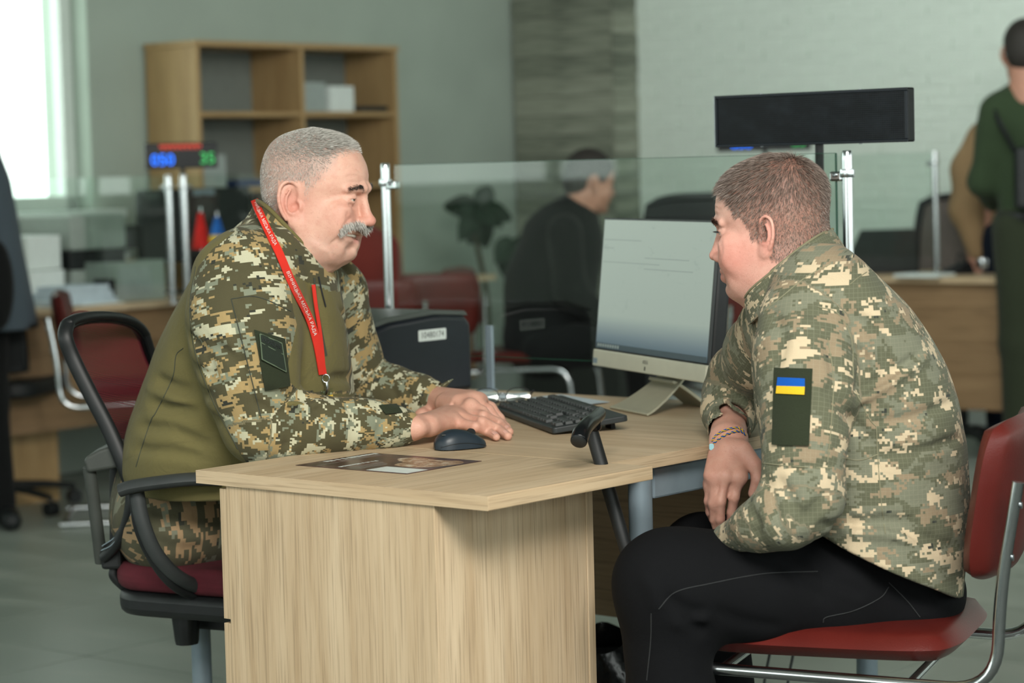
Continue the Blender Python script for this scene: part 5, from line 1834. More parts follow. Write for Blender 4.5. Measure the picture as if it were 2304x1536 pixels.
quad_slab([(737, 898), (746, 896), (746, 912), (736, 913)], yb + 0.0008, 0.0005, M['blueink'], 'badge_print', lan)

# trousers, belt, shoes
tr = Solid()
hipN, hipF = W(385, 1185, 4.44), W(430, 1180, 4.68)
kneeN = hipN + np.array([0.34, 0.26, 0.0]); kneeF = hipF + np.array([0.36, 0.20, 0.0])
for hp, kn_, dx in ((hipN, kneeN, 0.0), (hipF, kneeF, 0.0)):
    tr.cone(hp, kn_, 0.088, 0.066, 0.04); ank = np.array([kn_[0] + 0.05, kn_[1] + 0.04, 0.09])
    tr.cone(kn_, ank, 0.062, 0.045, 0.03)
tr.ell((hipN + hipF) / 2 + np.array([-0.005, 0, 0.02]), (0.125, 0.20, 0.105), None, 0.05)
tr.cone(W(420, 1090, 4.52), W(470, 1100, 4.56), 0.13, 0.12, 0.05)
h2 = Solid(); h2.ops = list(tr.ops)
for pts in ([(330, 1130), (380, 1170), (470, 1190)], [(350, 1120), (400, 1115), (465, 1105)], [(320, 1200), (380, 1230), (460, 1235)]):
    tr.fold(hit(h2, pts), 0.012, 0.006)
tr.disp(lambda p: 0.0025 * noise3(p, 40, 8, 2), (-2, 3, 0.0), (1, 6, 1.0))
V, F = tr.mesh(0.006); V = relax(V, F, 1, 0.5)
uv, _ = limb_uv(V, [hipN - np.array([0.1, 0, 0]), kneeN, np.array([kneeN[0] + 0.05, kneeN[1] + 0.04, 0.0])], (0, -1, -0.2), 0.09)
CAMO1B = [rgb(86, 84, 66), (rgb(120, 122, 104), 0.545, 1.0), (rgb(160, 134, 102), 0.545, 1.0), (rgb(60, 62, 54), 0.62, 1.2)]
M['camo1b'] = camo_mat('trouser_digital_camouflage', CAMO1B, 0.005, None, seed=5.0, fold=0.22)
np_mesh('trousers', V, F, M['camo1b'], man1, {'cloth': np.concatenate([uv, np.zeros((len(V), 1))], 1)})
bl = Solid()
MB().tube(hit(tr, spline([(306, 1096), (360, 1098), (420, 1100), (470, 1100)], 24), off=0.004), 0.013, 10, flat=(1, 0.5)).build('belt', M['black'], man1, smooth=60)
M['boot'] = plain('dark_boot_leather', rgb(40, 36, 32), 0.6, bump=0.1)
for kn_ in (kneeN, kneeF):
    bt = Solid(); a = np.array([kn_[0] + 0.05, kn_[1] + 0.04, 0.10])
    bt.cone(a, a - UZ * 0.055, 0.046, 0.042, 0.02).cone(a + np.array([-0.03, -0.02, -0.06]), a + np.array([0.15, 0.08, -0.065]), 0.034, 0.032, 0.02)
    bt.put(lambda p: 0.004 - p[:, 2], (-5, 0, -1), (5, 9, 0.01), 0.004, 'i')
    bv, bf = bt.mesh(0.008); np_mesh('boot', bv, bf, M['boot'], man1)
# ------------------------------------------------------------------ the visitor on the right
man2 = bpy.data.objects.new('person', None); COL.objects.link(man2)
tag(man2, 'brown-haired man in a ripstop camouflage jacket leaning forward on a red chair', 'person')
man2.location = (W(2000, 1400, 3.92)[0], 3.92, 0)
ps = math.radians(22)
# faces left and a little away: forward, his left (towards the camera), up
R2 = np.array([[-math.cos(ps), -math.sin(ps), 0], [math.sin(ps), -math.cos(ps), 0], [0, 0, 1.0]]) @ rot_y(math.radians(4))
pos2 = W(1713.4, 527, 3.95 - 0.07) - R2[:, 1] * 0.075
bs = Solid()
P2 = dict(rows=[(h if h > -60 else -60 + (h + 60) * 0.86, f + (1 if h > 20 else 0) - np.interp(-h, [40, 56, 98, 120], [0, 3, 4, 4]), b + 3, w + 1.5) for h, f, b, w in GEN_ROWS], nose=(110, -30, 9.5), mouth=(93, -62, 0.6), mouthr=17, chin=(75, -90, 14), jowl=4, brow=8.0, earw=75, ear=(-4, -4), ears=1.0, eara=24, jawf=62, cheekf=68, nasolabial=0.0015, scale=0.965)
L2 = head_solid(bs, pos2, R2, P2)
bs.ell(L2(18, 0, -94), (0.044, 0.046, 0.022), R2, 0.03)
bs.cone(L2(-24, 0, -50), W(1830, 660, 3.95), 0.066, 0.072, 0.03)
_hb = Solid(); _hb.ops = list(bs.ops)
def hc2(*pts): return hit(_hb, spline(pts, 10), 3.6, 4.3)
for pts, w, a in (([(1606, 452), (1612, 457), (1622, 460)], 0.0016, 0.0014), ([(1604, 466), (1612, 468), (1624, 474)], 0.0016, 0.0014), ([(1606, 480), (1616, 484)], 0.0016, 0.001),
                  ([(1618, 535), (1624, 560), (1620, 582)], 0.003, 0.0015), ([(1622, 528), (1632, 524)], 0.0015, 0.001)):
    bs.fold(hc2(*pts), w, a)
SH2N, SH2F = W(1810, 735, 3.82), W(1755, 730, 4.08)
bs.cone(W(1830, 660, 3.95), W(1980, 1220, 3.95), 0.08, 0.11, 0.05)
bs.cone(SH2N, SH2F, 0.05, 0.05, 0.05)
EL2N, WR2N = W(1805, 1118, 3.69), W(1626, 1216, 3.80)
EL2F, WR2F = W(1652, 880, 4.36), W(1640, 972, 4.19)
bs.cone(SH2N, EL2N, 0.045, 0.036, 0.03); bs.cone(EL2N, WR2N, 0.030, 0.016, 0.02)
bs.cone(SH2F, EL2F, 0.045, 0.036, 0.03); bs.cone(EL2F, WR2F, 0.034, 0.027, 0.02)
# hand hanging over the desk edge, back of the hand towards the camera
YH2 = 4.10
wr = W(1640, 985, 4.155)
kn2 = [W(1661, 1072, YH2 - 0.012), W(1631, 1070, YH2 - 0.016), W(1610, 1078, YH2 - 0.010), W(1598, 1090, YH2 + 0.002)]
bs.limb(wr, (kn2[1] * 0.5 + kn2[2] * 0.3 + kn2[0] * 0.2), (0.030, 0.020), (0.037, 0.0155), (1, 0, 0), 0.014)
bs.cone(WR2F, wr, 0.027, 0.026, 0.02)
for kk in kn2: bs.cone(W(1640, 1015, YH2 + 0.02), kk, 0.016, 0.0115, 0.012)
f3 = [[kn2[0], W(1652, 1119, YH2 - 0.018), W(1646, 1152, YH2 - 0.008), W(1643, 1178, YH2 + 0.002)],
      [kn2[1], W(1621, 1128, YH2 - 0.026), W(1620, 1166, YH2 - 0.016), W(1624, 1195, YH2 - 0.004)],
      [kn2[2], W(1605, 1133, YH2 - 0.018), W(1607, 1168, YH2 - 0.006), W(1613, 1194, YH2 + 0.006)],
      [kn2[3], W(1594, 1127, YH2 - 0.004), W(1597, 1152, YH2 + 0.006), W(1603, 1170, YH2 + 0.016)]]
for f, r in zip(f3, (0.0088, 0.0088, 0.0084, 0.0074)):
    bs.chain(f, (r * 1.12, r * 1.03, r * 0.93, r * 0.80), 0.004, 0.010)
bs.chain([W(1672, 1010, YH2 + 0.015), W(1699, 1045, YH2 + 0.006), W(1704, 1080, YH2), W(1694, 1110, YH2)], (0.015, 0.012, 0.0105, 0.0085), 0.004, 0.014)
for i in range(3):
    bs.fold([(kn2[i] + kn2[i + 1]) / 2 + np.array([0, -0.011, 0.010]), (f3[i][1] + f3[i + 1][1]) / 2 + np.array([0, -0.004, 0])], 0.0035, 0.002)
for k_i in range(4):
    bs.fold([f3[k_i][1] + np.array([-0.008, -0.007, 0.001]), f3[k_i][1] + np.array([0.008, -0.007, 0.001])], 0.002, 0.0008)
    bs.ell(kn2[k_i] + np.array([0, -0.004, 0]), (0.009, 0.008, 0.010), None, 0.008)
V, F = bs.mesh(0.0024)
V = relax(V, F, 1, 0.4)
q = ((V - pos2) @ R2) * 1000
f_, w_, h_ = q.T
base = np.array(rgb(208, 164, 148)[:3]); red = np.array(rgb(200, 112, 100)[:3]); lip = np.array(rgb(176, 96, 90)[:3])
ishead = (h_ > -150) & (np.abs(w_) < 110) & (f_ > -120) & (f_ < 140)
c = np.tile(base, (len(V), 1))
c = mixc(c, 0.55 * np.exp(-(((f_ - 50) / 45) ** 2 + ((np.abs(w_) - 55) / 30) ** 2 + ((h_ + 35) / 40) ** 2)) * ishead, red)
c = mixc(c, 0.5 * np.exp(-(((f_ + 12) / 26) ** 2 + ((h_ + 2) / 40) ** 2 + ((np.abs(w_) - 82) / 10) ** 2)) * ishead, red)
c = mixc(c, 0.35 * np.exp(-(((f_ - 108) / 18) ** 2 + ((h_ + 28) / 18) ** 2)) * ishead, red)
c = mixc(c, 0.7 * np.exp(-(((f_ - 95) / 12) ** 2 + ((h_ + 64) / 8) ** 2 + (w_ / 22) ** 2)) * ishead, lip)
c = mixc(c, 0.35 * (~ishead), np.array(rgb(186, 130, 108)[:3]))
line = np.interp(f_, [-100, -60, -30, -14, 8, 16, 30, 44, 52, 66, 80, 100], [-62, -58, -50, -46, -6, -12, 0, 22, 46, 60, 74, 80])
hairm = sstep(h_ - line, -3, 7) * ishead
hairm *= 1 - sstep(np.abs(w_), 77.5, 80) * (np.abs(f_ + 10) < 30) * (np.abs(h_ + 2) < 42)
hairm *= 1 - (np.abs(w_) < 70) * (f_ > 20) * (h_ < 30)
c = mixc(c, 0.5 * hairm, np.array(rgb(110, 84, 72)[:3]))
jaw = sstep(-h_, 40, 70) * sstep(f_, -5, 25) * ishead
M['skin2'] = skin_mat('freckled_skin', rgb(124, 86, 70))
np_mesh('body', V, F, M['skin2'], man2, {'col_skin': c, 'stubble': np.clip(0.8 * hairm + 0.35 * jaw, 0, 1)})
N = normals(V, F)
for f, w in zip(f3[:2], (0.0052, 0.0052)):
    nail('nail', f[3] + np.array([0, -0.0072, -0.001]), f[3] - f[2], np.array([0.05, -1, 0.1]), w, man2)
eyeballs(L2, R2, man2, M['iris'])
M['hair2'] = hair_mat('brown_hair', rgb(62, 51, 45), rgb(168, 152, 141))
def flow2(b):
    qq = ((b - pos2) @ R2)
    cr = np.array([-0.045, 0, 0.115])                 # crown whorl
    d = qq - cr; d[:, 2] *= 0.8
    n_ = np.linalg.norm(d, axis=1)[:, None] + 1e-6
    d = d / n_
    d[:, 2] -= 0.35; 
    return d @ R2.T
b_, vi = sample_surface(V, F, hairm ** 1.1, 30000)
ln = (0.004 + 0.011 * sstep(h_[vi], 20, 95)) * RNG.uniform(0.7, 1.15, len(b_))
strands('hair', man2, b_, N[vi], flow2(b_) * 1.15, ln, 0.0006, M['hair2'], np.clip(RNG.normal(0.45, 0.28, len(b_)), 0, 1), 0.25)
M['brow2'] = hair_mat('brown_brow_hair', rgb(58, 44, 36), rgb(110, 84, 70))
def tuft2(name, n, path, spread, direc, ln, wd, mat, tone):
    P = spline(path, 60); i = RNG.integers(0, 60, n)
    b = P[i] + RNG.normal(size=(n, 3)) * spread
    strands(name, man2, b, np.tile(R2[:, 0], (n, 1)) * 0.5, np.tile(direc, (n, 1)), RNG.uniform(0.6, 1.1, n) * ln, wd, mat, np.clip(RNG.normal(tone, 0.25, n), 0, 1), 0.3)
for sg in (-1, 1):
    tuft2('eyebrow', 500, [L2(97, sg * 14, 24), L2(95, sg * 30, 29), L2(82, sg * 48, 23)], np.array([0.0012, 0.0012, 0.0022]), R2 @ np.array([-0.1, sg * 1.5, 0.15]), 0.009, 0.0006, M['brow2'], 0.4)
    tuft2('eyelashes', 60, [L2(90, sg * 22, 9.5), L2(90.5, sg * 32, 10.5), L2(84, sg * 44, 8.5)], np.array([0.0003, 0.0003, 0.0004]), R2 @ np.array([1.2, sg * 0.4, 0.1]), 0.008, 0.0006, M['ink'], 0.1)

# jacket
jk = Solid()
rows = []
for py, xl, xr, yc, hd in ((545, 1745, 1885, 3.95, 0.10), (575, 1722, 1925, 3.95, 0.15), (620, 1704, 1968, 3.95, 0.185), (690, 1698, 2040, 3.95, 0.20), (760, 1694, 2088, 3.95, 0.205), (830, 1694, 2126, 3.95, 0.205),
                           (900, 1700, 2150, 3.95, 0.205), (1000, 1716, 2169, 3.95, 0.205), (1120, 1735, 2174, 3.95, 0.21), (1220, 1755, 2167, 3.95, 0.215), (1300, 1800, 2158, 3.95, 0.215), (1370, 1850, 2150, 3.95, 0.21)):
    l, r_ = W(xl, py, yc), W(xr, py, yc)
    rows.append(((l[2] + r_[2]) / 2, l[0], r_[0], yc, hd))
jk.stack(rows, 2.25, 0.03)
j1 = [W(1845, 660, 3.88), W(1812, 730, 3.815), W(1808, 800, 3.775), W(1816, 890, 3.745), W(1808, 1000, 3.715), W(1804, 1075, 3.70), W(1806, 1122, 3.695)]
r1 = [0.055, 0.068, 0.069, 0.068, 0.0595, 0.053, 0.057]
j2 = [W(1806, 1124, 3.695), W(1762, 1160, 3.69), W(1705, 1184, 3.72), W(1626, 1216, 3.80)]
r2 = [0.058, 0.048, 0.035, 0.024]
jk.chain(j1, r1, 0.03); jk.chain(j2, r2, 0.03)
j3 = [W(1760, 720, 4.06), W(1715, 790, 4.18), W(1672, 850, 4.30), W(1650, 885, 4.355)]
r3 = [0.066, 0.062, 0.056, 0.054]
j4 = [W(1650, 885, 4.355), W(1642, 925, 4.27), W(1640, 962, 4.20)]
r4 = [0.053, 0.048, 0.040]
jk.chain(j3, r3, 0.03); jk.chain(j4, r4, 0.02)
hold2 = Solid(); hold2.ops = list(jk.ops)
# lower edge of the jacket and the sleeve openings
_h0, _h1 = W(1850, 1212, 3.75), W(2150, 1352, 3.75)
_hn = np.cross(_h1 - _h0, np.array([0.05, 1.0, 0.0])); _hn /= np.linalg.norm(_hn)
if _hn[2] > 0: _hn = -_hn
jk.put(lambda p: np.maximum(-((p - _h0) @ _hn), -(p[:, 0] - (_h0[0] - 0.02))), W(1840, 1200, 3.7) - np.array([0.0, 0.05, 0.3]), W(2200, 1200, 4.3) + np.array([0.1, 0.1, 0.1]), 0.004, 's')
_dd = (WR2F - j4[1]) / np.linalg.norm(WR2F - j4[1])
jk.cone(WR2F - _dd * 0.035, WR2F + _dd * 0.08, 0.034, 0.040, 0.003, 's')
_dd = (j2[-1] - j2[-2]) / np.linalg.norm(j2[-1] - j2[-2])
jk.cone(j2[-1] + _dd * 0.0, j2[-1] + _dd * 0.05, 0.020, 0.024, 0.003, 's')
def hj(*pts): return hit(hold2, spline(pts, 8))
for pts, w, a in (([(1905, 705), (1960, 735), (1985, 790), (1998, 850)], 0.010, 0.010), ([(1985, 790), (1998, 845), (1970, 865), (1925, 880)], 0.008, 0.007), ([(1920, 780), (1950, 820), (1930, 860)], 0.010, 0.007),
                  ([(1925, 875), (2000, 845), (2070, 800)], 0.008, 0.008), ([(1930, 905), (2010, 850), (2085, 800)], 0.010, -0.006), ([(1900, 915), (1935, 970), (1965, 1010)], 0.010, 0.008),
                  ([(1975, 950), (2050, 940), (2140, 905)], 0.008, 0.005), ([(1985, 1025), (2070, 1015), (2160, 985)], 0.008, 0.006), ([(1960, 965), (1975, 1000), (1975, 1060)], 0.005, 0.004),
                  ([(1850, 1180), (1930, 1178), (2010, 1172), (2060, 1180)], 0.010, 0.009), ([(1900, 1195), (1980, 1200), (2060, 1215)], 0.008, -0.006), ([(2030, 1190), (2090, 1215), (2150, 1235)], 0.010, 0.007),
                  ([(1850, 870), (1890, 900), (1905, 950)], 0.012, 0.006), ([(1730, 1055), (1780, 1050), (1870, 1048)], 0.005, 0.004), ([(1745, 1080), (1770, 1110), (1790, 1150)], 0.010, 0.008),
                  ([(1720, 1075), (1745, 1130), (1745, 1170)], 0.009, 0.007), ([(1800, 1165), (1830, 1150), (1860, 1110)], 0.012, 0.005), ([(1690, 1150), (1705, 1180), (1700, 1205)], 0.008, 0.005),
                  ([(1735, 700), (1760, 760), (1740, 830)], 0.012, 0.005), ([(1860, 760), (1880, 830), (1885, 900)], 0.012, 0.006), ([(1640, 870), (1660, 900), (1690, 930)], 0.010, 0.006), ([(1620, 900), (1645, 925), (1690, 950)], 0.009, 0.006),
                  ([(1885, 690), (1830, 705), (1790, 690)], 0.007, 0.004), ([(2000, 1110), (2010, 1180), (2015, 1250)], 0.004, 0.003)):
    jk.fold(hj(*pts), w * 0.85, a * 2.3)
jk.disp(lambda p: 0.0022 * noise3(p, 42, 5, 2), (0, 3, 0.3), (2, 6, 1.6))
_q0, _q1 = W(1672, 668, 3.92), W(1868, 512, 3.92)
_qn = np.cross(_q1 - _q0, np.array([0, 1.0, 0])); _qn /= np.linalg.norm(_qn)
if _qn[2] < 0: _qn = -_qn
_cc2 = W(1760, 560, 3.95)
jk.put(lambda p: np.maximum(-((p - _q0) @ _qn) + 0.012, np.linalg.norm(p - _cc2, axis=1) - 0.22), _cc2 - 0.22, _cc2 + 0.22, 0.006, 's')
V, F = jk.mesh(0.004)
V = relax(V, F, 1, 0.5)
uvA, dA = limb_uv(V, j1 + j2[1:], (-0.1, -1, -0.1), 0.066)
uvB, dB = limb_uv(V, j3 + j4[1:], (-0.1, -1, -0.1), 0.055)
def radat(uv, pts, rr):
    return np.interp(uv[:, 1], np.cumsum([0] + [np.linalg.norm(b - a) for a, b in zip(pts[:-1], pts[1:])]), rr)
qA = dA / radat(uvA, j1 + j2[1:], r1 + r2[1:]); qB = dB / radat(uvB, j3 + j4[1:], r3 + r4[1:])
cuA, _ = limb_uv(V, [j1[1], j2[0], j2[-1]], (-0.1, -1, -0.1), 0.068)
cuB, _ = limb_uv(V, [j3[0], j4[0], j4[-1]], (-0.1, -1, -0.1), 0.056)
cen = np.array([W(1930, 900, 3.95)[0], 3.95])
ang = np.arctan2(V[:, 1] - cen[1], V[:, 0] - cen[0])
uvT = np.stack([((ang + math.pi / 2 + math.pi) % (2 * math.pi)) * 0.20, V[:, 2] * 1.0], 1) + 7.0
uv = np.where((qA < 1.22)[:, None] & (qA < qB)[:, None], cuA, np.where((qB < 1.22)[:, None], cuB + 3.0, uvT))
CAMO2 = [rgb(96, 98, 79), (rgb(119, 121, 103), 0.52, 0.8), (rgb(146, 130, 106), 0.57, 1.1), (rgb(202, 184, 154), 0.568, 0.95), (rgb(60, 64, 58), 0.655, 1.3), (rgb(202, 184, 154), 0.65, 1.6)]
M['camo2'] = camo_mat('jacket_digital_camouflage', CAMO2, 0.0040, None, rip=(0.0072, 0.09, 0.17), seed=11.0, sx=17, sy=28, fold=0.25)
np_mesh('jacket', V, F, M['camo2'], man2, {'cloth': np.concatenate([uv, np.zeros((len(V), 1))], 1)})
_ct = [W(1874, 515, 3.95), W(1840, 530, 3.875), W(1790, 565, 3.852), W(1735, 612, 3.862), W(1690, 650, 3.89), W(1672, 675, 3.94), W(1682, 650, 4.0), W(1740, 590, 4.04), W(1820, 530, 4.03)]
_cb = [W(1912, 572, 3.95), W(1872, 592, 3.855), W(1815, 622, 3.825), W(1762, 662, 3.83), W(1718, 700, 3.855), W(1688, 728, 3.91), W(1690, 720, 4.02), W(1760, 650, 4.07), W(1860, 585, 4.06)]
co_ = collar('collar', _ct, _cb, M['camo2'], man2, 0.004)
MB().tube(spline(_ct[:7], 40), 0.0022, 8).build('collar_edge', plain('collar_binding', rgb(118, 114, 90), 0.9), man2, smooth=60)
M['stitch2'] = plain('pale_stitching', rgb(126, 124, 100), 0.9)
for pts in ([(1718, 700), (1765, 662), (1815, 622), (1872, 592)], [(1912, 640), (1930, 625), (1950, 612)], [(1718, 1042), (1800, 1050), (1872, 1052)], [(1972, 960), (1976, 1040), (1982, 1120), (1992, 1200)], [(1840, 690), (1885, 705), (1915, 760), (1920, 850)],
            [(1862, 760), (1875, 850), (1870, 960), (1862, 1040)], [(1895, 1030), (1935, 1035), (1976, 1022)], [(1925, 880), (1955, 940), (1972, 960)]):
    stitch('stitching', jk, pts, M['stitch2'], man2, 0.0008)
# sleeve panel with the flag
patch('hook_panel', jk, [(1743, 828), (1828, 830), (1820, 1003), (1738, 1000)], M['velcro'], man2, 0.003, n=14)
MB().tube(hit(jk, [(1780, 832), (1776, 900), (1770, 1000)], off=0.0036), 0.0008, 6).build('panel_seam', M['stitch2'], man2)
M['flagblue'] = cloth_mat('flag_blue', rgb(22, 84, 170), 0.05, 0.9, 200); M['flagyellow'] = cloth_mat('flag_yellow', rgb(220, 182, 44), 0.05, 0.9, 200)
patch('flag_blue', jk, [(1751, 849), (1811, 852), (1811, 870), (1749, 868)], M['flagblue'], man2, 0.006, n=8)
patch('flag_yellow', jk, [(1749, 868), (1811, 870), (1810, 888), (1747, 885)], M['flagyellow'], man2, 0.006, n=8)
# bracelets of twisted blue and yellow thread with a small bead
for k, (p, tilt) in enumerate((([(1601, 993), (1612, 978), (1635, 966), (1660, 962), (1674, 970)], 0), ([(1604, 998), (1622, 984), (1645, 973), (1665, 970), (1678, 978)], 1))):
    P = hit(bs, spline(p, 40), 3.8, 4.4, off=0.0016)
    br = MB().tube(P, 0.0016, 8).build('bracelet', M['flagblue'] if k == 0 else M['flagyellow'], man2, smooth=60)
    tw = P + np.stack([0 * P[:, 0], -0.0012 + 0.0008 * np.cos(np.arange(40) * 1.3), 0.0012 * np.sin(np.arange(40) * 1.3)], 1)
    MB().tube(tw, 0.0011, 6).build('thread', M['flagyellow'] if k == 0 else M['flagblue'], br, smooth=60)
bp = hit(bs, [(1601, 1005)], 3.8, 4.4, off=0.004)[0]
M['bead'] = plain('pale_blue_bead', rgb(158, 206, 216), 0.3)
Tb = np.eye(4); Tb[:3, 0] = (1, 0, 0); Tb[:3, 1] = (0, 0, 1); Tb[:3, 2] = (0, -1, 0); Tb[:3, 3] = bp
MB(Tb).rprism(0.0085, 0.011, 0.003, -0.002, 0.002).build('bead', M['bead'], man2, bevel=0.0008)

# trousers and shoes
tr = Solid()
hN, hF = W(2000, 1325, 3.90), W(2000, 1315, 4.06)
tr.chain([hN, W(1880, 1322, 3.865), W(1700, 1322, 3.82), W(1560, 1315, 3.79), W(1492, 1312, 3.78)], [0.088, 0.086, 0.080, 0.077, 0.073], 0.05)
kN = W(1492, 1312, 3.78)
fN = np.array([kN[0] + 0.00, kN[1] + 0.03, 0.10])
tr.chain([kN, kN * 0.55 + fN * 0.45 + np.array([0.01, 0, 0]), fN], [0.073, 0.068, 0.058], 0.04)
tr.chain([hF, W(1800, 1278, 4.16), W(1580, 1248, 4.25)], [0.09, 0.085, 0.066], 0.05)
kF = W(1580, 1248, 4.25); fF = np.array([W(1655, 1536, 4.2)[0], 4.22, 0.10])
tr.chain([kF, fF], [0.068, 0.055], 0.04)
tr.ell((hN + hF) / 2 + np.array([0.02, 0, -0.005]), (0.105, 0.165, 0.085), None, 0.05)
h3 = Solid(); h3.ops = list(tr.ops)
def hq(*pts): return hit(h3, spline(pts, 8))
for pts, w, a in (([(1500, 1340), (1540, 1370), (1590, 1380)], 0.010, 0.008), ([(1530, 1385), (1565, 1410), (1590, 1425)], 0.010, 0.009), ([(1510, 1400), (1545, 1400), (1600, 1385)], 0.012, -0.006),
                  ([(1750, 1265), (1800, 1310), (1860, 1345)], 0.010, 0.006), ([(1820, 1260), (1880, 1310), (1950, 1345)], 0.010, 0.007), ([(1860, 1300), (1900, 1330), (1960, 1355)], 0.010, -0.005),
                  ([(1600, 1370), (1680, 1400), (1760, 1410)], 0.012, 0.005), ([(1440, 1290), (1470, 1330), (1480, 1380)], 0.012, -0.004), ([(1960, 1290), (2020, 1320), (2080, 1345)], 0.010, 0.005)):
    tr.fold(hq(*pts), w, a)
tr.disp(lambda p: 0.002 * noise3(p, 36, 9, 2), (0, 3, 0.0), (2, 6, 1.0))
V, F = tr.mesh(0.005); V = relax(V, F, 1, 0.5)
M['jeans'] = cloth_mat('black_jeans', rgb(17, 18, 20), 0.12, 0.9, sheen=0.0)
np_mesh('trousers', V, F, M['jeans'], man2)
M['jeanstitch'] = plain('grey_jeans_seam', rgb(40, 42, 43), 0.9)
for pts in ([(1482, 1370), (1520, 1332), (1600, 1312), (1720, 1290), (1840, 1285)], [(1852, 1400), (1860, 1388), (1920, 1374), (1980, 1345), (2000, 1320)], [(1465, 1380), (1464, 1440), (1455, 1530)], [(2000, 1310), (2040, 1350), (2070, 1388)]):
    stitch('seam', tr, pts, M['jeanstitch'], man2, 0.0009)
M['shoe'] = plain('black_shoe_leather', rgb(30, 30, 30), 0.5, bump=0.1)
for f, d in ((fN, (-0.14, 0.02)), (fF, (-0.14, 0.03))):
    st_ = Solid(); st_.cone(f, f - UZ * 0.05, 0.05, 0.045, 0.02).cone(f + np.array([0.03, 0, -0.062]), f + np.array([d[0], d[1], -0.066]), 0.036, 0.033, 0.02)
    st_.put(lambda p: 0.004 - p[:, 2], (-5, 0, -1), (5, 9, 0.01), 0.004, 'i')
    v_, q_ = st_.mesh(0.008); np_mesh('shoe', v_, q_, M['shoe'], man2)
# ------------------------------------------------------------------ office chair of the man on the left
def px_path(pts, n=None):
    P = np.array([W(x, y, Y) for x, y, Y in pts])
    return spline(P, n) if n else P


oc = thing('office_chair', 'black office chair with red mesh back under the moustached man', 'chair', (W(447, 1300, 4.55)[0], 4.55, 0))
near = px_path([(152, 728, 4.44), (147, 758, 4.42), (165, 808, 4.42), (203, 885, 4.41), (243, 962, 4.40), (276, 1038, 4.39), (296, 1092, 4.39)], 40)
far = px_path([(322, 752, 4.80), (338, 800, 4.82), (360, 850, 4.82), (385, 920, 4.81), (410, 990, 4.80), (430, 1050, 4.79), (445, 1092, 4.79)], 40)
topc = px_path([(147, 758, 4.42), (152, 728, 4.44), (188, 714, 4.50), (245, 712, 4.62), (294, 724, 4.73), (322, 752, 4.80), (338, 800, 4.82)], 40)
loop = np.concatenate([near[::-1], topc[6:-6], far])
MB().tube(loop, 0.0125, 14, flat=(1.15, 0.8)).build('back_frame', M['black'], oc, smooth=60)
inner = loop + (np.mean(loop, 0) - loop) * 0.06
MB().tube(inner, 0.006, 10).build('frame_lip', M['blackgloss'], oc, smooth=60)
def mesh_cloth():
    t = NT('red_mesh_fabric')
    uv = t.attr('weave').outputs['Vector']
    sp = t.n('SeparateXYZ'); t.l(uv, sp.inputs[0])
    w1 = t.math('SINE', t.math('MULTIPLY', sp.outputs[0], 6.283 / 0.0042)); w2 = t.math('SINE', t.math('MULTIPLY', sp.outputs[1], 6.283 / 0.0034))
    t.set(col=t.ramp(w2, [(0.0, rgb(78, 18, 28)), (1.0, rgb(134, 38, 52))]), rough=0.7, spec=0.3)
    tr = t.n('BsdfTransparent'); mx = t.n('MixShader')
    t.l(t.ramp(t.math('ADD', w1, w2), [(0.0, (0.35, 0.35, 0.35, 1)), (0.35, (0.03, 0.03, 0.03, 1))]), mx.inputs[0])
    t.l(t.p.outputs[0], mx.inputs[1]); t.l(tr.outputs[0], mx.inputs[2]); t.l(mx.outputs[0], t.out.inputs[0])
    return t.m
cF = np.array([0.88, -0.47, 0])
ts = np.linspace(0, 39, 30)
G = []
for t_ in ts:
    a = near[int(t_)]; b = far[int(t_)]
    row = []
    for s_ in np.linspace(0, 1, 24):
        top = 0.035 * (1 - min(1, t_ / 6)) * (1 - (2 * s_ - 1) ** 2)
        row.append(a * (1 - s_) + b * s_ - cF * 0.045 * 4 * s_ * (1 - s_) + UZ * top)
    G.append(row)
G = np.array(G)
mo_ = MB().grid(G).build('mesh_back', mesh_cloth(), oc, smooth=60)
uvw = np.array([[(0.44 * j / 23, 0.42 * i / 29, 0) for j in range(24)] for i in range(30)])
mo_.data.attributes.new('weave', 'FLOAT_VECTOR', 'POINT').data.foreach_set('vector', uvw.ravel())
M['chairgrey'] = plain('chair_dark_plastic', rgb(60, 64, 60), 0.55, var=0.08, bump=0.08, bscale=500)
capc = W(240, 1030, 4.50)
MB().prism([tuple((W(x, y, 4.40)[[0, 2]])) for x, y in ((187, 1036), (196, 1026), (222, 1012), (250, 1003), (300, 1010), (302, 1046), (196, 1064))], 0, 0.12,
           T=frame((0, 4.40, 0), (1, 0, 0), (0, 0, 1)) @ np.diag([1, 1, -1, 1.0])).build('spine_cap', M['chairgrey'], oc, bevel=0.006, bseg=3)
def px_bar(name, pts, r, mat, flat=(1, 1), n=24, parent=None):
    return MB().tube(px_path(pts, n), r, 12, flat=flat).build(name, mat, parent or oc, smooth=60)
px_bar('spine', [(200, 1050, 4.42), (210, 1120, 4.43), (220, 1200, 4.44), (228, 1265, 4.45)], 0.012, M['chairgrey'])
px_bar('spine', [(262, 1050, 4.50), (262, 1150, 4.50), (262, 1262, 4.50)], 0.013, M['black'])
px_bar('lumbar_arm', [(294, 1088, 4.39), (296, 1130, 4.39), (285, 1180, 4.40), (262, 1222, 4.42), (238, 1246, 4.44)], 0.017, M['black'], (0.7, 1.3))
px_bar('adjuster_cable', [(300, 1120, 4.375), (296, 1160, 4.375), (262, 1205, 4.40), (230, 1228, 4.42)], 0.0012, M['greymetal'])
px_bar('adjuster_cable', [(298, 1128, 4.375), (290, 1170, 4.375), (255, 1222, 4.40), (228, 1238, 4.42)], 0.0012, M['greymetal'])
A_, B_ = W(225, 1212, 4.43), W(300, 1280, 4.43)
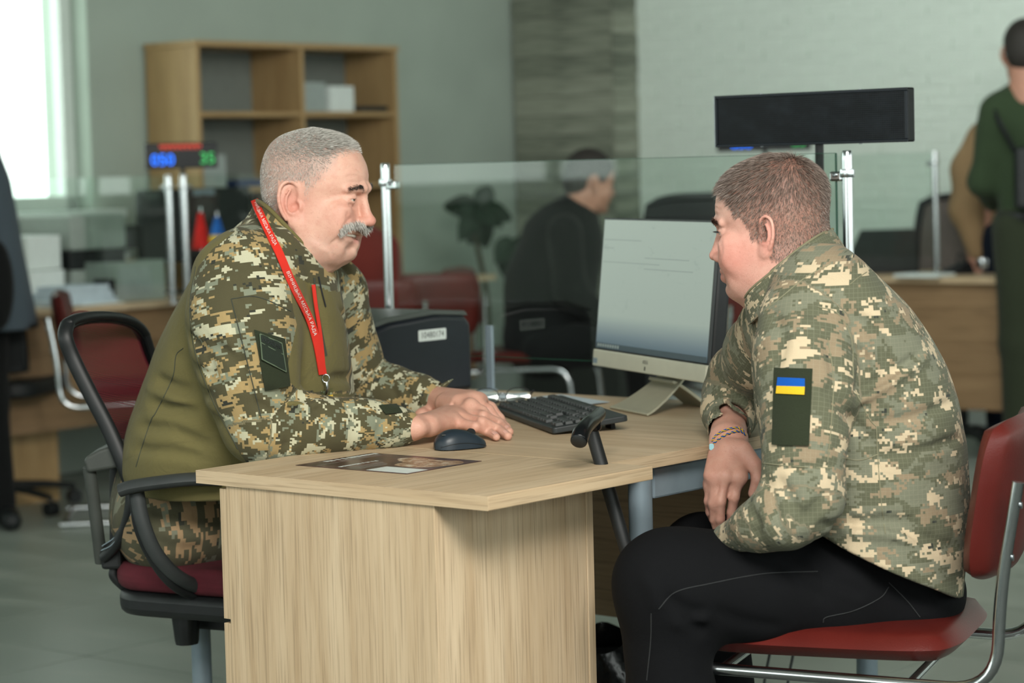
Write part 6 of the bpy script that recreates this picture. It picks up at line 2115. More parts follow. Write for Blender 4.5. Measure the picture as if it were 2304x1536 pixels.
MB().box2((A_[0], 4.43, B_[2]), (B_[0] - 0.022, 4.53, A_[2] - 0.02)).build('spine_foot', M['black'], oc, bevel=0.006)
px_bar('carrier_bar', [(256, 1278, 4.45), (258, 1300, 4.45), (300, 1336, 4.46), (330, 1352, 4.47), (400, 1350, 4.50)], 0.0085, M['black'], n=30)
px_bar('carrier_bar', [(278, 1275, 4.55), (282, 1300, 4.55), (318, 1330, 4.55), (345, 1343, 4.55), (400, 1345, 4.56)], 0.0085, M['black'], n=30)
cen = W(447, 1300, 4.55); cen[2] = 0
TC = frame(cen, cF)
ca_ = AB(cen)
sc_ = cen + cF * 0.155 + np.array([0.0, 0.03, 0])
TSt = frame((sc_[0], sc_[1], 0), cF)
seat = MB(TSt).rprism(0.46, 0.44, 0.09, 0.478, 0.527, seg=8)
seat.build('seat_cushion', M['redfabric'], oc, bevel=0.02, bseg=4, smooth=60)
MB(TSt).rprism(0.455, 0.435, 0.09, 0.432, 0.477, seg=8).build('seat_shell', M['black'], oc, bevel=0.015, bseg=3, smooth=60)
MB(TSt).box2((-0.13, -0.07, 0.385), (0.13, 0.07, 0.421)).build('mechanism', M['black'], oc, bevel=0.006)
px_bar('armrest_pad', [(270, 1103, 4.24), (300, 1094, 4.24), (360, 1085, 4.235), (430, 1078, 4.235), (500, 1078, 4.24)], 0.022, M['darkgrey'], (0.55, 1.2))
px_bar('arm_support', [(308, 1108, 4.25), (320, 1170, 4.25), (346, 1236, 4.26), (386, 1286, 4.28), (430, 1314, 4.32), (490, 1326, 4.38)], 0.0135, M['darkgrey'], n=36)
px_bar('arm_support', [(300, 1112, 4.26), (312, 1190, 4.26), (345, 1262, 4.27), (385, 1312, 4.29), (430, 1338, 4.33), (490, 1346, 4.40)], 0.0085, M['black'], n=36)
kb_ = W(416, 1350, 4.47); kt = W(421, 1448, 4.47)
dv = (kt - kb_) / np.linalg.norm(kt - kb_)
Tk = frame(kb_, np.array([1, 0, 0]) - dv * dv[0], None)
Tk = np.eye(4); Tk[:3, 2] = dv; Tk[:3, 0] = np.cross([0, 1, 0], dv) / np.linalg.norm(np.cross([0, 1, 0], dv)); Tk[:3, 1] = np.cross(dv, Tk[:3, 0]); Tk[:3, 3] = kb_
MB(Tk).lathe([(0.021, -0.01), (0.021, 0.028)], 20).build('tension_knob_neck', M['black'], oc, smooth=40)
prof = [(0.0255, 0.026), (0.0265, 0.03), (0.0225, 0.075), (0.021, 0.082)]
kn_ = MB(Tk)
seg = 40
V_, F_ = [], []
for r_, z_ in prof:
    for j in range(seg):
        rr_ = r_ * (1 - (0.05 if j % 5 == 0 else 0)); V_.append((rr_ * math.cos(2 * math.pi * j / seg), rr_ * math.sin(2 * math.pi * j / seg), z_))
for i in range(len(prof) - 1):
    F_ += [(i * seg + j, i * seg + (j + 1) % seg, (i + 1) * seg + (j + 1) % seg, (i + 1) * seg + j) for j in range(seg)]
F_ += [tuple(range(seg))[::-1], tuple(range((len(prof) - 1) * seg, len(prof) * seg))]
kn_.add(V_, F_); kn_.build('tension_knob', M['black'], oc, smooth=30)
MB(frame(cen)).lathe([(0.019, 0.10), (0.019, 0.39)], 24).build('gas_lift', M['greymetal'], oc, smooth=40)
def star_base(T, parent, r=0.30, mat='black'):
    MB(T).lathe([(0.04, 0.07), (0.045, 0.09), (0.03, 0.115)], 20).build('hub', M[mat], parent, smooth=40)
    for k in range(5):
        a = k * 2 * math.pi / 5 + 0.45
        d = np.array([math.cos(a), math.sin(a), 0])
        MB(T).tube([d * 0.03 + UZ * 0.095, d * r * 0.6 + UZ * 0.085, d * r + UZ * 0.068], [0.022, 0.018, 0.013], 10, flat=(0.8, 1)).build('spoke', M[mat], parent, smooth=60)
        q = np.array([-d[1], d[0], 0])
        for s_ in (-1, 1):
            MB(T).tube([d * r + q * s_ * 0.006 + UZ * 0.027, d * r + q * s_ * 0.022 + UZ * 0.027], 0.026, 18).build('caster', M[mat], parent, smooth=40)
        MB(T).tube([d * r + UZ * 0.068, d * r + UZ * 0.03], 0.008, 8).build('caster_stem', M[mat], parent)
star_base(frame(cen), oc)

# ------------------------------------------------------------------ red visitor chair on chrome tube
def visitor_chair(label, T, group=None, mats=None):
    """x forward, y to the sitter's left; the origin lies on the floor under the seat centre"""
    o = T[:3, 3]
    vc = thing('visitor_chair', label, 'chair', (o[0], o[1], 0), group)
    w, d = 0.205, 0.20
    # seat: padded slab with a soft crown
    u = np.linspace(-1, 1, 25)
    def pad(cx, cy, hx, hy, z0, th, ax):
        top, bot = [], []
        for a in u:
            rt, rb = [], []
            for b in u:
                e = max(abs(a), abs(b)); rnd = (1 - e ** 8)
                sx = a * hx * math.sqrt(1 - 0.22 * b ** 4); sy = b * hy * math.sqrt(1 - 0.22 * a ** 4)
                rt.append((cx + sx, cy + sy, z0 + th * 0.5 + th * 0.5 * rnd ** 0.5 - 0.006 * (1 - e ** 2) * 0)); rb.append((cx + sx, cy + sy, z0 + th * 0.5 - th * 0.5 * rnd ** 0.5))
            top.append(rt); bot.append(rb)
        return np.array(top), np.array(bot)
    tp, bt = pad(0, 0, 0.215, w, 0.452, 0.05, 0)
    m = MB(T); m.grid(tp); m.grid(bt[::-1]); m.build('seat', M['redleather'], vc, smooth=180)
    # backrest: same pad stood up, leaning back, with piping
    lean = math.radians(9)
    Tb = T @ frame((-0.262, 0, 0.575), (0, 1, 0), (-math.sin(lean), 0, math.cos(lean)))
    tp, bt = pad(0, 0.13, 0.205, 0.13, -0.02, 0.046, 0)
    bow = lambda P: np.stack([P[..., 0], P[..., 1], P[..., 2] + 0.028 * (P[..., 0] / 0.205) ** 2], -1)
    m = MB(Tb); m.grid(bow(tp)); m.grid(bow(bt)[::-1]); bk = m.build('backrest', M['redleather'], vc, smooth=180)
    for s in (-1, 1):
        y = s * 0.214
        P = fillet([(-0.316, y * 0.97, 0.745), (-0.288, y * 0.98, 0.58), (-0.282, y, 0.425), (0.245, y, 0.440), (0.285, y, 0.012), (-0.27, y, 0.012), (-0.30, y, 0.012)], 0.075, 9)
        MB(T).tube(P, 0.0098, 14).build('frame_tube', M['chrome'], vc, smooth=60)
        for z in (0.71, 0.63):
            x = -0.288 - 0.028 * (z - 0.58) / 0.165
            MB(T @ frame((x - 0.0095, y * 0.975, z), (0, 1, 0), (0, 0, 1))).lathe([(0.0055, -0.003), (0.005, 0.001), (0.001, 0.0028)], 12).build('bolt', M['steel'], vc, smooth=60)
    for x in (0.15, -0.15):
        MB(T).tube([(x, -0.214, 0.438 if x > 0 else 0.43), (x, 0.214, 0.438 if x > 0 else 0.43)], 0.008, 10).build('cross_tube', M['chrome'], vc, smooth=60)
    MB(T).tube([(-0.28, -0.214, 0.012), (-0.28, 0.214, 0.012)], 0.0098, 12).build('floor_tube', M['chrome'], vc, smooth=60)
    return vc


al = math.radians(21)
fw_ = np.array([-math.cos(al), math.sin(al), 0])
rn = Z(2145, 1470, 0.478)
lf = np.cross(UZ, fw_)                    # sitter's left, towards the camera
oc2 = rn - lf * 0.205 + fw_ * 0.215
visitor_chair('red leatherette chair on chrome tube under the man in the jacket', frame((oc2[0], oc2[1], 0), fw_))

# ------------------------------------------------------------------ bin and cables under the desk
bp_ = np.array([W(1362, 1500, 4.75)[0], 4.75, 0])
bn = thing('waste_bin', 'black waste bin with a crumpled black bag under the desk', 'bin', bp_)
MB(frame(bp_)).lathe([(0.085, 0), (0.10, 0.26), (0.096, 0.26), (0.082, 0.01)], 24).build('bin', M['black'], bn, smooth=40)
a_ = np.linspace(0, 2 * math.pi, 60, endpoint=False)
G = np.array([[((0.104 + 0.006 * math.sin(a * 9 + k) + 0.004 * math.sin(a * 17)) * math.cos(a), (0.104 + 0.006 * math.sin(a * 9 + k)) * math.sin(a), 0.20 + 0.02 * k + 0.012 * math.sin(a * 5 + 1.3 * k)) for k in range(6)] for a in np.append(a_, 0)])
M['bag'] = plain('black_bin_bag', rgb(16, 17, 18), 0.2, var=0.2, bump=0.5, bscale=60)
MB(frame(bp_)).sheet(G, 0.001).build('bag', M['bag'], bn, smooth=60)
cbl = thing('floor_cable', 'two thin black cables hanging under the desk behind the legs', 'cable', (W(1750, 1500, 4.85)[0], 4.85, 0))
for x in (1722, 1775):
    px_bar('cable', [(x + 15, 1440, 4.85), (x + 8, 1480, 4.85), (x, 1520, 4.84), (x - 6, 1570, 4.83), (x - 10, 1640, 4.8)], 0.003, M['darkgrey'], parent=cbl)
# ------------------------------------------------------------------ the back of the hall
M['bcin'] = M['bookcase']
bc = thing('bookcase', 'tall beech bookcase with open shelves against the grey wall', 'bookcase', DP(-5.44, 4.82))
a0, a1, b0, b1, zt_ = -5.60, -5.28, 4.26, 5.50, 1.80
for b in (b0, 4.875, b1 - 0.022):
    MB(T1).box2((a0, b, 0.02), (a1, b + 0.022, zt_ - 0.025)).build('upright', M['bookcase']['z'], bc, bevel=0.001)
MB(T1).box2((a0 - 0.0, b0 - 0.006, zt_ - 0.024), (a1 + 0.008, b1 + 0.006, zt_)).build('top', M['bookcase']['e2'], bc, bevel=0.001)
for z in (0.02, 0.42, 0.82, 1.155, 1.478):
    for s0, s1 in ((b0 + 0.0225, 4.8745), (4.8975, b1 - 0.0225)):
        MB(T1).box2((a0 + 0.008, s0, z), (a1 - 0.004, s1, z + 0.022)).build('shelf', M['bookcase']['e2'], bc, bevel=0.001)
M['backboard'] = plain('grey_backboard', rgb(112, 118, 112), 0.8, var=0.05)
MB(T1).box2((a0 + 0.001, b0 + 0.023, 0.05), (a0 + 0.007, b1 - 0.023, zt_ - 0.03)).build('back_panel', M['backboard'], bc)
M['paperstack'] = plain('paper_block', rgb(150, 160, 156), 0.8, var=0.1, scale=60)
def block(name, label, cat, a, b, z, da, db, h, mat, rot=0.0, group=None):
    T = T1 @ frame((a, b, z), (math.cos(rot), math.sin(rot), 0))
    o = MB(T).box2((-da / 2, -db / 2, 0.0), (da / 2, db / 2, h)).build(name, mat, None, bevel=0.003)
    return tag(o, label, cat, group)
block('paper_stack', 'tall pile of papers on the upper right bookcase shelf', 'paper', -5.42, 4.99, 1.501, 0.21, 0.15, 0.13, M['paperstack'])
block('paper_stack', 'lower white pile of papers beside the tall one in the bookcase', 'paper', -5.42, 5.16, 1.501, 0.21, 0.17, 0.115, M['white'], 0.1)
block('desk_tray', 'flat black tray at the right end of the bookcase shelf', 'tray', -5.42, 5.36, 1.501, 0.24, 0.18, 0.025, M['black'])
block('paper_stack', 'small bundle of papers on the left bookcase shelf', 'paper', -5.42, 4.38, 1.178, 0.20, 0.14, 0.14, M['paperstack'])
block('folder', 'blue folder on the lower shelf of the bookcase', 'folder', -5.42, 4.65, 1.178, 0.2, 0.26, 0.03, plain('blue_folder', rgb(40, 58, 96), 0.6))

# service desk below the window
fd = thing('service_desk', 'far beech service desk with brown front below the window', 'desk', DP(-5.1, 3.9))
MB(T1).box2((-5.52, 2.72, 0.725), (-4.80, 5.6, 0.75)).build('top', M['oak']['e2'], fd, bevel=0.002)
MB(T1).box2((-4.86, 2.78, 0.29), (-4.842, 5.5, 0.7245)).build('front_panel', M['oakdark']['e2'], fd, bevel=0.001)
for b in (2.85, 4.05, 5.45):
    MB(T1 @ frame((-4.92, b, 0))).lathe([(0.03, 0), (0.03, 0.7245)], 18).build('leg', M['greymetal'], fd, smooth=40)
    MB(T1 @ frame((-5.42, b, 0))).lathe([(0.03, 0), (0.03, 0.7245)], 18).build('leg', M['greymetal'], fd, smooth=40)
block('drawer_box', 'pale wooden drawer box standing under the far desk', 'cabinet', -5.2, 3.05, 0.0, 0.4, 0.35, 0.34, M['bookcase']['z'])

def on(x, y, z=0.75): return AB(Z(x, y, z))
def b_at(x, a):
    """b of the point at photo column x on the line a = const"""
    k = (x - 1152) / FPX - 0.004
    o = B0 + a * E1
    return (k * o[1] - o[0]) / (E2[0] - k * E2[1])
def desk_block(name, label, cat, x0, x1, a, d, h, mat, z=0.75, rot=0.0):
    s0, s1 = b_at(x0, a), b_at(x1, a)
    return block(name, label, cat, a, (s0 + s1) / 2, z, d, s1 - s0, h, mat, rot)
M['greybox'] = plain('grey_printer_shell', rgb(150, 160, 152), 0.6, var=0.05)
desk_block('carton', 'pale carton under the grey printer on the far desk', 'box', 132, 262, -5.22, 0.3, 0.125, M['greybox'])
qa, qb = -5.22, (b_at(130, -5.22) + b_at(255, -5.22)) / 2; hq_ = (b_at(255, -5.22) - b_at(130, -5.22)) / 2
q_ = thing('office_printer', 'grey office printer with black lid on the far desk', 'printer', DP(qa, qb, 0.876))
TQ = T1 @ frame((qa, qb, 0.876))
MB(TQ).box2((-0.15, -hq_, 0), (0.15, hq_, 0.075)).build('paper_slot', M['black'], q_, bevel=0.006)
MB(TQ).box2((-0.16, -hq_, 0.076), (0.16, hq_, 0.215)).build('body', M['greybox'], q_, bevel=0.01)
MB(TQ).prism([(-0.15, hq_ + 0.001), (0.15, hq_ + 0.001), (0.12, hq_ + 0.11), (-0.12, hq_ + 0.11)], 0.07, 0.165).build('lid', M['black'], q_, bevel=0.006)
desk_block('carton', 'white carton at the left end of the far desk', 'box', 48, 126, -5.15, 0.24, 0.135, M['white'])
desk_block('carton', 'upper white carton at the left end of the far desk', 'box', 52, 128, -5.18, 0.2, 0.13, M['white'], 0.886)
for k in range(3):
    desk_block('paper_sheet_pile', ['bluish paper pile at the front of the far desk', 'middle layer of the bluish paper pile on the far desk', 'top sheets of the bluish paper pile on the far desk'][k], 'paper', 100 + 14 * k, 250 - 8 * k, -4.98, 0.2, 0.024, M['paperblue'], 0.7505 + 0.0245 * k, 0.06 * k)
desk_block('envelope', 'white envelope lying on the far desk edge', 'paper', 190, 285, -4.87, 0.09, 0.006, M['white'])
desk_block('carton', 'black pen box beside the letter tray', 'box', 250, 270, -4.95, 0.08, 0.09, M['black'])
# acrylic tray with a notice
ta, tb = -4.92, (b_at(274, -4.92) + b_at(394, -4.92)) / 2; th_ = (b_at(394, -4.92) - b_at(274, -4.92)) / 2
tr_ = thing('letter_tray', 'clear acrylic letter tray with a notice on the far desk', 'tray', DP(ta, tb, 0.75))
TT = T1 @ frame((ta, tb, 0.75))
for lo, hi in (((0.0, -th_, 0), (0.006, th_, 0.155)), ((-0.16, -th_, 0), (0.0, -th_ + 0.006, 0.155)), ((-0.16, th_ - 0.006, 0), (0.0, th_, 0.155)), ((-0.16, -th_, 0), (0, th_, 0.006))):
    MB(TT).box2(lo, hi).build('acrylic_side', M['greybox'], tr_, bevel=0.001)
MB(TT).box2((0.0065, -th_ * 0.75, 0.02), (0.008, th_ * 0.5, 0.13)).build('notice', M['paperstack'], tr_)
desk_block('supplies_box', 'small brown supplies box holding the white bag', 'box', 268, 322, -5.2, 0.14, 0.15, M['bookcase']['z'])
pl = Solid(); c_ = DP(-5.2, (b_at(268, -5.2) + b_at(322, -5.2)) / 2, 0.935)
for k in range(7): pl.ell(c_ + RNG.normal(size=3) * 0.024, (0.04, 0.03, 0.03), None, 0.015)
v_, f_q = pl.mesh(0.006); o = np_mesh('plastic_bag', v_, f_q, M['white']); tag(o, 'crumpled white plastic bag behind the letter tray', 'bag')
# monitor seen from behind
M['monback'] = plain('monitor_back', rgb(30, 34, 34), 0.6, var=0.08)
ma, mb_ = -5.10, b_at(470, -5.10)
mk_ = thing('desktop_screen', 'black monitor seen from behind on the far desk', 'monitor', DP(ma, mb_, 0.75))
TM2 = T1 @ frame((ma, mb_, 0.75))
MB(TM2).box2((-0.03, -0.30, 0.13), (0.02, 0.30, 0.43)).build('housing', M['monback'], mk_, bevel=0.012)
MB(TM2).box2((-0.04, -0.04, 0.01), (-0.005, 0.04, 0.16)).build('neck', M['monback'], mk_, bevel=0.004)
MB(TM2).box2((-0.10, -0.12, 0), (0.06, 0.12, 0.012)).build('base', M['monback'], mk_, bevel=0.004)
MB(TM2).box2((0.021, -0.03, 0.40), (0.023, 0.09, 0.425)).build('badge_strip', M['greymetal'], mk_)
MB(TM2 @ frame((0.0215, 0.03, 0.355), (0, 1, 0), (0, 0, 1))).lathe([(0.05, 0), (0.05, 0.002)], 24).build('emblem', M['darkgrey'], mk_, smooth=40)

# LED displays with lit digits
M['ledblue'] = emit_mat('blue_led', (0.0, 0.16, 1.0, 1), 2.6)
M['ledgreen'] = emit_mat('green_led', (0.05, 0.75, 0.16, 1), 1.0)
M['ledred'] = emit_mat('red_led', (1.0, 0.06, 0.01, 1), 0.9)
def queue_display(label, c, w, h, pole_to, group):
    q = thing('queue_display', label, 'sign', (c[0], c[1], pole_to), group)
    T = np.eye(4); T[:3, 0] = (0.97, 0.24, 0); T[:3, 1] = UZ; T[:3, 2] = np.cross(T[:3, 0], UZ); T[:3, 0] /= np.linalg.norm(T[:3, 0]); T[:3, 2] /= np.linalg.norm(T[:3, 2]); T[:3, 3] = c
    if T[1, 2] > 0: T[:3, 2] *= -1
    MB(T).box2((-w / 2, -h / 2, -0.03), (w / 2, h / 2, 0)).build('housing', M['blackgloss'], q, bevel=0.003)
    for body, x, y, sz, mt in (('050', -0.26 * w, -0.17 * h, 0.62 * h, 'ledblue'), ('35', 0.36 * w, -0.14 * h, 0.62 * h, 'ledgreen')):
        v, f = text_mesh(body, sz)
        MB(T @ frame((x, y, 0.001))).add(v, f).build('digits', M[mt], q)
    mm = MB(T)
    for k in range(26):                        # scrolling text line, a row of short dot columns
        hh = 0.05 * h * (1 + (k * 7 % 3))
        mm.box2((-0.30 * w + k * 0.0225 * w, 0.38 * h - hh, 0.0005), (-0.286 * w + k * 0.0225 * w, 0.38 * h + 0.05 * h, 0.001))
    mm.build('text_row', M['ledred'], q)
    zl = c[2] - h / 2 - pole_to
    MB(frame((c[0], c[1] + 0.02, pole_to))).lathe([(0.05, 0), (0.05, 0.005), (0.009, 0.007), (0.009, zl)], 16).build('pole', M['blackgloss'], q, smooth=40)
    return q
queue_display('small lit queue display with blue and green digits before the bookcase', W(408, 350, 9.25), 0.275, 0.098, 0.75, 'lit queue displays')
queue_display('lit queue display mostly hidden behind the unlit LED sign', W(1722, 312, 9.9), 0.40, 0.10, 0.75, 'lit queue displays')

# glass screens on the far desks
def far_screen(label, pa, pb, z0, z1, posts, zd=0.75):
    g = thing('desk_screen', label, 'glass screen', (np.array(pa) + np.array(pb)).tolist()[0] / 2 and ((pa[0] + pb[0]) / 2, (pa[1] + pb[1]) / 2, zd))
    ex = np.array([pb[0] - pa[0], pb[1] - pa[1], 0]); L_ = np.linalg.norm(ex)
    T = frame((pa[0], pa[1], 0), ex)
    MB(T).box2((0, -0.003, z0), (L_, 0.003, z1)).build('glass_pane', M['glass'], g)
    for s in posts: post(g, T @ frame((s * L_, 0, zd)), z1 - zd + 0.004, 0.0125, 1 if s < 0.5 else -1)
    return g
p_ = W(379, 395, 9.15); e_ = -E1
far_screen('far glass screen left of the lit display', p_ - E1 * 0.95, p_ - E1 * 0.02, 0.82, 1.235, (1.02,))
p_ = W(411, 395, 9.15)
far_screen('far glass screen right of the lit display, behind the moustached man', p_ + E2 * 0.02, p_ + E2 * 0.9, 0.82, 1.235, (-0.02,))
p_ = W(2098, 360, 9.75)
far_screen('far glass screen in front of the brick wall', p_ - E1 * 0.75, p_, 0.83, 1.25, (1.015,))

# pennants
for (x, y0, y1, c, lab) in ((450, 478, 560, rgb(196, 40, 34), 'red desk pennant hanging behind the moustached man'), (487, 488, 545, rgb(40, 104, 176), 'blue and yellow desk pennant behind the moustached man')):
    t0, t1 = W(x, y0, 9.2), W(x + 4, y1, 9.2)
    pn = thing('desk_pennant', lab, 'flag', (t0[0], 9.2, 0.75))
    sx = np.linspace(-1, 1, 9)
    G = np.array([[t0 * (1 - u) + t1 * u + np.array([s * (0.008 + 0.026 * u), 0.012 * math.sin(3 * s + 2 * u), 0]) for s in sx] for u in np.linspace(0, 1, 8)])
    if 'blue' in lab:
        MB().sheet(G[:6], 0.002).build('blue_field', plain('pennant_blue', c, 0.8), pn, smooth=60)
        MB().sheet(G[5:], 0.002).build('yellow_field', plain('pennant_yellow', rgb(206, 176, 60), 0.8), pn, smooth=60)
    else:
        MB().sheet(G, 0.002).build('cloth', plain('pennant_red', c, 0.8), pn, smooth=60)
    MB().tube([(t0[0], 9.22, 0.75), (t0[0], 9.22, t0[2] + 0.02)], 0.004, 8).build('staff', M['chrome'], pn, smooth=60)
    MB(frame((t0[0], 9.22, 0.75))).lathe([(0.03, 0), (0.03, 0.008)], 14).build('foot', M['chrome'], pn, smooth=40)

# red visitor chairs of the waiting side
def vchair_at(label, x, y, Y, face, z=0.0, group='red visitor chairs at the back'):
    p = W(x, y, Y)
    visitor_chair(label, frame((p[0], p[1], 0), face), group)
vchair_at('red visitor chair pushed to the far desk, seen past the mesh chair', 318, 800, 8.75, np.array([1, 0.12, 0]))
vchair_at('red visitor chair with a pale sheen right of the chrome post', 935, 700, 9.6, np.array([-0.25, 0.97, 0]))
vchair_at('red visitor chair carrying the man in black', 1180, 800, 9.75, np.array([0.95, -0.3, 0]))
vchair_at('red visitor chair glimpsed right of the monitor', 1690, 800, 8.6, np.array([-0.3, 0.95, 0]))
yb_ = W(1610, 665, 8.35)
o = MB(frame((yb_[0], 8.35, 0))).box2((-0.055, -0.03, 0.62), (0.03, 0.03, 0.90)).build('carrier_bag', plain('yellow_card', rgb(206, 158, 34), 0.6), None, bevel=0.006)
tag(o, 'yellow carrier bag beside the monitor edge', 'bag')
M['bootdark'] = M['black']
tb_ = thing('side_table', 'dark low table holding the yellow carrier bag', 'table', (yb_[0], 8.35, 0))
MB(frame((yb_[0], 8.35, 0))).box2((-0.25, -0.2, 0.59), (0.25, 0.2, 0.618)).build('top', M['black'], tb_, bevel=0.002)
for sx_ in (-0.22, 0.22):
    for sy_ in (-0.17, 0.17):
        MB(frame((yb_[0] + sx_, 8.35 + sy_, 0))).lathe([(0.015, 0), (0.015, 0.589)], 10).build('leg', M['black'], tb_)

# other office chairs
def task_chair(label, x, Y, face, zb=(0.55, 1.0), mesh_c=None, group='dark task chairs at the back'):
    p = W(x, 700, Y); c = np.array([p[0], p[1], 0])
    t = thing('task_chair', label, 'chair', c, group)
    T = frame(c, face)
    MB(T).rprism(0.46, 0.46, 0.09, 0.44, 0.50, seg=6).build('seat', M['black'], t, bevel=0.015, bseg=3, smooth=60)
    G = np.array([[(-0.22 - 0.06 * v - 0.03 * (1 - (2 * u - 1) ** 2), (u - 0.5) * (0.44 - 0.05 * v ** 4), zb[0] + (zb[1] - zb[0]) * v - 0.03 * abs(2 * u - 1) ** 4 * v) for v in np.linspace(0, 1, 10)] for u in np.linspace(0, 1, 12)])
    MB(T).sheet(G, 0.012).build('backrest', mesh_c or M['black'], t, smooth=60)
    rim = np.concatenate([G[:, 0], G[-1, 1:], G[::-1, -1][1:], G[0, ::-1][1:-1]])
    MB(T).tube(rim, 0.016, 8, closed=True).build('rim', M['black'], t, smooth=60)
    MB(T).tube([(-0.20, 0, 0.45), (-0.27, 0, 0.5), (-0.27, 0, 0.62)], 0.02, 8).build('back_bar', M['black'], t, smooth=60)
    MB(T).lathe([(0.02, 0.1), (0.02, 0.44)], 14).build('gas_lift', M['black'], t, smooth=40)
    star_base(T, t)
    return t
task_chair('dark task chair at the far left with its castors showing', -20, 9.0, np.array([0.2, 1, 0]))
task_chair('black task chair whose back rises behind the monitor', 1600, 8.9, np.array([0.15, 1, 0]), (0.6, 1.11))
task_chair('task chair with a brownish mesh back by the brick wall', 2165, 10.0, np.array([-0.3, -1, 0]), (0.62, 1.06), plain('brown_mesh', rgb(100, 92, 88), 0.8, var=0.1))

# service desk at the right with a laptop
rd = thing('reception_desk', 'far beech desk with brown front at the right', 'desk', (W(2080, 800, 9.9)[0], 9.9, 0))
pr_ = W(2060, 640, 9.75); ra, rb = AB(pr_)
MB(T1).box2((ra - 0.75, rb - 0.02, 0.725), (ra + 1.1, rb + 0.62, 0.75)).build('top', M['oak']['e1'], rd, bevel=0.002)
MB(T1).box2((ra - 0.70, rb + 0.01, 0.22), (ra + 1.05, rb + 0.028, 0.7245)).build('front_panel', M['oakdark']['e1'], rd, bevel=0.001)
for s in (-0.66, 1.0):
    MB(T1 @ frame((ra + s, rb + 0.3, 0))).lathe([(0.03, 0), (0.03, 0.7245)], 16).build('leg', M['greymetal'], rd, smooth=40)
lp_ = thing('laptop', 'dark laptop standing open on the right-hand far desk', 'laptop', W(1985, 612, 10.1))
lp_.location = (W(1985, 612, 10.1)[0], 10.1, 0.75)
TLp = frame((W(1985, 612, 10.1)[0], 10.1, 0.75), (1, 0.05, 0))
MB(TLp).box2((-0.17, -0.02, 0), (0.15, 0.22, 0.02)).build('base', M['black'], lp_, bevel=0.003)
Tsc = TLp @ frame((0, -0.02, 0.02), (1, 0, 0), (0, -0.25, 0.97))
MB(Tsc).prism([(-0.17, 0), (0.15, 0), (0.12, 0.17), (-0.10, 0.17)], -0.008, 0.004).build('screen_lid', M['darkgrey'], lp_, bevel=0.003)
block('notepad', 'pale notepad on the right-hand far desk', 'paper', *on(2080, 622, 0.75), 0.75, 0.2, 0.15, 0.012, M['white'])

# ------------------------------------------------------------------ house plant
pp = W(1085, 600, 11.3); pp[2] = 0
pt = thing('house_plant', 'dark broad-leaved house plant by the plank column', 'plant', pp)
M['leaf'] = plain('dark_leaf', rgb(34, 52, 38), 0.45, var=0.2, scale=20)
MB(frame(pp)).lathe([(0.13, 0), (0.17, 0.30), (0.18, 0.31), (0.16, 0.31), (0.15, 0.28)], 20).build('pot', M['greybox'], pt, smooth=40)
MB().tube(spline([pp + UZ * 0.28, pp + np.array([0.02, 0, 0.6]), pp + np.array([-0.03, 0, 0.92])], 16), 0.012, 8).build('stem', plain('stem', rgb(66, 60, 44), 0.8), pt, smooth=60)
def leaf(base, tip, wd, droop):
    b, t = np.array(base, float), np.array(tip, float)
    d = t - b; L_ = np.linalg.norm(d); d /= L_
    s = np.cross(d, np.array([0.2, -1, 0.3])); s /= np.linalg.norm(s); n = np.cross(s, d)
    u = np.linspace(0, 1, 10); w = np.linspace(-1, 1, 5)
    G = np.array([[b + d * L_ * a + s * c * wd * math.sin(math.pi * min(1, a * 0.93 + 0.05)) ** 0.8 + n * (0.02 * c * c) - UZ * droop * a * a for c in w] for a in u])
    MB().sheet(G, 0.0015).build('leaf', M['leaf'], pt, smooth=60)
ctr = W(1072, 470, 11.3)
for x, y, dz, wd in ((1000, 452, 0.1, 0.055), (1100, 402, 0, 0.05), (1055, 535, 0.0, 0.06), (1090, 540, 0.1, 0.055), (1148, 480, 0.1, 0.05), (1130, 500, -0.1, 0.055), (1030, 530, -0.1, 0.05), (1165, 560, 0.0, 0.06), (1140, 610, 0.1, 0.06), (1110, 580, -0.1, 0.05), (1175, 640, 0.0, 0.06), (1020, 470, -0.05, 0.045)):
    tip = W(x, y, 11.3 + dz)
    leaf(W(1078 if y < 550 else 1150, 470 if y < 550 else 540, 11.3), tip, wd, 0.03)

# ------------------------------------------------------------------ people at the back
M['skinbg'] = plain('face_skin', rgb(168, 122, 102), 0.6, var=0.08)
M['hairbg'] = plain('dark_hair', rgb(36, 32, 28), 0.7, var=0.25, scale=120, bump=0.3, bscale=300)
M['blackcloth'] = cloth_mat('black_cloth', rgb(22, 23, 23), 0.2)
M['greencloth'] = cloth_mat('dark_green_cloth', rgb(52, 66, 46), 0.2)
M['olivetrouser'] = cloth_mat('olive_trouser', rgb(50, 56, 42), 0.2)
M['beigecloth'] = cloth_mat('beige_cloth', rgb(150, 124, 92), 0.3)
M['navycloth'] = cloth_mat('navy_cloth', rgb(24, 30, 42), 0.2)
M['greycoat'] = cloth_mat('blue_grey_cloth', rgb(78, 88, 96), 0.1)
M['redcloth'] = cloth_mat('dark_red_cloth', rgb(104, 44, 38), 0.2)


def bg_head(root, pos, R, hair_line=25, bald=False):
    s = Solid()
    L = head_solid(s, pos, R, dict(rows=GEN_ROWS, nose=(110, -29, 10), mouth=(92, -62, 0.5), mouthr=16, chin=(76, -98, 15), earw=75, ear=(-4, -4), jawf=62))
    s.cone(L(-22, 0, -50), L(-35, 0, -190), 0.058, 0.062, 0.03)
    return s, L


def bg_body(root, s, name='body'):
    v, f = s.mesh(0.0065); return np_mesh(name, v, f, M['skinbg'], root)


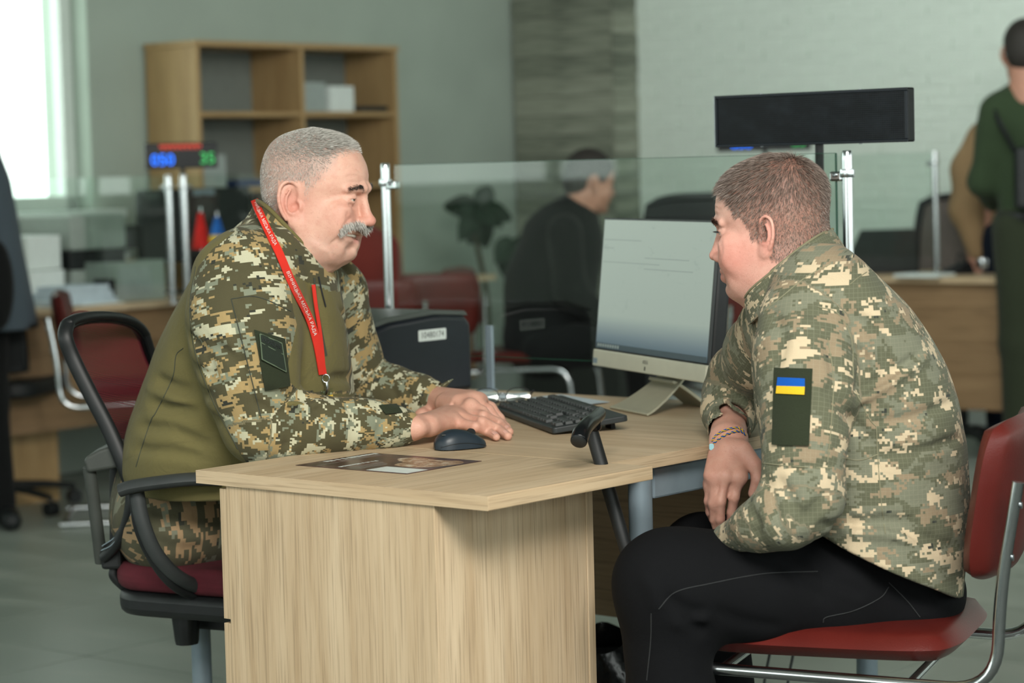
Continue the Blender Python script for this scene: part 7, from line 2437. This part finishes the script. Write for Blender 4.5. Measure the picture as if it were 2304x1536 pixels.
def bg_hair(root, pos, R):
    h = Solid()
    h.ell(pos + R @ np.array([-0.006, 0, 0.048]), (0.102, 0.085, 0.093), R, 0.01)
    h.ell(pos + R @ np.array([-0.050, 0, 0.0]), (0.058, 0.072, 0.070), R, 0.03)
    h.ell(pos + R @ np.array([0.085, 0, 0.0]), (0.06, 0.09, 0.065), R, 0.012, 's')
    for sg in (-1, 1): h.ell(pos + R @ np.array([-0.01, sg * 0.09, -0.01]), (0.034, 0.03, 0.045), R, 0.01, 's')
    v, f = h.mesh(0.006); np_mesh('hair', v, f, M['hairbg'], root)


def cloth(root, s, name, mat, h=0.009):
    v, f = s.mesh(h); v = relax(v, f, 1, 0.5); return np_mesh(name, v, f, mat, root)


def shoes(root, pts, d):
    for p in pts:
        s = Solid(); s.cone(np.array([p[0], p[1], 0.04]), np.array([p[0] + d[0], p[1] + d[1], 0.035]), 0.045, 0.036, 0.02)
        s.put(lambda q: 0.003 - q[:, 2], (-9, 0, -1), (9, 20, 0.01), 0.004, 'i')
        v, f = s.mesh(0.01); np_mesh('shoe', v, f, M['black'], root)


def basis(fx, fy):
    f = np.array([fx, fy, 0.0]); f /= np.linalg.norm(f); l = np.cross(UZ, f)
    return np.stack([f, l, UZ], 1)


# man in black, seated, facing right
Yb = 9.7
g1 = bpy.data.objects.new('person', None); COL.objects.link(g1); tag(g1, 'dark-haired man in a black jacket seated behind the glass screen', 'person')
sc0 = W(1180, 800, 9.75); g1.location = (sc0[0], sc0[1], 0)
Rb = basis(0.94, 0.34) @ rot_y(math.radians(10))
hp = W(1325, 412, Yb)
s, L = bg_head(g1, hp, Rb)
s.cone(L(-35, 0, -170), W(1235, 760, Yb), 0.07, 0.09, 0.05); bg_body(g1, s); bg_hair(g1, hp, Rb)
s = Solid()
s.chain([W(1300, 470, Yb), W(1268, 540, Yb), W(1240, 640, Yb), W(1225, 760, Yb)], [0.07, 0.15, 0.17, 0.17], 0.08)
for dy in (-0.2, 0.2):
    s.chain([W(1270, 520, Yb + dy), W(1285, 650, Yb + dy), W(1360, 720, Yb + dy * 0.8)], [0.07, 0.06, 0.045], 0.04)
cloth(g1, s, 'jacket', M['blackcloth'])
s = Solid()
for dy in (-0.1, 0.1):
    k_ = W(1440, 775, Yb + dy - 0.1); s.chain([W(1225, 780, Yb + dy), k_, np.array([k_[0] + 0.03, k_[1], 0.08])], [0.10, 0.075, 0.055], 0.04)
cloth(g1, s, 'trousers', M['blackcloth'], 0.011)
shoes(g1, [W(1440, 775, Yb - 0.2), W(1440, 775, Yb)], (0.15, -0.03))

# person in dark red, mostly behind the moustached man's head
g2 = bpy.data.objects.new('person', None); COL.objects.link(g2); tag(g2, 'person in a dark red top seated behind the moustached man', 'person')
Yr = 9.2; g2.location = (W(790, 800, Yr)[0], Yr, 0)
Rr = basis(-0.6, 0.8); hp = W(742, 430, Yr); s, L = bg_head(g2, hp, Rr); s.cone(L(-30, 0, -170), W(800, 760, Yr), 0.07, 0.09, 0.05); bg_body(g2, s); bg_hair(g2, hp, Rr)
s = Solid(); s.chain([W(760, 500, Yr), W(790, 590, Yr), W(800, 760, Yr)], [0.09, 0.145, 0.15], 0.08)
for dx in (-1, 1): s.chain([W(785 + 80 * dx, 560, Yr), W(785 + 95 * dx, 680, Yr), W(760 + 60 * dx, 740, Yr + 0.2)], [0.06, 0.052, 0.04], 0.04)
cloth(g2, s, 'top', M['redcloth'])
s = Solid()
for dx in (-0.1, 0.1):
    a_ = W(800, 775, Yr) + np.array([dx, 0, 0]); k_ = a_ + np.array([-0.1, 0.42, 0]); s.chain([a_, k_, np.array([k_[0], k_[1], 0.08])], [0.1, 0.075, 0.055], 0.04)
cloth(g2, s, 'trousers', M['blackcloth'], 0.011)
visitor_chair('red visitor chair under the person in dark red', frame((W(800, 800, Yr)[0], Yr, 0), (-0.25, 0.97, 0)), 'red visitor chairs at the back')

# standing man in dark green, seen from behind at the right edge
g3 = bpy.data.objects.new('person', None); COL.objects.link(g3); tag(g3, 'standing man in dark green seen from behind at the right edge', 'person')
Yg = 9.4; cx = W(2352, 600, Yg)[0]; g3.location = (cx, Yg, 0)
Rg = basis(0.25, 0.97); hp = np.array([W(2308, 105, Yg)[0], Yg, W(2300, 105, Yg)[2] - 0.03]); s, L = bg_head(g3, hp, Rg)
s.cone(L(-32, 0, -170), np.array([cx, Yg, 1.0]), 0.06, 0.10, 0.05); bg_body(g3, s); bg_hair(g3, hp, Rg)
s = Solid(); s.limb((cx, Yg, 1.42), (cx, Yg, 0.98), (0.20, 0.11), (0.175, 0.12), (1, 0, 0), 0.06); s.limb((cx, Yg, 1.45), (cx, Yg, 1.35), (0.10, 0.09), (0.2, 0.11), (1, 0, 0), 0.06)
s.cone((cx, Yg, 1.53), (cx, Yg, 1.4), 0.066, 0.09, 0.04)
for sg in (-1, 1): s.chain([(cx + sg * 0.19, Yg, 1.40), (cx + sg * 0.235, Yg + 0.03, 1.13), (cx + sg * 0.16, Yg + 0.2, 1.05)], [0.062, 0.05, 0.042], 0.05)
s.disp(lambda p: 0.006 * noise3(p, 24, 2, 2), (cx - 1, 8, 0.5), (cx + 1, 11, 2)); cloth(g3, s, 'shirt', M['greencloth'])
s = Solid()
for sg in (-1, 1): s.chain([(cx + sg * 0.09, Yg, 0.95), (cx + sg * 0.10, Yg, 0.5), (cx + sg * 0.10, Yg + 0.02, 0.08)], [0.115, 0.08, 0.065], 0.03)
s.disp(lambda p: 0.006 * noise3(p, 20, 4, 2), (cx - 1, 8, 0.0), (cx + 1, 11, 1.1)); cloth(g3, s, 'trousers', M['olivetrouser'], 0.011)
shoes(g3, [(cx - 0.1, Yg), (cx + 0.1, Yg)], (0.03, 0.15))
MB().tube([(cx + 0.185 * math.cos(a), Yg + 0.128 * math.sin(a), 0.99) for a in np.linspace(0, 2 * math.pi, 30, endpoint=False)], 0.02, 8, closed=True, flat=(1, 0.4)).build('belt', M['black'], g3, smooth=60)
sb = thing('sling_bag', 'black sling bag on the back of the man in dark green', 'bag', (cx, Yg - 0.16, 1.1))
MB(frame((cx - 0.02, Yg - 0.165, 1.13), (1, 0, 0))).box2((-0.13, -0.035, -0.11), (0.14, 0.035, 0.13)).build('pouch', M['black'], sb, bevel=0.02, bseg=3)
MB().tube(spline([(cx - 0.205, Yg - 0.04, 1.41), (cx - 0.19, Yg - 0.115, 1.34), (cx - 0.13, Yg - 0.135, 1.22), (cx - 0.11, Yg - 0.15, 1.16)], 20), 0.018, 8, flat=(1, 0.3)).build('strap', M['black'], sb, smooth=60)
for z in (1.21, 1.185): MB().ball((cx - 0.125, Yg - 0.15, z), (0.012, 0.006, 0.009), 10).build('buckle', M['chrome'], sb, smooth=180)

# person in beige beside him, only arm, bag and leg show
g4 = bpy.data.objects.new('person', None); COL.objects.link(g4); tag(g4, 'standing person in a beige jacket beside the man in green', 'person')
Ye = 9.95; cx4 = W(2290, 600, Ye)[0]; g4.location = (cx4, Ye, 0)
Re_ = basis(0.1, 1.0); hp = np.array([cx4 + 0.12, Ye, 1.60]); s, L = bg_head(g4, hp, Re_); s.cone(L(-30, 0, -170), np.array([cx4 + 0.05, Ye, 1.0]), 0.06, 0.1, 0.05)
ha = W(2200, 592, Ye - 0.02)
s.chain([W(2195, 560, Ye), ha, ha + np.array([0.0, 0, -0.06])], [0.034, 0.036, 0.02], 0.02)
for k in range(4): s.chain([ha + np.array([-0.02 + 0.013 * k, -0.02, -0.02]), ha + np.array([-0.03 + 0.014 * k, -0.035, -0.06]), ha + np.array([-0.03 + 0.014 * k, -0.02, -0.09])], [0.010, 0.0095, 0.008], 0.006)
s.cone(W(2195, 560, Ye), np.array([cx4, Ye, 1.3]), 0.03, 0.05, 0.03)
bg_body(g4, s); bg_hair(g4, hp, Re_)
s = Solid(); s.limb((cx4 + 0.07, Ye, 1.40), (cx4 + 0.06, Ye, 0.86), (0.19, 0.11), (0.18, 0.12), (1, 0, 0), 0.06)
s.chain([W(2215, 310, Ye), W(2180, 380, Ye), W(2172, 470, Ye - 0.02), W(2198, 568, Ye - 0.03)], [0.07, 0.066, 0.06, 0.042], 0.04)
s.disp(lambda p: 0.007 * noise3(p, 28, 12, 2), (cx4 - 1, 8, 0.5), (cx4 + 1, 11, 2)); cloth(g4, s, 'jacket', M['beigecloth'])
s = Solid()
for dx in (-0.07, 0.12): s.chain([(cx4 + dx, Ye, 0.86), (cx4 + dx, Ye, 0.5), (cx4 + dx, Ye, 0.08)], [0.11, 0.085, 0.065], 0.03)
cloth(g4, s, 'trousers', M['navycloth'], 0.011); shoes(g4, [(cx4 - 0.07, Ye), (cx4 + 0.12, Ye)], (0.02, 0.15))
MB(frame(W(2212, 592, Ye - 0.045))).lathe([(0.034, -0.02), (0.036, 0), (0.034, 0.02)], 16).build('watch', M['chrome'], g4, smooth=40)
cb_ = W(2172, 650, Ye - 0.08)
hb = thing('clutch_bag', 'black clutch bag held by the person in beige', 'bag', (cb_[0], cb_[1], cb_[2] - 0.1))
Tc = frame(cb_, (0.93, 0, 0.36), (0, 1, 0))
MB(Tc).box2((-0.07, -0.03, -0.10), (0.055, 0.03, 0.11)).build('body', M['black'], hb, bevel=0.02, bseg=3)
MB(Tc).box2((-0.072, -0.034, -0.02), (0.057, -0.031, 0.10)).build('flap', M['blackgloss'], hb, bevel=0.001)
MB(Tc).tube([(0.0, 0, 0.10), (0.03, 0, 0.15), (0.05, 0, 0.10)], 0.006, 8).build('wrist_strap', M['black'], hb, smooth=60)

# person in a blue-grey coat cut by the left edge
g5 = bpy.data.objects.new('person', None); COL.objects.link(g5); tag(g5, 'person in a blue-grey coat standing at the left edge', 'person')
Yc_ = 8.6; cx5 = W(-95, 700, Yc_)[0]; g5.location = (cx5, Yc_, 0)
Rc = basis(0.3, 1.0); hp = np.array([cx5 - 0.02, Yc_, 1.58]); s, L = bg_head(g5, hp, Rc); s.cone(L(-30, 0, -170), np.array([cx5, Yc_, 1.0]), 0.06, 0.1, 0.05); bg_body(g5, s); bg_hair(g5, hp, Rc)
s = Solid()
rows5 = []
for py, xr in ((350, 2), (400, 22), (470, 35), (560, 50), (640, 66), (700, 78), (738, 84)):
    e = W(xr, py, Yc_); rows5.append((e[2], cx5 - (e[0] - cx5), e[0], Yc_, 0.13 + 0.00022 * (py - 350)))
rows5 += [(1.36, cx5 - 0.17, cx5 + 0.17, Yc_, 0.11), (1.41, cx5 - 0.12, cx5 + 0.12, Yc_, 0.095), (1.46, cx5 - 0.075, cx5 + 0.075, Yc_, 0.078)]
s.stack(rows5, 2.2, 0.02)
cloth(g5, s, 'coat', M['greycoat'], 0.009)
e = W(-95, 738, Yc_); hw5 = W(84, 738, Yc_)[0] - cx5
MB().tube([(cx5 + (hw5 - 0.006) * math.cos(a), Yc_ + 0.205 * math.sin(a), e[2] + 0.004) for a in np.linspace(0, 2 * math.pi, 40, endpoint=False)], 0.011, 8, closed=True).build('hem', M['black'], g5, smooth=60)
s = Solid()
for dx in (-0.09, 0.09): s.chain([(cx5 + dx, Yc_, 0.8), (cx5 + dx, Yc_, 0.45), (cx5 + dx + 0.03, Yc_, 0.07)], [0.095, 0.075, 0.06], 0.03)
cloth(g5, s, 'trousers', M['blackcloth'], 0.011); shoes(g5, [(cx5 - 0.08, Yc_), (cx5 + 0.14, Yc_)], (0.05, -0.14))
bgb = W(-5, 640, Yc_ - 0.27)
o = Solid(); o.ell(bgb, (0.055, 0.06, 0.155), None, 0.02); o.ell(bgb + np.array([-0.03, 0, -0.03]), (0.05, 0.06, 0.13), None, 0.03)
v_, f_q = o.mesh(0.008)
hb2 = thing('shoulder_bag', 'black shoulder bag at the side of the person in the blue-grey coat', 'bag', (bgb[0], bgb[1], bgb[2] - 0.15))
np_mesh('body', v_, f_q, M['blackcloth'], hb2)
MB().tube(spline([bgb + UZ * 0.14, bgb + np.array([-0.06, 0.1, 0.4]), bgb + np.array([-0.1, 0.22, 0.62])], 16), 0.012, 8, flat=(1, 0.3)).build('strap', M['black'], hb2, smooth=60)
